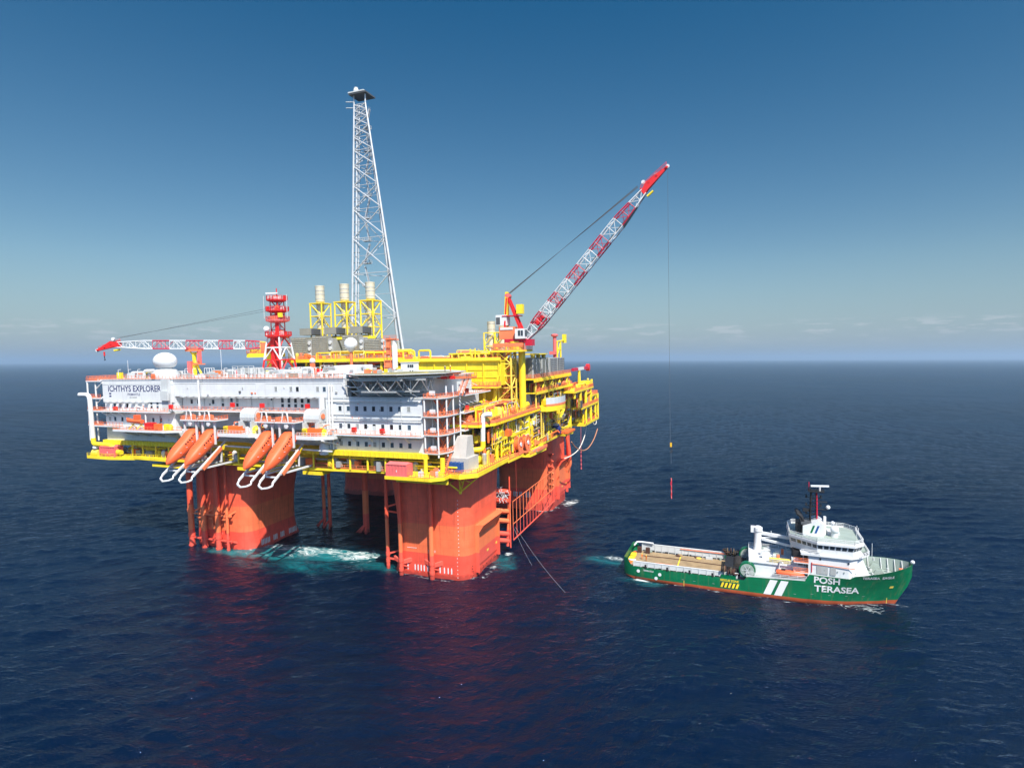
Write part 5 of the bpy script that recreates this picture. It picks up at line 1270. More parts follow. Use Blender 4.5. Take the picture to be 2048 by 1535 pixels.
def louvre_house(par, x0, x1, y0, y1, z0, z1, n, mat, front='y'):
    MB().box(x0, x1, y0, y1, z0, z1).build('casing', mat, par, smooth=False)
    for k in range(n):
        zz = z0+0.3+(z1-z0-0.6)*k/n; h = (z1-z0-0.6)/n
        MB().add([(x0+0.2,y0-0.02,zz+h*0.9), (x1-0.2,y0-0.02,zz+h*0.9), (x1-0.2,y0-0.22,zz+h*0.15), (x0+0.2,y0-0.22,zz+h*0.15), (x0+0.2,y0-0.02,zz+h*0.05), (x1-0.2,y0-0.02,zz+h*0.05)], [(0,3,2,1), (3,4,5,2)]).build('louvre_slat', mat, par, smooth=False)
    nv = max(2, int((x1-x0)/1.6))
    for k in range(nv+1):
        x = x0+(x1-x0)*k/nv; MB().box(x-0.05, x+0.05, y0-0.26, y0-0.001, z0, z1).build('mullion', mat, par, smooth=False)
CL = ['yellowish grey louvred cooler house nearest the main crane on the upper deck', 'second louvred cooler house beyond the main crane, with pale ribs', 'dark gridded cooler house beyond the two pale ones', 'dark gridded cooler house farthest from the main crane']
for i, (y0, mt) in enumerate(((-4, 'louvre'), (7, 'louvre'), (19, 'grey'), (30, 'grey'))):
    t = thing('cooler_house', CL[i], 'cooler', (52, y0+4.5, 55.8), 'louvred cooler houses on the upper deck')
    MB().box(47, 56.0, y0, y0+9, 55.85, 63.0 if i < 2 else 62.6).build('casing', mt, t, smooth=False)
    for k in range(9): MB().box(56.0, 56.2, y0+0.3, y0+8.7, 56.3+k*0.72, 56.75+k*0.72).build('louvre_slat', mt, t, smooth=False)
    for k in range(5 if i > 1 else 3): MB().box(56.001, 56.28, y0+0.2+k*(8.4/(4 if i > 1 else 2)), y0+0.45+k*(8.4/(4 if i > 1 else 2)), 55.9, 62.5).build('mullion', 'dark_grey' if i > 1 else 'light_grey', t, smooth=False)
    for k in range(5): MB().box(47.5+k*1.7, 48.9+k*1.7, y0-0.2, y0-0.001, 56.2, 62.4).build('panel', mt, t, smooth=False)
MB().box(45, 57, -2, 12, 64.2, 64.6).build('service_platform', 'yellow', ud, smooth=False)
for y in (-1.5, 5, 11.5): MB().lathe((55.5,y,62.8), [(0.9,1.4), (0.8,0.4), (0.1,-0.4)], 12).build('hopper', 'yellow_pale', ud)

# ---- davit gantry, small crane and far corner
t = thing('davit_gantry', 'yellow gantry frame with a pink post above the far end of the upper deck', 'gantry', (52, 50, 56))
for a, b, r in (((50,50,55.8), (50,50,69.5), 0.5), ((50,56,59), (50,56,69.8), 0.4), ((50,49,69.5), (50,62.5,70.2), 0.35), ((50,50,63), (50,56,69), 0.3), ((50,50,59), (50,56,61), 0.25), ((50,50,57.5), (50,56,59.5), 0.3), ((50,50,66), (50,56,66), 0.25)):
    MB().tube(a, b, r, 8).build('member', 'yellow', t)
MB().tube((50,46.5,58), (50,46.5,71.6), 0.8, 10).build('pink_post', 'pink_red', t); MB().lathe((50,46.5,71.6), [(1.0,0), (1.6,0.4), (1.6,1.0), (0.4,1.3)], 12).build('post_head', 'pink_red', t)
MB().box(48.5, 51, 43, 46, 63.8, 65.2).build('bracket_box', 'pink_red', t); MB().box(49.2, 50.8, 62, 64, 69, 73).build('head_block', 'yellow', t)
fc = thing('corner_module', 'yellow open corner module at the far right end hanging over the sea', 'module', (56, 72, 32))
for zz, th, y0, y1, x1 in ((32.2, 1.2, 55, 86, 61), (40.2, 0.9, 48, 83, 61.5), (48.2, 0.8, 36, 72, 61.5), (44.2, 0.7, 70, 82, 61.5)):
    MB().box(45, x1, y0, y1, zz-th, zz).build('deck_plate', 'yellow', fc, smooth=False)
    MB().rail([(x1-0.1,y0,zz), (x1-0.1,y1-0.1,zz), (47,y1-0.1,zz)], r=0.1, step=1.5, mid=3, h=1.4).build('railing', 'coral', fc)
for x, y, z0, z1 in ((60.8,84,32,44), (60.8,78,32,44), (60.8,68,32,48), (60.8,58,32,48), (60.8,48,40,48), (52,84,32,44), (60.6,72,48,51.5), (60.6,38,45,48)): MB().tube((x,y,z0), (x,y,z1), 0.6, 10).build('post', 'yellow', fc)
MB().tube((60.8,60,40), (60.9,84,32.6), 0.3, 8).build('brace', 'yellow_pale', fc)
MB().lathe((56,78,40.2), [(3.6,0), (3.6,2.0), (3.0,3.8), (1.6,4.6), (0.05,4.8)], 18).build('vessel', 'yellow', fc)
MB().box(57, 61.3, 64, 71, 48.2, 51.0).build('equipment_skid', 'yellow', fc, smooth=False)
MB().box(47, 58, 58, 82, 32.3, 33.6).build('equipment_skid', 'yellow', fc, smooth=False)
clutter(fc, 50, 61, 42, 68, 40.3, 6.8, 80, 71); clutter(fc, 50, 60, 56, 82, 32.3, 6.5, 30, 72, ['yellow', 'coral', 'steel', 'yellow']); clutter(fc, 50, 60.5, 38, 66, 48.3, 2.4, 24, 73, ['coral', 'yellow', 'yellow_pale', 'orange'])
# bulging platform with a grey wind screen
bp_ = thing('screened_platform', 'bulging yellow side platform fenced with a pale grey wind screen', 'platform', (60, 14, 44))
cv = [(56.5+5.6*math.sin(R(a)), 15-11.5*math.cos(R(a))) for a in range(20, 161, 14)]
MB().prism([(56.4,4)]+cv+[(56.4,27)], 43.0, 44.8).build('deck_plate', 'yellow', bp_)
for a, b in zip(cv[:-1], cv[1:]):
    MB().beam((*a, 46.9), (*b, 46.9), 0.07, 2.4).build('screen_panel', 'light_grey', bp_, smooth=False)
    MB().beam((*a, 45.3), (*b, 45.3), 0.12, 0.8).build('kick_panel', 'coral', bp_, smooth=False)
clutter(bp_, 54, 59, 8, 24, 44.9, 4.5, 18, 74)
t = thing('service_crane', 'small pedestal crane with a red and white boom at the far right corner', 'crane', (57, 62, 48))
MB().tube((57,62,48.2), (57,62,56.2), 0.9, 10, 0.55).build('pedestal', 'yellow', t)
m = MB().box(56.6, 57.4, 56, 74, 56.2, 57.4)
for nm, y0, y1, mt in (('boom_section', 50, 58.5, 'crimson'), ('boom_section', 58.5, 70, 'white'), ('boom_section', 70, 80, 'crimson')): MB().box(56.5, 57.5, y0, y1, 56.2, 57.5).build(nm, mt, t)
MB().lathe((57,80.5,56.9), [(0.02,-0.9), (1.7,-0.8), (1.7,0.8), (0.02,0.9)], 14, 'x').build('boom_head', 'red', t)
MB().tube((57,80,56), (57,80,51.5), 0.05, 4).build('hoist_wire', 'wire', t); MB().sphere((57,80,51.0), 0.6, 10, 6).build('hook_ball', 'yellow_pale', t)
# ---- twin exhaust stacks beside the crane
for i, (x, lb) in enumerate(((34.9, 'steel exhaust stack left of the main crane, outer one of the pair'), (39.6, 'steel exhaust stack left of the main crane, nearer the crane'))):
    t = thing('exhaust_stack', lb, 'stack', (x, 10, 62.7), 'twin exhaust stacks by the crane')
    MB().lathe((x,10,62.7), [(1.9,0), (1.9,4.5), (1.55,6), (1.55,14.4), (1.62,14.4), (1.62,14.7), (1.2,14.7)], 20).build('pipe', 'stack_steel', t)
    for zz in (72, 74.4, 76.6): MB().lathe((x,10,zz), [(1.56,-0.08), (1.66,-0.08), (1.66,0.08), (1.56,0.08)], 20).build('band', 'galvanised', t)
    lattice(t, x-2.3, x+2.2, 7.8, 12.2, 62.7, 73.0, 2, 'yellow', 0.26)

# ================================================================== aft deck: intake houses and three tall exhausts
rdk = thing('turbine_deck', 'yellow turbine deck on stub posts behind the quarters roof', 'module', (-18, 6, 59))
MB().box(-48, 12, -12, 30, 63.4, 64.2).build('deck_plate', 'yellow', rdk, smooth=False)
MB().beam((-48,-12.2,63.6), (12,-12.2,63.6), 0.5, 1.2).build('edge_girder', 'yellow', rdk)
MB().rail([(-48,-12,64.2), (12,-12,64.2)], r=0.08, step=1.6, mid=3).build('railing', 'coral', rdk)
for x in np.arange(-44, 12, 7): MB().tube((x,-11,45), (x,-11,63.4), 0.5, 8).build('post', 'yellow', rdk)
for x in (4, 11): MB().tube((x,-11.2,57), (x-5,-11.2,63.2), 0.35, 8).build('brace', 'yellow', rdk)
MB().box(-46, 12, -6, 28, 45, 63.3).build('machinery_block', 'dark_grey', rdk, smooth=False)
clutter(rdk, -46, 10, -11, -7, 58.9, 4.2, 44, 81, ['coral', 'coral', 'orange', 'yellow', 'light_grey', 'red'], 'x')
clutter(rdk, -46, 10, -11.5, -8, 64.2, 3.0, 50, 82, ['coral', 'orange', 'yellow', 'yellow', 'coral', 'yellow_pale'], 'x')
LBH = ['grey louvred intake house partly hidden behind the red mast', 'tall grey louvred intake house second from the red mast', 'tall grey louvred intake house behind the round white radome', 'grey louvred intake house rightmost, under the third exhaust']
for i, (x0, x1, zt) in enumerate(((-50, -38.5, 73.2), (-37.6, -28.2, 73.6), (-22.8, -13.4, 73.6), (-12.5, -3.4, 71.8))):
    t = thing('intake_house', LBH[i], 'intake', ((x0+x1)/2, -2, 64.2), 'grey louvred intake houses')
    louvre_house(t, x0, x1-2.2, -6, 4, 64.25, zt, 11, 'louvre')
    MB().box(x1-2.19, x1, -5.2, 4, 64.25, zt-1.0).build('side_duct', 'grey', t, smooth=False)
    for k in range(3): MB().lathe((x1-1.2,-5.4,66+k*2.4), [(0.02,-0.25), (0.75,-0.2), (0.75,0.2)], 12, 'y').build('filter_port', 'light_grey', t)
LBX = ['leftmost of three tall steel exhausts in yellow lattice frames', 'middle one of three tall steel exhausts in yellow lattice frames', 'rightmost of three tall steel exhausts in yellow lattice frames']
x0 = -40.8
t0 = thing('exhaust_tower', LBX[0], 'exhaust', (x0, 4, 64.2), 'tall exhausts in lattice frames')
MB().lathe((x0,4,64.2), [(1.6,0), (1.6,24)], 22).build('lower_pipe', 'stack_steel', t0)
MB().lathe((x0,4,88.2), [(1.6,0), (1.9,0.3), (1.9,6.4), (1.97,6.4), (1.97,6.9), (1.6,6.9), (1.6,5)], 22).build('upper_pipe', 'stack_steel', t0)
for zz in (70, 75, 80, 85, 89.5, 91.5, 93): MB().lathe((x0,4,zz), [(1.61 if zz < 88 else 1.91,-0.08), (1.7 if zz < 88 else 2.0,-0.08), (1.7 if zz < 88 else 2.0,0.08), (1.61 if zz < 88 else 1.91,0.08)], 22).build('band', 'galvanised', t0)
lattice(t0, x0-2.9, x0+2.9, 1.0, 7.0, 71.5, 87.5, 3, 'yellow', 0.32)
MB().box(x0-3.2, x0+3.2, 0.7, 7.3, 87.4, 87.8).build('top_platform', 'yellow', t0, smooth=False)
MB().box(x0-5.2, x0+0.6, -3.4, 1.5, 74.2, 77.0).build('bypass_duct', 'louvre', t0, smooth=False)
MB().box(x0+0.61, x0+1.6, -3.2, 1.5, 74.4, 76.8).build('duct_mouth', 'dark_grey', t0, smooth=False)
MB().box(x0-5.4, x0+5.4, -2.4, -1.6, 72.0, 73.0).build('cross_girder', 'yellow', t0, smooth=False)
dup(t0, (12.4, 0, 0), LBX[1]); dup(t0, (25.0, 0, 0), LBX[2])

# ================================================================== flare tower
fl = thing('flare_tower', 'very tall pale grey lattice flare tower rising behind the exhausts', 'flare tower', (-45, 60, 60))
FB = [Vector((-60.6,52,58)), Vector((-28.6,52,58)), Vector((-45.5,76,58))]
FT = [Vector((-58.8,60,194)), Vector((-52.0,60,194)), Vector((-55.4,65,194))]
for a, b in zip(FB, FT): MB().tube(a, b, 0.7, 10, 0.46).build('leg', 'galvanised', fl)
fr = [0.0]
NB = 12
s_ = 0
hts = [1.22**(-k) for k in range(NB)]; tot = sum(hts); acc = 0
for h in hts: acc += h; fr.append(acc/tot)
for k in range(NB):
    for i in range(3):
        j = (i+1) % 3; f0, f1 = fr[k], fr[k+1]
        P = lambda q, f: FB[q]+(FT[q]-FB[q])*f
        if i == 0:
            MB().tube(P(i, f0), P(j, f1), 0.3, 6).build('brace', 'galvanised', fl); MB().tube(P(j, f0), P(i, f1), 0.3, 6).build('brace', 'galvanised', fl)
        else:
            a, b = (P(i, f0), P(j, f1)) if k % 2 else (P(j, f0), P(i, f1)); MB().tube(a, b, 0.2, 6).build('brace', 'galvanised', fl)
for k in range(1, NB+1):
    for i in range(3):
        j = (i+1) % 3; MB().tube(P(i, fr[k]), P(j, fr[k]), 0.18, 6).build('ring_strut', 'galvanised', fl)
for k in range(NB):                                            # light secondary bracing of the front face
    f0, f1 = fr[k], fr[k+1]; fm = (f0+f1)/2
    for q in (0, 1): MB().tube(P(q, fm), (P(0, fm)+P(1, fm))/2, 0.12, 5).build('sub_brace', 'galvanised', fl)
for dx, dy, r in ((1.9, 0.6, 0.55), (3.2, 1.0, 0.32)):
    MB().tube(FB[0]+Vector((dx,dy,0)), FT[0]+Vector((dx*0.8,dy,0)), r, 8).build('flare_riser', 'galvanised', fl)
m = MB()
for k in range(26):
    f = (k+0.5)/26; p = FB[0]+(FT[0]-FB[0])*f; m.beam(p, p+Vector((3.6,1.1,0)), 0.3, 0.35)
m.build('riser_clamp', 'dark_grey', fl)
m = MB()
MB().tube(FB[1]+Vector((-1.6,1,0)), FT[1]+Vector((-0.9,0.6,0)), 0.22, 6).build('cable_run', 'galvanised', fl)
for k in range(11):                                            # ladder cages and rest platforms
    f = 0.06+0.085*k; p = FB[0]+(FT[0]-FB[0])*f+Vector((4.6,2,0)); w = 5.2*(1-0.45*f)
    MB().box(p.x, p.x+w, p.y, p.y+2.4, p.z, p.z+0.25).build('rest_platform', 'galvanised', fl, smooth=False)
    MB().rail([(p.x,p.y,p.z+0.25), (p.x+w,p.y,p.z+0.25), (p.x+w,p.y+2.4,p.z+0.25)], r=0.1, step=1.4, h=1.5).build('platform_rail', 'galvanised', fl)
    q = FB[0]+(FT[0]-FB[0])*(f+0.075)+Vector((4.8,2,0))
    MB().stair(p+Vector((w-0.6,1.2,0)) if k % 2 else p+Vector((0.6,1.2,0)), q+Vector((0.6,1.2,0)) if k % 2 else q+Vector((w*0.8,1.2,0)), 1.0, (0,1,0)).build('ladder_flight', 'galvanised', fl)
tp = MB(); tp.box(-60.6, -50.4, 58, 67, 198.6, 199.3); tp.build('top_platform', 'dark_grey', fl, smooth=False)
MB().box(-60.8, -51.4, 57.8, 59.0, 199.31, 199.9).build('heat_shield', 'light_grey', fl, smooth=False)
for a in FT: MB().tube(a, a+Vector((0,0,4.6)), 0.4, 8).build('head_post', 'galvanised', fl)
MB().lathe((-57.6,60.5,199.3), [(1.0,0), (1.35,0.7), (1.35,2.3), (1.0,3.0), (1.1,3.4), (0.5,3.4)], 16).build('flare_tip', 'light_grey', fl)
for zz in (192.5, 195.5): MB().tube((-58.8,60,zz), (-63,59,zz+0.3), 0.25, 6).build('pilot_arm', 'galvanised', fl)

# ================================================================== red mast
ms = thing('telecom_mast', 'red and white telecom mast with four railed round platforms', 'mast', (-37.7, -25, 59))
MX, MY = -37.7, -25
for s in ((-1,-1), (1,-1), (1,1), (-1,1)):
    for z0, z1, mt in ((59.1, 64.5, 'red'), (64.5, 72.9, 'white')): 
        k0 = 4.4-(z0-59)*0.12; k1 = 4.4-(z1-59)*0.12
        MB().tube((MX+s[0]*k0, MY+s[1]*k0, z0), (MX+s[0]*k1, MY+s[1]*k1, z1), 0.34, 8).build('leg', mt, ms)
for z0, z1, mt in ((59.2, 64.4, 'red'), (64.4, 69, 'white'), (69, 72.8, 'red')):
    k0 = 4.4-(z0-59)*0.12; k1 = 4.4-(z1-59)*0.12
    for (a, b) in (((-1,-1), (1,-1)), ((1,-1), (1,1)), ((1,1), (-1,1)), ((-1,1), (-1,-1))):
        mid = ((a[0]+b[0])/2, (a[1]+b[1])/2)
        for e in (a, b): MB().tube((MX+e[0]*k0, MY+e[1]*k0, z0), (MX+mid[0]*k1, MY+mid[1]*k1, z1), 0.22, 6).build('brace', mt, ms)
        MB().tube((MX+a[0]*k1, MY+a[1]*k1, z1), (MX+b[0]*k1, MY+b[1]*k1, z1), 0.24, 6).build('tie', mt, ms)
MB().box(MX-1.6, MX+0.1, MY-2.6, MY-0.6, 59.1, 72.5).build('cable_shaft', 'red', ms, smooth=False)
MB().lathe((MX+0.8,MY,59.1), [(0.55,0), (0.55,29)], 14).build('central_tube', 'white', ms)
MB().box(MX+0.6, MX+1.6, MY-2.2, MY-1.7, 64, 84).build('cable_ladder', 'red', ms, smooth=False)
lattice(ms, MX-1.7, MX+1.7, MY-1.7, MY+1.7, 72.9, 86.8, 5, 'red', 0.2)
for zz, r in ((73.4, 4.9), (79.1, 4.4), (82.8, 4.3), (86.8, 3.9)):
    p8 = [(MX+r*math.cos(R(22.5+45*k)), MY+r*math.sin(R(22.5+45*k))) for k in range(8)]
    p8b = [(MX+r*0.55*math.cos(R(22.5+45*k)), MY+r*0.55*math.sin(R(22.5+45*k))) for k in range(8)]
    mt = 'pink_red' if abs(zz-79.1) < 0.1 else 'red'
    vs = [(*p, zz-0.15) for p in p8]+[(*p, zz-0.75) for p in p8b]; MB().add(vs+[(*p, zz) for p in p8], [(k, (k+1) % 8, 8+(k+1) % 8, 8+k) for k in range(8)]+[tuple(range(16, 24)), tuple(range(15, 7, -1))]+[(16+k, 16+(k+1) % 8, (k+1) % 8, k) for k in range(8)]).build('platform', mt, ms, smooth=False)
    MB().rail([(*p, zz) for p in p8+[p8[0]]], r=0.1, step=1.2, mid=3, h=1.5).build('railing', mt, ms)
    rd = random.Random(int(zz))
    for i in range(9): 
        a = rd.uniform(0, 6.28); q = rd.uniform(1.2, r-0.8); MB().cbox((MX+q*math.cos(a), MY+q*math.sin(a), zz+0.9), (rd.uniform(.4, 1.2), rd.uniform(.4, 1), rd.uniform(.8, 2.2))).build('antenna_box', rd.choice(['white', 'red', 'white', 'coral', 'light_grey']), ms, smooth=False)
MB().sphere((MX-2.6,MY-3.2,75.9), 1.15, 14, 10, -0.8).build('dish_dome', 'white', ms); MB().tube((MX-2.6,MY-3.2,73.4), (MX-2.6,MY-3.2,75.2), 0.3, 8).build('dome_post', 'white', ms)
MB().cbox((MX+3.4,MY-2.4,81.0), (1.4,1,1.6)).build('radar_box', 'yellow', ms); MB().tube((MX,MY,87), (MX,MY,91.2), 0.2, 6).build('spire', 'red', ms)
MB().cbox((MX-1.4,MY-1,89.4), (4.6,0.4,0.5), 0.3).build('radar_scanner', 'white', ms)
for x in (-5.4, 5.4): MB().tube((MX+x,MY-1,80), (MX+x,MY-1,88.6), 0.08, 4).build('whip_aerial', 'white_tube', ms)

# ================================================================== cranes
def boom(t, A, Bq, w, h, fracs, cols_, taper=0.45):
    A, Bq = Vector(A), Vector(Bq); d = (Bq-A).normalized(); L = (Bq-A).length
    sd = d.cross(Vector((0,0,1))).normalized(); upv = sd.cross(d).normalized()
    def sec(f):
        k = 1.0
        if f < 0.10: k = taper+(1-taper)*f/0.10
        if f > 0.82: k = 1-(1-taper)*(f-0.82)/0.18
        c = A+d*L*f; ww = w*(0.9 if f < 0.1 else 1)*(k if f > 0.5 else max(k, 0.75))/2; hh = h*k/2
        return [c-sd*ww-upv*hh, c+sd*ww-upv*hh, c+sd*ww+upv*hh, c-sd*ww+upv*hh]
    for (f0, f1), mt in zip(zip(fracs[:-1], fracs[1:]), cols_):
        m = MB(); n = max(2, round((f1-f0)*L/(h*0.9)))
        for k in range(n):
            a = sec(f0+(f1-f0)*k/n); b = sec(f0+(f1-f0)*(k+1)/n)
            for i in range(4):
                m.tube(a[i], b[i], 0.20, 6)
                j = (i+1) % 4; m.tube(a[i] if k % 2 else a[j], b[j] if k % 2 else b[i], 0.10, 5)
            m.tube(b[0], b[1], 0.1, 5).tube(b[2], b[3], 0.1, 5).tube(b[0], b[3], 0.1, 5).tube(b[1], b[2], 0.1, 5)
        m.build('boom_section', mt, t)
    return sec, d, sd, upv, L
def crane_head(t, sec, d, sd, upv, tip):
    e = sec(1.0); c = sum(e, Vector())/4; tip = Vector(tip); m = MB()
    w = (e[1]-e[0]).length/2+0.15; h = (e[3]-e[0]).length/2+0.35
    for s in (-1, 1):
        a = [c+sd*s*w-upv*h*0.7-d*0.8, c+sd*s*w-upv*h*0.6+d*1.2, tip+sd*s*0.4-upv*0.35, tip+sd*s*0.4+upv*0.3, c+sd*s*w+upv*(h*0.7+0.5)+d*2.6, c+sd*s*w+upv*h*0.7-d*0.5]
        b = [p-sd*s*0.25 for p in a]; k = 6; m.add(a+b, [tuple(range(k)), tuple(range(2*k-1, k-1, -1))]+[(i, (i+1) % k, k+(i+1) % k, k+i) for i in range(k)])
    for f in (0.0, 0.3, 0.6, 0.95): p = c+(tip-c)*f+upv*h*(1-f); m.tube(p-sd*w, p+sd*w, 0.3, 6)
    m.build('boom_head', 'red', t)
    for p in (c+upv*(h+0.9)+d*2.0, c+(tip-c)*0.6+upv*0.8, tip): MB().tube(p-sd*0.3, p+sd*0.3, 0.6, 14).build('sheave', 'white', t)
    MB().rail([c+sd*w+upv*h, tip+sd*0.6+upv*0.4], r=0.07, h=1.0, toe=False).build('walkway_rail', 'red', t)
    p = c-upv*(h+0.6)-d*0.6; MB().tube(p, p+d*2.4-upv*0.4, 0.35, 8).build('limit_block', 'yellow', t)

mc = thing('main_crane', 'big lattice boom crane with a red and white striped boom raised to the right', 'crane', (52.7, -12, 45), 'lattice boom cranes')
MB().tube((54.4,-10.4,31), (54.4,-10.4,65.6), 1.2, 20).build('pedestal_tube', 'yellow', mc)
lattice(mc, 47.4, 52.2, -15.6, -10.8, 45, 65.4, 5, 'yellow_pale', 0.34)
for zz in np.arange(46, 65, 2.4):
    MB().stair((48.2,-13.6,zz), (51.4,-13.6,zz+2.4), 1.0, (0,1,0)).build('ladder_flight', 'coral', mc)
    MB().box(47.8, 51.8, -12.6, -11, zz, zz+0.15).build('landing', 'orange', mc, smooth=False)
MB().prism([(45.6,-17), (57.2,-17), (57.6,-8), (45.6,-8)], 65.4, 66.0).build('slew_platform', 'yellow', mc, smooth=False)
MB().rail([(45.7,-8.1,66), (45.7,-16.9,66), (57.1,-16.9,66), (57.5,-8.1,66)], r=0.1, step=1.3, mid=3, h=1.5).build('railing', 'coral', mc)
MB().lathe((53.2,-12,66), [(2.6,0), (2.6,2.2), (2.9,2.3), (2.9,3.0)], 24).build('slew_ring', 'yellow', mc)
MB().box(49.6, 57.4, -14.4, -9.6, 68.6, 69.8).build('slew_deck', 'crimson', mc, smooth=False)
MB().box(47.6, 53.2, -14, -9.8, 69.8, 74.0).build('machinery_house', 'coral', mc, smooth=False)
MB().box(48.0, 52.6, -14.2, -14.002, 73.0, 73.8).build('house_plate', 'white', mc, smooth=False)
MB().box(46.2, 50.2, -13.6, -10, 74.6, 78.2).build('winch_house', 'white', mc, smooth=False)
MB().box(46.4, 47.8, -13.72, -13.602, 75, 77.4).build('winch_grille', 'dark_grey', mc, smooth=False)
c_ = MB().box(53.9, 57.3, -15.6, -12.6, 69.85, 73.2).build('cab', 'white', mc, smooth=False)
for x in (55.4, 56.4): MB().box(x-0.38, x+0.38, -15.7, -15.602, 70.8, 72.6).build('cab_window', 'glass', c_, smooth=False)
MB().box(57.302, 57.4, -15.2, -13, 70.6, 72.8).build('cab_window', 'glass', c_, smooth=False)
MB().box(57.0, 59.6, -14.4, -11.6, 67.4, 69.6).build('boom_foot', 'crimson', mc, smooth=False)
for s in (-1.6, 1.6):
    MB().beam((56.4,-12+s,70), (50.6,-12+s*0.5,84), 0.7, 0.7).build('gantry_leg', 'red', mc)
    MB().beam((49.2,-12+s,70), (50.2,-12+s*0.5,84), 0.7, 0.6).build('gantry_leg', 'yellow' if s > 0 else 'red', mc)
MB().beam((49.8,-12.8,78), (50.2,-12.4,86), 1.3, 1.0).build('gantry_mast', 'yellow', mc)
MB().box(48.6, 55, -13.8, -10.4, 77.6, 77.9).build('gantry_platform', 'crimson', mc, smooth=False)
MB().box(53.6, 55.8, -13, -11, 78.4, 81.6).build('sheave_box', 'yellow', mc, smooth=False)
MB().lathe((50.4,-12,84.6), [(0.02,-1.2), (0.9,-1.1), (0.9,1.1), (0.02,1.2)], 14, 'y').build('gantry_sheave', 'pink_red', mc)
m = MB().box(46, 57, -16.5, -15.9, 67.2, 68.4); m.build('side_platform', 'coral', mc)
FRC = [0.0, 0.085, 0.172, 0.245, 0.309, 0.404, 0.498, 0.60, 0.695, 0.803, 0.91, 1.0]
CLR = ['white', 'crimson', 'white', 'crimson', 'white', 'crimson', 'white', 'crimson', 'white', 'crimson', 'white']
ft, hd, tipm = Vector((56.6,-12,70.0)), Vector((97.0,-13,114.6)), Vector((104.2,-13,121.4))
sec, d, sd, upv, L = boom(mc, ft, hd, 3.0, 3.8, FRC, CLR)
crane_head(mc, sec, d, sd, upv, tipm)
m = MB()
a, b = sec(0.10), sec(0.0)
for i in (0, 3): m.add([a[i], b[i], b[(i+1) % 4 if i == 0 else 2], a[(i+1) % 4 if i == 0 else 2]], [(0,1,2,3)])
m.build('boom_foot_plate', 'white', mc)
q = sec(0.16); MB().beam(sum(sec(0.10), Vector())/4+upv*0.2, sum(q, Vector())/4+upv*0.2, 1.6, 1.4).build('boom_winch', 'red', mc)
q0, q1 = sec(0.80), sec(0.92); MB().add([q0[0]-upv*0.25, q0[1]-upv*0.25, q1[1]-upv*0.25, q1[0]-upv*0.25], [(0,1,2,3)]).build('boom_walkway', 'grating', mc)
q0, q1 = sec(0.02), sec(0.98)
MB().beam((q0[0]+q0[1])/2-upv*0.12, (q1[0]+q1[1])/2-upv*0.12, 0.9, 0.06).build('boom_walkway', 'grating', mc)
m = MB(); pk = (sum(sec(1.0), Vector())/4)+upv*2.6
for k in (-0.75, -0.25, 0.25, 0.75): m.tube((50.4,-12+k,85.2), pk+sd*k*1.2, 0.07, 4)
m.build('pendant_wire', 'wire', mc)
MB().tube(tipm+Vector((0,0,-0.6)), tipm+Vector((0.2,0,-87)), 0.055, 4).build('hoist_wire', 'wire', mc)
hk = thing('hook_block', 'yellow crane hook block hanging on the long wire above the water', 'hook', (104.6, -13, 34.2))
MB().cbox((104.6,-13,35.0), (0.55,0.4,1.3)).build('block', 'yellow_deep', hk); MB().tube((104.6,-13,34.4), (104.6,-13,28.9), 0.05, 4).build('pennant_wire', 'wire', hk)
MB().pipe([(104.6,-13,34.2), (104.6,-13,33.4), (105.1,-13,32.9), (104.6,-13,32.5), (104.2,-13,32.9)], 0.14, 6).build('hook', 'black', hk)
sl = thing('lifting_sling', 'red striped lifting sling dangling below the crane hook', 'sling', (104.6, -13, 24.5))
for k in range(7): MB().tube((104.6+0.08*(k % 2),-13,24.4-k*0.95), (104.6+0.08*((k+1) % 2),-13,23.5-k*0.95), 0.14, 6).build('sling_strand', 'red' if k % 2 else 'pink_red', sl)
MB().cbox((104.6,-13,22.6), (0.4,0.3,1.1)).build('tag_block', 'crimson', sl)

sc_ = thing('stowed_crane', 'lattice boom crane with its red and white boom laid flat to the left', 'crane', (-47, -22, 59), 'lattice boom cranes')
MB().tube((-46,-20,45), (-46,-20,65.5), 1.8, 18).build('pedestal_tube', 'yellow', sc_)
MB().box(-54, -42, -24.5, -17, 65.5, 67.0).build('slew_deck', 'yellow', sc_, smooth=False)
MB().box(-53.4, -46, -23.5, -18, 67, 68.6).build('machinery_house', 'yellow', sc_, smooth=False)
MB().box(-47.4, -44.6, -24, -20, 67, 71.0).build('cab', 'coral', sc_, smooth=False)
MB().rail([(-54,-24.5,67), (-42,-24.5,67)], r=0.1, mid=3).build('railing', 'coral', sc_)
for x, mt in ((-41.4, 'yellow'), (-39.6, 'red')): MB().beam((x,-22,67), (-40.5,-22,84), 0.8, 0.7).build('gantry_leg', mt, sc_)
MB().lathe((-40.6,-22,83.6), [(0.02,-1.2), (0.9,-1.1), (0.9,1.1), (0.02,1.2)], 14, 'y').build('gantry_sheave', 'yellow', sc_)
f2, h2, tip2 = Vector((-46.5,-22,70.3)), Vector((-100,-42,71.6)), Vector((-108.2,-44.6,69.6))
sec, d, sd, upv, L = boom(sc_, f2, h2, 2.8, 3.1, [0, 0.035, 0.13, 0.21, 0.31, 0.41, 0.53, 0.64, 0.755, 0.87, 1.0], ['yellow_pale', 'crimson', 'white', 'crimson', 'white', 'crimson', 'white', 'crimson', 'white', 'white'], 0.6)
crane_head(sc_, sec, d, sd, upv, tip2)
m = MB(); pk = (sum(sec(1.0), Vector())/4)+upv*2.6
for k in (-0.6, 0.6): m.tube((-40.6,-22+k,84.2+k), pk+sd*k*1.6, 0.08, 4)
m.build('pendant_wire', 'wire', sc_)
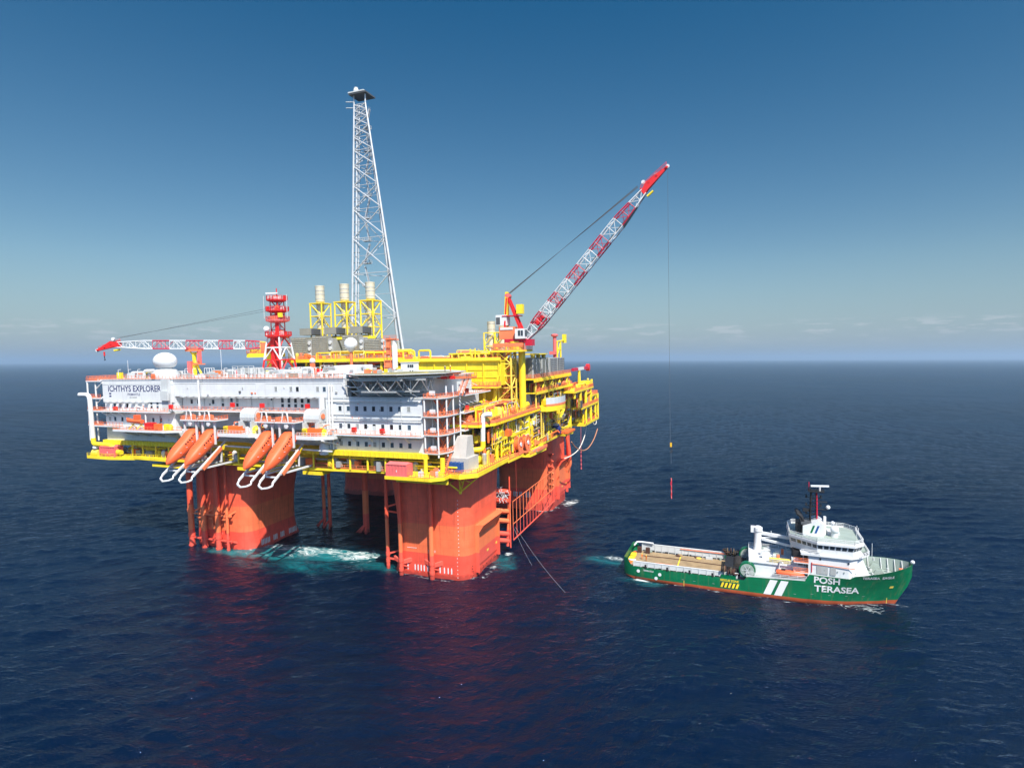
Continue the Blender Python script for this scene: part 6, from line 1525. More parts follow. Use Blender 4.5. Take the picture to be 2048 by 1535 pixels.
p = tip2+Vector((2.6,0.8,-0.6)); MB().tube(p, p+Vector((0,0,-1.6)), 0.3, 6).build('hook_block', 'red', sc_); MB().pipe([p+Vector((0,0,-1.6)), p+Vector((0,0,-2.6)), p+Vector((0.4,0,-3.2)), p+Vector((-0.3,0,-3.3))], 0.16, 6).build('hook', 'black', sc_)
br = thing('boom_rest', 'yellow boom rest post under the middle of the stowed crane boom', 'boom rest', (-73, -33.5, 59))
bx_, by_ = -72.4, -32.2
MB().tube((bx_,by_,59), (bx_,by_,68), 0.75, 10).build('post', 'yellow', br); MB().tube((bx_+3.6,by_,59), (bx_+0.3,by_,65), 0.4, 8).build('raker', 'yellow', br)
for s in (-1, 1): MB().tube((bx_,by_,66), (bx_+s*2.4,by_,69), 0.25, 6).build('arm', 'yellow', br)
MB().box(bx_-3, bx_+3.4, by_-1.4, by_+1.4, 68.4, 69.0).build('cradle', 'coral', br); MB().rail([(bx_-3,by_-1.4,69), (bx_+3.4,by_-1.4,69)], r=0.09, mid=3).build('railing', 'coral', br)
MB().box(bx_-2.8, bx_-0.9, by_-1, by_+1, 59, 64.6).build('ladder_cage', 'pink_red', br); MB().box(bx_+2.6, bx_+3.6, by_-1, by_+0.2, 63.4, 68.4).build('ladder_cage', 'pink_red', br)
MB().box(bx_+0.5, bx_+4.4, by_-1.2, by_+1, 63.2, 63.6).build('landing', 'coral', br); MB().rail([(bx_+0.5,by_-1.2,63.6), (bx_+4.4,by_-1.2,63.6)], r=0.09).build('railing', 'coral', br)
# ================================================================== supply vessel
SHIP = Matrix.Translation((129.6, -28.9, 0)) @ Matrix.Rotation(R(-1.5), 4, 'Z')
def sthing(name, label, cat, loc=(0,0,0), group=None):
    o = bpy.data.objects.new(name, None); COL.objects.link(o); o['org'] = list(loc)
    o.matrix_world = SHIP @ Matrix.Translation(loc); return tag(o, label, cat, group)
ship = sthing('supply_vessel', 'green hulled supply vessel with white bridge house steaming beside the platform', 'ship')
SX  = [-36.3, -35.2, -33, -28, -15, 0, 10, 16, 20, 24, 28, 31, 33.4, 35.0, 35.9]
SHD = [7.3, 8.0, 8.6, 8.9, 8.9, 8.9, 8.9, 8.9, 8.75, 8.25, 7.1, 5.6, 3.8, 2.1, 0.5]
SHW = [6.6, 7.6, 8.4, 8.8, 8.9, 8.9, 8.6, 7.7, 6.5, 4.9, 3.0, 1.2, 0.25, 0.12, 0.06]
SZK = [1.0, 0.7, 0.1, -1.6, -4, -4, -4, -4, -4, -4, -3.8, -3.4, 1.8, 4.6, 7.2]
def ztop(x): return float(np.interp(x, [-36.4, -35.2, -34, -4.0, -3.2, 10.6, 11.6, 20.8, 21.8, 36], [6.0, 5.8, 3.9, 3.95, 4.95, 5.7, 7.6, 7.5, 8.2, 10.6]))
def half(x, zz):
    hd, hw, zk, zt = (float(np.interp(x, SX, a)) for a in (SHD, SHW, SZK, [ztop(q) for q in SX]))
    zt = ztop(x); zl = max(0.0, zk)
    if zz >= zl: f = min(1, (zz-zl)/max(0.1, zt-zl)); return hw+(hd-hw)*f**(0.75 if x < 15 else 1.25)
    f = (zz-zk)/max(0.1, zl-zk); return hw*max(0.0, f)**0.4
xs = sorted(set(SX+[-34, -20, -8, -4.0, -3.2, 5, 10.6, 11.6, 13, 18, 20.8, 21.8, 22, 26, 29.5, 32.3, 34.3]))
rings = []; NZ = 15
for x in xs:
    zk = float(np.interp(x, SX, SZK)); zt = ztop(x)
    zz = [zk+(zt-zk)*(k/NZ) for k in range(NZ+1)]
    port = [(x, half(x, q), q) for q in zz]; star = [(x, -half(x, q), q) for q in zz]
    rings.append(star[::-1]+port)
n = len(rings[0]); vs = sum(rings, [])
fs = [(i*n+k, (i+1)*n+k, (i+1)*n+k+1, i*n+k+1) for i in range(len(rings)-1) for k in range(n-1)]
fs.append(tuple(range(n))); fs.append(tuple(range(len(vs)-1, len(vs)-n-1, -1)))
MB().add(vs, fs).build('hull', 'ship_hull', ship)
def deckpoly(x0, x1, inset, zd, k=22):
    q = np.linspace(x0, x1, k); return [(float(x), -max(0.02, half(float(x), zd)-inset)) for x in q]+[(float(x), max(0.02, half(float(x), zd)-inset)) for x in q[::-1]]
MB().prism(deckpoly(-35.6, 11, 0.2, 3.0), 2.9, 3.3).build('main_deck', 'grating', ship, smooth=False)
MB().prism(deckpoly(11.2, 34.6, 0.2, 6.7), 6.6, 7.0).build('forecastle_deck', 'green_grey', ship, smooth=False)
MB().prism(deckpoly(-3.4, 11, 0.2, 4.6), 4.5, 4.9).build('mid_deck', 'green_grey', ship, smooth=False)
dkm = MB()
rd = random.Random(2)
for k in range(28):                                            # wooden deck sheathing in long runs
    y0 = -7.3+k*0.52
    x = -34.5
    while x < -9: 
        L = rd.uniform(3.5, 7); dkm.box(x, min(x+L-0.05, -8.8), y0, y0+0.47, 3.305, 3.40+rd.uniform(0, 0.02)); x += L
dkm.build('deck_sheathing', 'deck_tan', ship, smooth=False)
for yy in (-7.6, 7.6):                                          # cargo rails with stanchion panels
    for k, x in enumerate(np.arange(-33.5, -5.5, 2.0)):
        MB().box(x+0.08, x+1.92, yy-0.08, yy+0.08, 3.7, 4.9 if yy < 0 else 5.5).build('cargo_rail_panel', 'light_grey', ship, smooth=False)
        MB().box(x-0.10, x+0.10, yy-0.22, yy+0.22, 3.31, 5.1 if yy < 0 else 5.7).build('stanchion', 'light_grey', ship, smooth=False)
    zt = 5.05 if yy < 0 else 5.65
    MB().tube((-33.6,yy,zt), (-5.4,yy,zt), 0.16, 8).build('top_pipe', 'light_grey', ship)
    for x in (-31, -26.5, -20, -11.5): MB().box(x, x+1.2, yy-0.14, yy+0.14, 3.42, 3.85).build('freeing_port', 'black', ship, smooth=False)
MB().tube((-26,-7.3,4.7), (-7,-7.3,4.7), 0.11, 6).build('fire_main', 'coral', ship); MB().tube((-22,7.3,5.3), (-7,7.3,5.3), 0.11, 6).build('fire_main', 'coral', ship)
MB().pipe([(-34.8,-7.6,5.4), (-34.4,-8.0,5.4), (-33,-7.2,5.3)], 0.25, 8).build('bulwark_cap', 'white', ship)
MB().pipe([(-35.2,3.5,6.2), (-35,6.6,6.3), (-33.6,7.3,6.2), (-30,7.0,6.2)], 0.25, 8).build('bulwark_cap', 'white', ship)
for x in (-34, -31.5): MB().cbox((x,5.6,4.2), (1.2,1.0,1.8)).build('tugger_winch', 'rust_brown', ship)
MB().lathe((-35.4,0,3.0), [(0.8,-5.2), (0.8,5.2)], 14, 'y').build('stern_roller', 'orange', ship)
for k in (-3.2, 0.4): MB().box(-35.9, -34.4, k, k+2.4, 3.4, 4.1).build('roller_guard', 'yellow', ship)
MB().box(-21.9, -21.6, -5.8, 5.6, 3.43, 3.48).build('deck_line', 'yellow', ship, smooth=False)
MB().box(-28, -23, -5.5, -3.2, 3.43, 3.8).build('deck_tarpaulin', 'orange', ship)
MB().path([(-33,-3.4,3.5), (-28,-3.6,3.5), (-22,-4.8,3.5), (-10,-5.4,3.5)], 0.13, 6).build('tow_wire', 'rust_brown', ship)
MB().path([(-33,2.6,3.5), (-25,3.0,3.5), (-10,2.2,3.5)], 0.12, 6).build('tow_wire', 'rust_brown', ship)
DC = random.Random(31)
for i in range(26):
    x, y = DC.uniform(-33, -10), DC.choice([-6.6, -6.1, 6.2, 6.7])+DC.uniform(-.3, .3)
    if DC.random() < 0.5: MB().cbox((x,y,3.42+0.25), (DC.uniform(.4, 1.6),DC.uniform(.3, .8),DC.uniform(.3, .9))).build('deck_gear', DC.choice(['rust_brown', 'coral', 'light_grey', 'yellow', 'black', 'green_grey']), ship, smooth=False)
    else: MB().lathe((x,y,3.42), [(0.2,0), (0.75,0.05), (0.75,0.25), (0.25,0.3)], 12).build('rope_coil', DC.choice(['yellow_pale', 'deck_tan', 'rust_brown']), ship)
for x in (-30, -24, -18, -12): MB().tube((x,-8.75,3.7), (x,-8.75,4.7), 0.28, 8).build('side_bollard', 'black', ship)
# hull paintwork: boot stripe writing and slanted bars follow the plating
def hull_patch(name, pts, fs_, mat, off=0.05, par=ship):
    return MB().add([(x, -half(x, zz)-off, zz) for x, zz in pts], fs_).build(name, mat, par, smooth=False)
def quad_patch(name, x0, x1, z0, z1, slant, mat, off=0.05, nx=3, nz=5):
    pts = []; 
    for j in range(nz+1):
        zz = z0+(z1-z0)*j/nz
        for i in range(nx+1): pts.append((x0+(x1-x0)*i/nx+slant*j/nz, zz))
    return hull_patch(name, pts, [(j*(nx+1)+i, j*(nx+1)+i+1, (j+1)*(nx+1)+i+1, (j+1)*(nx+1)+i) for j in range(nz) for i in range(nx)], mat, off)
quad_patch('hull_stripe', 0.8, 2.6, 1.0, 4.98, 1.6, 'hull_text'); quad_patch('hull_stripe', 3.4, 5.2, 1.0, 5.05, 1.6, 'hull_text')
def hull_text(txt, size, x, zz, width, mat, bold=0.0, name='lettering'):
    v, f, w = text_mesh(txt, size, bold); k = width/w
    bm = bmesh.new()
    vv = [bm.verts.new((x+a*k, 0, zz+b)) for a, b in v]
    for q in f: 
        try: bm.faces.new([vv[i] for i in q])
        except ValueError: pass
    bmesh.ops.subdivide_edges(bm, edges=[e for e in bm.edges if e.calc_length() > 0.7], cuts=1, use_grid_fill=False)
    bmesh.ops.triangulate(bm, faces=bm.faces[:])
    bm.verts.ensure_lookup_table()
    pts = [(q.co.x, q.co.z) for q in bm.verts]; ff = [tuple(w_.index for w_ in q.verts) for q in bm.faces]; bm.free()
    hull_patch(name, pts, ff, mat, 0.06)
hull_text('POSH', 2.35, 12.7, 5.55, 5.9, 'hull_text', 0.06); hull_text('TERASEA', 2.35, 12.8, 3.25, 10.4, 'hull_text', 0.06)
hull_text('TERASEA  EAGLE', 0.95, 23.6, 7.55, 7.6, 'hull_text', 0.02)
hull_text('RESCUE ZONE', 0.78, -9.9, 3.02, 4.6, 'yellow', 0.02)
hull_text('TERASEA EAGLE', 0.6, -30.6, 2.9, 2.9, 'hull_text', 0.01)
quad_patch('rescue_panel', -9.9, -5.3, 1.35, 2.7, 0.0, 'black', 0.04, 4, 2)
for k in range(5): quad_patch('rescue_bar', -9.9+k*0.95, -9.35+k*0.95, 1.37, 2.68, 0.42, 'yellow', 0.055, 1, 2)
for x, zz in ((-32.0,2.7), (-26.0,2.5), (-27.0,1.3)): MB().lathe((x,-half(x,zz)-0.02,zz), [(0.28,0), (0.46,0), (0.46,-0.1), (0.28,-0.1)], 14, 'y').build('fairlead_ring', 'white', ship)
for x in (-20, -17, -12, 8, 12, 16, 20, 24): quad_patch('draught_tick', x, x+0.6, 1.9 if x < 10 else 2.4, 2.0 if x < 10 else 2.5, 0, 'green_grey', 0.05, 1, 1)
for x in (-19.5, 30.0): quad_patch('draught_scale', x, x+0.14, 0.1, 1.7, 0, 'yellow_pale', 0.05, 1, 3)
# mid-ships: winch drums, working deck and house aft of the bridge
MB().box(-2.6, 11.2, -6.2, 6.4, 4.9, 8.3).build('winch_house', 'white', ship, smooth=False)
MB().box(-2.9, 11.2, -6.6, 6.8, 8.3, 8.55).build('boat_deck', 'white', ship, smooth=False)
MB().rail([(11,-6.5,8.55), (-2.8,-6.5,8.55), (-2.8,6.7,8.55), (11,6.7,8.55)], r=0.07, mid=3).build('railing', 'white_tube', ship)
MB().rail([(-3.4,-8.6,4.95), (11,-8.7,5.7)], r=0.07, mid=3).build('railing', 'white_tube', ship)
for y, nm in ((-7.2, 0), (6.2, 1)):
    c = Vector((-3.2, y, 6.4))
    w = MB().lathe(c, [(0.02,-0.75), (1.7,-0.75), (1.7,0.75), (0.02,0.75)], 26, 'y').build('reel_core', 'green', ship)
    MB().lathe(c, [(0.9,-0.95), (1.75,-0.95), (1.75,-0.76), (0.9,-0.76), (0.9,-0.95)], 26, 'y').build('reel_flange', 'green_grey', w); MB().lathe(c, [(1.7,-0.8), (2.1,-0.8), (2.1,0.9), (1.7,0.9), (1.7,-0.8)], 26, 'y').build('reel_cover', 'green', w)
    for a in range(6): MB().beam((c.x,c.y-0.98,c.z), (c.x+1.45*math.cos(R(60*a)),c.y-0.98,c.z+1.45*math.sin(R(60*a))), 0.1, 0.14).build('reel_spoke', 'light_grey', w)
MB().box(-9, -3.4, -4.5, 5, 3.35, 5.6).build('tow_winch', 'black', ship); MB().lathe((-5.5,0,5.2), [(0.02,-3.6), (1.3,-3.5), (1.3,3.5), (0.02,3.6)], 20, 'y').build('winch_drum', 'rubber', ship)
for x, y, mt in ((-7.4,-5.2,'coral'), (-6.2,-3.6,'red'), (-7.2,3.8,'coral'), (-4.5,-5.0,'white')): MB().cbox((x,y,4.5), (1.0,0.9,2.0)).build('deck_locker', mt, ship)
rd = random.Random(9)
for i in range(16): MB().cbox((rd.uniform(0, 10), rd.uniform(-5, 5), 9.2), (rd.uniform(.5, 2), rd.uniform(.5, 1.6), rd.uniform(.6, 1.6))).build('deck_fitting', rd.choice(['white', 'green_grey', 'yellow_pale', 'light_grey', 'coral']), ship, smooth=False)
MB().box(2.2, 7.4, -6.4, -5.2, 8.56, 9.8).build('rope_rack', 'yellow_pale', ship); MB().box(7.6, 9.2, -6.2, -4.8, 8.56, 10.6).build('deck_cabinet', 'white', ship)
MB().tube((10.4,-6.0,8.4), (10.4,-6.0,13.0), 0.16, 6).build('ladder_post', 'white_tube', ship)
MB().box(8.8, 11.2, 1.5, 5, 8.56, 13).build('exhaust_casing', 'rust_brown', ship)
# deck crane
cr = MB().lathe((-0.4,4.2,8.5), [(1.2,0), (1.05,0.6), (0.95,5.4), (1.2,5.6), (1.2,6.6), (0.5,7.0)], 18).build('deck_crane', 'white', ship)
MB().beam((-0.4,4.2,13.6), (9.8,2.4,13.2), 0.8, 0.8).build('jib', 'white', cr); MB().beam((0.6,3.6,12.0), (9.6,0.8,11.4), 0.6, 0.6).build('knuckle_boom', 'white', cr)
MB().tube((0.4,4.0,12.2), (5.4,3.2,13.2), 0.2, 8).build('ram', 'white', cr); MB().cbox((-1.6,4.4,14.4), (1.4,1.4,1.6)).build('crane_motor', 'white', cr)
for x in (3, 7): MB().tube((x,3.4,13.6), (x,3.4,14.6), 0.08, 5).build('crane_lamp', 'white', cr)
# accommodation and bridge
def hp(name, prof, y0, y1, mat, par=ship):                      # extruded side profile (x,z)
    k = len(prof); return MB().add([(x, y0, zz) for x, zz in prof]+[(x, y1, zz) for x, zz in prof], [tuple(range(k-1, -1, -1)), tuple(range(k, 2*k))]+[(i, (i+1) % k, k+(i+1) % k, k+i) for i in range(k)]).build(name, mat, par, smooth=False)
MB().add([(11.4,-8.1,7.0), (20.6,-7.9,7.0), (26.0,-5.2,7.0), (26.0,5.2,7.0), (20.6,7.9,7.0), (11.4,8.1,7.0), (11.4,-8.1,12.4), (20.6,-8.1,12.4), (23.8,-6.0,12.4), (23.8,6.0,12.4), (20.6,8.1,12.4), (11.4,8.1,12.4)],
         [(5,4,3,2,1,0), (6,7,8,9,10,11), (0,1,7,6), (1,2,8,7), (2,3,9,8), (3,4,10,9), (4,5,11,10), (5,0,6,11)]).build('deck_house', 'white', ship, smooth=False)
MB().box(8.2, 11.38, -6.0, 7.2, 4.95, 12.3).build('stair_house', 'black', ship, smooth=False)
for zz in (7.6, 10.2): MB().box(8.0, 11.4, -8.2, -6.0, zz-0.2, zz).build('side_gallery', 'white', ship, smooth=False); MB().rail([(8.0,-8.1,zz), (11.4,-8.1,zz)], r=0.07, mid=3).build('railing', 'coral', ship)
MB().box(13.3, 15.9, -8.2, -8.104, 7.8, 9.8).build('louvre_door', 'grey', ship, smooth=False); MB().box(16.4, 17.7, -8.2, -8.104, 7.8, 9.8).build('louvre_door', 'grey', ship, smooth=False)
MB().tube((12.2,-8.3,10.3), (22,-8.3,10.0), 0.09, 6).build('handrail', 'coral', ship); MB().tube((12.2,-8.25,8.0), (12.2,-8.25,10.6), 0.1, 6).build('handrail', 'red', ship)
MB().box(20.3, 20.7, -8.2, -8.104, 11.0, 11.5).build('port_light', 'glass', ship, smooth=False); MB().box(13.9, 14.3, -8.2, -8.104, 11.4, 11.9).build('port_light', 'glass', ship, smooth=False)
for x in (15, 18, 19.5, 22): MB().box(x, x+0.16, -8.2, -8.104, 8.6, 9.0).build('vent', 'green_grey', ship, smooth=False)
MB().prism([(9.6,-8.7), (21.0,-8.7), (24.4,-6), (24.4,6), (21.0,8.7), (9.6,8.7)], 12.4, 12.75).build('bridge_deck', 'white', ship, smooth=False)
MB().rail([(9.7,-8.7,12.75), (14,-8.7,12.75)], r=0.07, mid=3).build('railing', 'white_tube', ship)
MB().rail([(23.5,-7.6,12.75), (25.6,-4.6,12.75), (25.6,4.6,12.75)], r=0.07, mid=3).build('railing', 'white_tube', ship)
# wheelhouse: wing jutting aft on the near side, slanted window band
WH = [(13.4,-8.3), (21.4,-8.3), (23.6,-5.6), (23.6,5.6), (21.4,8.3), (9.0,8.3), (7.6,5.5), (7.6,-3.4), (9.0,-4.6)]
WC = Vector((15.6, 0))
def scaled(P, k): return [(WC.x+(x-WC.x)*k, WC.y+(y-WC.y)*k) for x, y in P]
MB().prism(WH, 12.76, 14.2).build('wheelhouse', 'white', ship, smooth=False)
a, b = WH, scaled(WH, 1.045); k = len(WH)
MB().add([(*p, 14.2) for p in a]+[(*p, 15.5) for p in b], [(i, (i+1) % k, k+(i+1) % k, k+i) for i in range(k)]).build('window_band', 'white', ship, smooth=False)
MB().prism(scaled(WH, 1.075), 15.5, 16.1).build('wheelhouse_roof', 'white', ship, smooth=False)
for i in range(k):
    p0, p1 = Vector(a[i]), Vector(a[(i+1) % k]); q0, q1 = Vector(b[i]), Vector(b[(i+1) % k]); L = (p1-p0).length; nn = max(1, int(L/1.15))
    nrm = Vector(((p1-p0).y, -(p1-p0).x)).normalized()*0.03
    for j in range(nn):
        f0, f1 = (j+0.12)/nn, (j+0.88)/nn
        pt = lambda f, g: (lambda e: (e.x+nrm.x, e.y+nrm.y, 14.2+1.3*g))((p0+(p1-p0)*f)*(1-g)+(q0+(q1-q0)*f)*g)
        MB().add([pt(f0, 0.15), pt(f1, 0.15), pt(f1, 0.85), pt(f0, 0.85)], [(0,1,2,3)]).build('bridge_window', 'glass', ship, smooth=False)
WR = scaled(WH, 1.05); MB().rail([(*p, 16.1) for p in WR+[WR[0]]], r=0.075, mid=3, h=1.1).build('railing', 'white_tube', ship)
MB().box(23.0, 25.6, -2.2, 2.2, 12.76, 13.3).build('bridge_front', 'green_grey', ship)
# funnel with the two-bar emblem
hp('funnel', [(10.4,16.1), (15.4,16.1), (15.4,19.6), (14.2,20.2), (10.4,18.6)], -3.6, 3.2, 'white')
for k, mt in ((0, 'green'), (1, 'blue')): hp('funnel_emblem', [(12.1+k*1.05,17.0), (12.6+k*1.05,17.0), (13.3+k*1.05,19.0), (12.8+k*1.05,19.0)], -3.66, -3.602, mt)
MB().box(10.0, 12.6, -3.0, 2.8, 18.9, 19.5).build('funnel_louvre', 'dark_grey', ship, smooth=False)
for y in (-2.2, -0.6, 1.0, 2.4): MB().pipe([(10.6,y,18.2), (10.4,y,20.6), (9.0,y,21.6)], 0.38, 8).build('exhaust_pipe', 'black', ship)
MB().box(9.0, 10.3, -1.6, 2.2, 16.1, 19.0).build('exhaust_trunk', 'black', ship, smooth=False)
# mast
for x, y in ((12.4,-0.8), (14.0,-0.8), (12.4,0.8), (14.0,0.8)): MB().tube((x,y,19.4), (13.2+(x-13.2)*0.8,y*0.8,27.6), 0.18, 6).build('mast_leg', 'crimson' if x > 13 and y < 0 else 'black', ship)
m = MB()
for zz in np.arange(20, 27.4, 1.0):
    m.tube((12.4,-0.8,zz), (14,-0.8,zz+1), 0.09, 5).tube((12.4,0.8,zz+1), (12.4,-0.8,zz), 0.09, 5).tube((14,-0.8,zz), (14,0.8,zz+1), 0.09, 5)
m.build('mast_lattice', 'black', ship)
for zz, w in ((21.2, 1.6), (23.4, 2.2), (25.6, 1.8)):
    MB().beam((13.2,-w,zz), (13.2,w,zz), 0.12, 0.12).build('yard', 'black', ship); MB().box(11.2, 15.2, -0.12, 0.12, zz-0.1, zz+0.1).build('yard', 'black', ship)
    for q in (-1.8, 1.7): MB().cbox((13.2+q,0,zz+0.4), (0.4,0.5,0.7)).build('mast_lamp', 'black', ship)
for x in (11.4, 11.9, 15.2): MB().tube((x,0.3,27.6), (x,0.3,29.8), 0.05, 4).build('whip_aerial', 'black', ship)
MB().box(11.8, 15.6, -1.4, 1.4, 27.4, 27.6).build('mast_platform', 'black', ship, smooth=False); MB().rail([(11.9,-1.3,27.6), (15.5,-1.3,27.6)], r=0.06).build('railing', 'black', ship)
MB().cbox((14.6,0,28.9), (4.6,0.35,0.45), 0.25).build('radar_scanner', 'white', ship); MB().tube((14.6,0,27.6), (14.6,0,28.7), 0.25, 8).build('scanner_post', 'white', ship)
MB().tube((12.0,0,27.6), (12.0,0,29.8), 0.09, 5).build('mast_spur', 'crimson', ship)
for zz in (22.6, 24.6): MB().box(14, 16.4, -0.6, 0.6, zz, zz+0.12).build('mast_bracket', 'black', ship, smooth=False)
MB().sphere((16.6,-0.4,23.4), 0.55, 12, 8).build('sat_dome', 'white', ship); MB().box(10.6, 12.4, -0.5, 0.5, 21.8, 22.6).build('search_light', 'black', ship)
# monkey island fittings
MB().sphere((18.0,-2.2,18.0), 1.05, 18, 12, -0.8).build('radome', 'white', ship); MB().lathe((18,-2.2,16.1), [(0.9,0), (0.7,1.2), (0.8,1.4)], 14).build('radome_base', 'white', ship); MB().sphere((17.6,-1.6,19.6), 0.5, 12, 8).build('radome', 'white', ship); MB().tube((17.6,-1.6,18), (17.6,-1.6,19.3), 0.2, 6).build('radome_base', 'white', ship)
MB().prism(scaled(WH, 1.02), 16.1, 16.14).build('roof_deck', 'green_grey', ship, smooth=False)
MB().box(16.6, 19.4, -0.6, 3.0, 16.15, 16.9).build('monkey_island', 'white', ship, smooth=False)
MB().box(15.5, 16.1, -1.4, -0.4, 16.1, 21.0).build('mast_ladder', 'white_tube', ship)
for x, y, zz in ((22.8,-4,16.1), (25.8,-6.6,12.6), (24.8,6,13)): MB().tube((x,y,zz), (x,y,zz+4.0), 0.06, 5).build('whip_aerial', 'white_tube', ship)
# foredeck
for x, y in ((28,-2.6), (28,2.6)):
    MB().lathe((x,y,8.0), [(0.02,-1.3), (1.15,-1.2), (1.15,-1.0), (0.6,-1.0), (0.6,1.0), (1.15,1.0), (1.15,1.2), (0.02,1.3)], 16, 'y').build('anchor_windlass', 'green_grey', ship)
    MB().box(x-1.2, x+1.2, y-1.5, y+1.5, 7.01, 7.5).build('windlass_base', 'light_grey', ship)
for x, y in ((31,-2), (31,2), (33,0), (25.6,-4.6), (25.6,4.6)): MB().tube((x,y,7), (x,y,8.0), 0.3, 8).build('bollard', 'light_grey', ship)
MB().cbox((33.2,-1.6,8.6), (0.9,0.9,1.6)).build('deck_locker', 'coral', ship)
m = MB()
for x in np.arange(23, 34.5, 1.4):
    ya, yb = half(x, 7.0)-0.5, half(x, ztop(x))-0.3
    for s in (-1, 1): m.beam((x,s*ya,7.0), (x,s*yb,ztop(x)-0.1), 0.14, 0.14)
m.build('bulwark_stay', 'light_grey', ship)
q = np.linspace(22, 35.4, 16); m = MB()
for s in (-1, 1):
    for x0, x1 in zip(q[:-1], q[1:]): m.add([(xx, s*(half(xx, zz)-0.10), zz) for xx, zz in ((x0, 7.0), (x1, 7.0), (x1, ztop(x1)-0.02), (x0, ztop(x0)-0.02))], [(0,1,2,3)])
m.build('bulwark_lining', 'green_grey', ship)
MB().sphere((36.0,0,10.9), 0.5, 12, 8).build('bow_fairlead', 'white', ship)
quad_patch('anchor_pocket', 30.3, 31.2, 4.6, 5.2, 0.2, 'yellow_pale', 0.12, 1, 1)
# things carried by the vessel
t = sthing('work_boat', 'orange rescue boat stowed on the side of the green vessel', 'boat', (7.2, -7.6, 5.6))
rg = []; n = 14
for s_, w, h in ((-3.3,0.7,0.6), (-2.8,1.0,0.85), (0,1.1,0.95), (2.2,0.9,0.9), (3.2,0.4,0.7), (3.5,0.05,0.5)):
    rg.append([(7.2+s_, -7.7+w*math.cos(2*math.pi*k/n), 6.9+h*math.sin(2*math.pi*k/n)*(0.8 if math.sin(2*math.pi*k/n) > 0 else 1)) for k in range(n)])
MB().add(sum(rg, []), [(i*n+k, i*n+(k+1) % n, (i+1)*n+(k+1) % n, (i+1)*n+k) for i in range(len(rg)-1) for k in range(n)]+[tuple(range(n-1, -1, -1)), tuple(range((len(rg)-1)*n, len(rg)*n))]).build('hull', 'boat_orange', t)
for x in (5.6, 9.0): MB().cbox((x,-7.7,7.6), (1.0,0.8,0.5)).build('seat_console', 'black', t)
MB().pipe([(4.6,-6.6,5), (4.6,-6.6,9.2), (5.4,-8,9.6)], 0.16, 6).build('davit', 'white_tube', t)
FBN = ['dark brown fender bundle on the near rail of the green vessel', 'dark brown fender bundle on the far rail of the green vessel']
for (x, y, zz), lb in zip(((-7.9,-7.4,5.5), (-7.4,7.6,6.0)), FBN):
    t = sthing('fender_bundle', lb, 'fender', (x, y, zz-1.3), 'brown fender bundles on the vessel')
    rd = random.Random(int(y*10))
    for q in range(22):                                        # heap of old tyres lashed into a fender
        px, py, pz = x+rd.uniform(-1.9, 1.9), y+rd.uniform(-0.55, 0.55), zz+rd.uniform(-0.75, 0.55)
        MB().lathe((px,py,pz), [(0.35,-0.16), (0.62,-0.2), (0.74,0), (0.62,0.2), (0.35,0.16), (0.35,-0.16)], 12, rd.choice('xxyz')).build('tyre', rd.choice(['rubber', 'rust_brown', 'net', 'rubber']), t)
    MB().box(x-1.9, x+1.9, y-0.7, y+0.7, zz-1.9, zz-1.1).build('cradle', 'green', t)
    for q in (-1.1, 0.6): MB().lathe((x+q,y,zz), [(1.12,-0.04), (1.16,-0.04), (1.16,0.04), (1.12,0.04)], 16, 'x').build('strap', 'deck_tan', t)

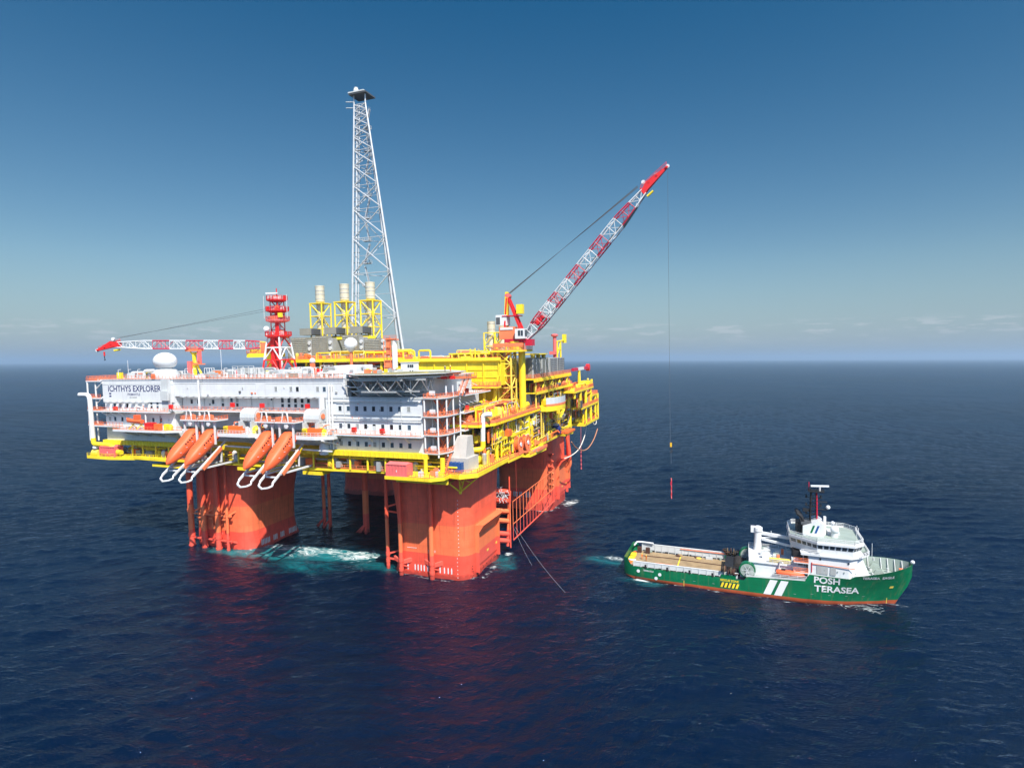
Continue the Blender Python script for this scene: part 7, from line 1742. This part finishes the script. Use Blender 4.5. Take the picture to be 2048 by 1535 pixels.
# ================================================================== people
def person_mesh(pose, mats):
    """one continuous skinned figure, 1.76 m tall, feet at z=0, facing -Y"""
    J = {'pel': (0,0,0.95), 'sp': (0,0,1.15), 'ch': (0,0.0,1.36), 'nk': (0,-0.01,1.50), 'hd': (0,-0.02,1.60), 'tp': (0,-0.01,1.72)}
    ra = {'pel': .15, 'sp': .14, 'ch': .165, 'nk': .065, 'hd': .095, 'tp': .085}
    E = [('pel','sp'), ('sp','ch'), ('ch','nk'), ('nk','hd'), ('hd','tp')]
    for s, nm in ((-1,'l'), (1,'r')):
        lean = pose.get(nm, {})
        J['sh'+nm] = (s*0.2,0,1.42); J['el'+nm] = lean.get('el', (s*0.27,0.02,1.14)); J['wr'+nm] = lean.get('wr', (s*0.27,-0.08,0.90)); J['ha'+nm] = lean.get('ha', (s*0.26,-0.11,0.80))
        J['hp'+nm] = (s*0.1,0,0.90); J['kn'+nm] = lean.get('kn', (s*0.115,-0.02,0.50)); J['an'+nm] = lean.get('an', (s*0.12,0.03,0.09)); J['to'+nm] = tuple(Vector(J['an'+nm])+Vector((0.01*s,-0.17,-0.05)))
        ra.update({'sh'+nm: .075, 'el'+nm: .055, 'wr'+nm: .04, 'ha'+nm: .045, 'hp'+nm: .105, 'kn'+nm: .075, 'an'+nm: .06, 'to'+nm: .045})
        E += [('ch','sh'+nm), ('sh'+nm,'el'+nm), ('el'+nm,'wr'+nm), ('wr'+nm,'ha'+nm), ('pel','hp'+nm), ('hp'+nm,'kn'+nm), ('kn'+nm,'an'+nm), ('an'+nm,'to'+nm)]
    K = list(J); me = bpy.data.meshes.new('figure'); me.from_pydata([J[k] for k in K], [(K.index(a), K.index(b)) for a, b in E], [])
    ob = bpy.data.objects.new('figure', me); COL.objects.link(ob)
    sk = ob.modifiers.new('skin', 'SKIN'); sk.use_smooth_shade = True
    for i, k in enumerate(K):
        v = me.skin_vertices[0].data[i]; v.radius = (ra[k], ra[k]*(0.8 if k in ('ch', 'sp', 'pel') else 1)); v.use_root = (k == 'pel')
    sb = ob.modifiers.new('sub', 'SUBSURF'); sb.levels = 1; sb.render_levels = 1
    out = bpy.data.meshes.new_from_object(ob.evaluated_get(bpy.context.evaluated_depsgraph_get()))
    bpy.data.objects.remove(ob)
    out.materials.clear()
    for q in mats: out.materials.append(MATS[q])
    hands = [Vector(J['hal']), Vector(J['har'])]
    for p in out.polygons:
        c = p.center; p.use_smooth = True
        p.material_index = 1 if (c.z > 1.5 or min((c-h).length for h in hands) < 0.12) else (2 if c.z < 0.12 else 0)
    return out
POSES = [{'l': {'el': (-0.36,-0.1,1.2), 'wr': (-0.3,-0.34,1.12), 'ha': (-0.28,-0.42,1.12)}, 'r': {}},
         {'r': {'el': (0.42,0,1.5), 'wr': (0.5,-0.02,1.74), 'ha': (0.52,-0.02,1.84)}, 'l': {'kn': (-0.14,-0.16,0.5), 'an': (-0.14,-0.1,0.09)}},
         {'l': {'kn': (-0.12,-0.2,0.52), 'an': (-0.12,-0.16,0.09)}, 'r': {'kn': (0.12,0.02,0.5), 'an': (0.12,0.2,0.12), 'el': (0.3,-0.1,1.16), 'wr': (0.26,-0.32,1.06), 'ha': (0.25,-0.4,1.04)}}]
def person(loc, face, pose, coat, hat, label, M):
    o = bpy.data.objects.new('person', person_mesh(POSES[pose], [coat, 'skin', 'black'])); COL.objects.link(o)
    o.matrix_world = M @ Matrix.Translation(loc) @ Matrix.Rotation(face, 4, 'Z'); o['org'] = [0, 0, 0]
    tag(o, label, 'person', 'people at work')
    MB().sphere((0,-0.015,1.66), 0.135, 12, 6, 0.0, 1.0).lathe((0,-0.03,1.655), [(0.02,0), (0.17,0), (0.16,0.02), (0.02,0.02)], 12).build('hard_hat', hat, o)
person((41.6,-44.2,59.92), 0.6, 0, 'coverall_dark', 'white', 'person in dark work clothes on the helideck, left of the pair', TILT)
person((43.2,-43.6,59.92), -0.8, 1, 'coverall', 'white', 'person with one arm raised on the helideck, right of the pair', TILT)
person((-32.3,-0.6,3.42), 1.2, 2, 'coverall', 'yellow', 'person in orange coverall nearest the stern of the green vessel', SHIP)
person((-30.9,-1.6,3.42), -0.7, 0, 'coverall', 'yellow', 'person in orange coverall on the stern deck of the green vessel, right of the other', SHIP)

# ================================================================== hoses and lines
def curve(P, k=8):
    P = [Vector(p) for p in P]; out = []
    for i in range(len(P)-1):
        p0, p1, p2, p3 = P[max(i-1, 0)], P[i], P[i+1], P[min(i+2, len(P)-1)]
        for j in range(k):
            t_ = j/k; out.append(0.5*((2*p1)+(p2-p0)*t_+(2*p0-5*p1+4*p2-p3)*t_**2+(3*p1-p0-3*p2+p3)*t_**3))
    return out+[P[-1]]
solo(MB().sweep(curve([(58,70,31.2), (58,69.6,28), (58,65.6,24.2), (57.5,57.3,20.3), (56,49,18.6), (53.8,44,18.0)]), 0.22, 8), 'loading_hose', 'hose_white', 'pale loading hose drooping from the far corner module to the hull', 'hose', (58, 70, 31))
solo(MB().sweep(curve([(62,26.7,28.4), (62,32.3,25.5), (62,40.9,22.8), (62,48.3,21.3), (62,58.2,21.1), (62,69.1,23.3), (62,77.4,27.0)]), 0.22, 8), 'slung_hose', 'hose_rust', 'rust coloured hose slung in a wide loop off the far side', 'hose', (62, 48, 21))
solo(MB().sweep(curve([(60.4,74,31.2), (60.8,75,29.5), (61,79,29.4), (60.6,81,31.2)]), 0.17, 8), 'hose_loop', 'hose_white', 'short pale hose loop under the far corner module', 'hose', (60.6, 77, 31))
m = MB(); m.path([(62,43.2,32.6), (62,42.7,22.4)], 0.07, 4)
ch = thing('sling_chain', 'red chain with a shackle hanging through the hose loop', 'chain', (62, 43, 32))
m.build('upper_wire', 'pink_red', ch)
for k in range(9): MB().cbox((62,42.8,21.6-k*0.9), (0.16 if k % 2 else 0.42, 0.42 if k % 2 else 0.16, 0.8)).build('chain_link', 'crimson' if k % 2 else 'pink_red', ch)
solo(MB().sweep([Vector((56.4,-26,8.3)).lerp(Vector((82.4,-54.8,-0.5)), k/14)+Vector((0,0,-1.2*math.sin(math.pi*k/14))) for k in range(15)], 0.03, 5), 'mooring_line', 'grey', 'long thin line running from the guide posts into the sea toward the viewer', 'line', (56.4, -26, 8.3))
solo(MB().sweep([Vector((56.0,-26.4,8.0)).lerp(Vector((65.2,-35.4,-0.5)), k/10)+Vector((0,0,-0.6*math.sin(math.pi*k/10))) for k in range(11)], 0.028, 5), 'mooring_line', 'grey', 'short thin line running from the guide posts into the sea', 'line', (56, -26, 8))
solo(MB().sweep([Vector((56.6,-25,30)).lerp(Vector((56.6,-25,16)), k/3) for k in range(4)], 0.06, 4), 'drop_line', 'hull_pipe', 'thin orange line hanging down the inner side of the near column', 'line', (56.6, -25, 30))

# ================================================================== air
hz = MB().box(-41000, 41000, -41000, 41000, -9, 215).build('haze', 'white', None, smooth=False, origin=(0,0,0))
hm = bpy.data.materials.new('haze_air'); hm.use_nodes = True
hn, hl = hm.node_tree.nodes, hm.node_tree.links; hn.clear()
ho = hn.new('ShaderNodeOutputMaterial'); pv = hn.new('ShaderNodeVolumePrincipled')
pv.inputs['Color'].default_value = (0.58, 0.79, 1.0, 1); pv.inputs['Density'].default_value = HAZE; pv.inputs['Anisotropy'].default_value = 0.2
hl.new(pv.outputs[0], ho.inputs['Volume']); hz.data.materials.clear(); hz.data.materials.append(hm); hz['kind'] = 'stuff'
hz['label'] = 'thin bluish sea haze'
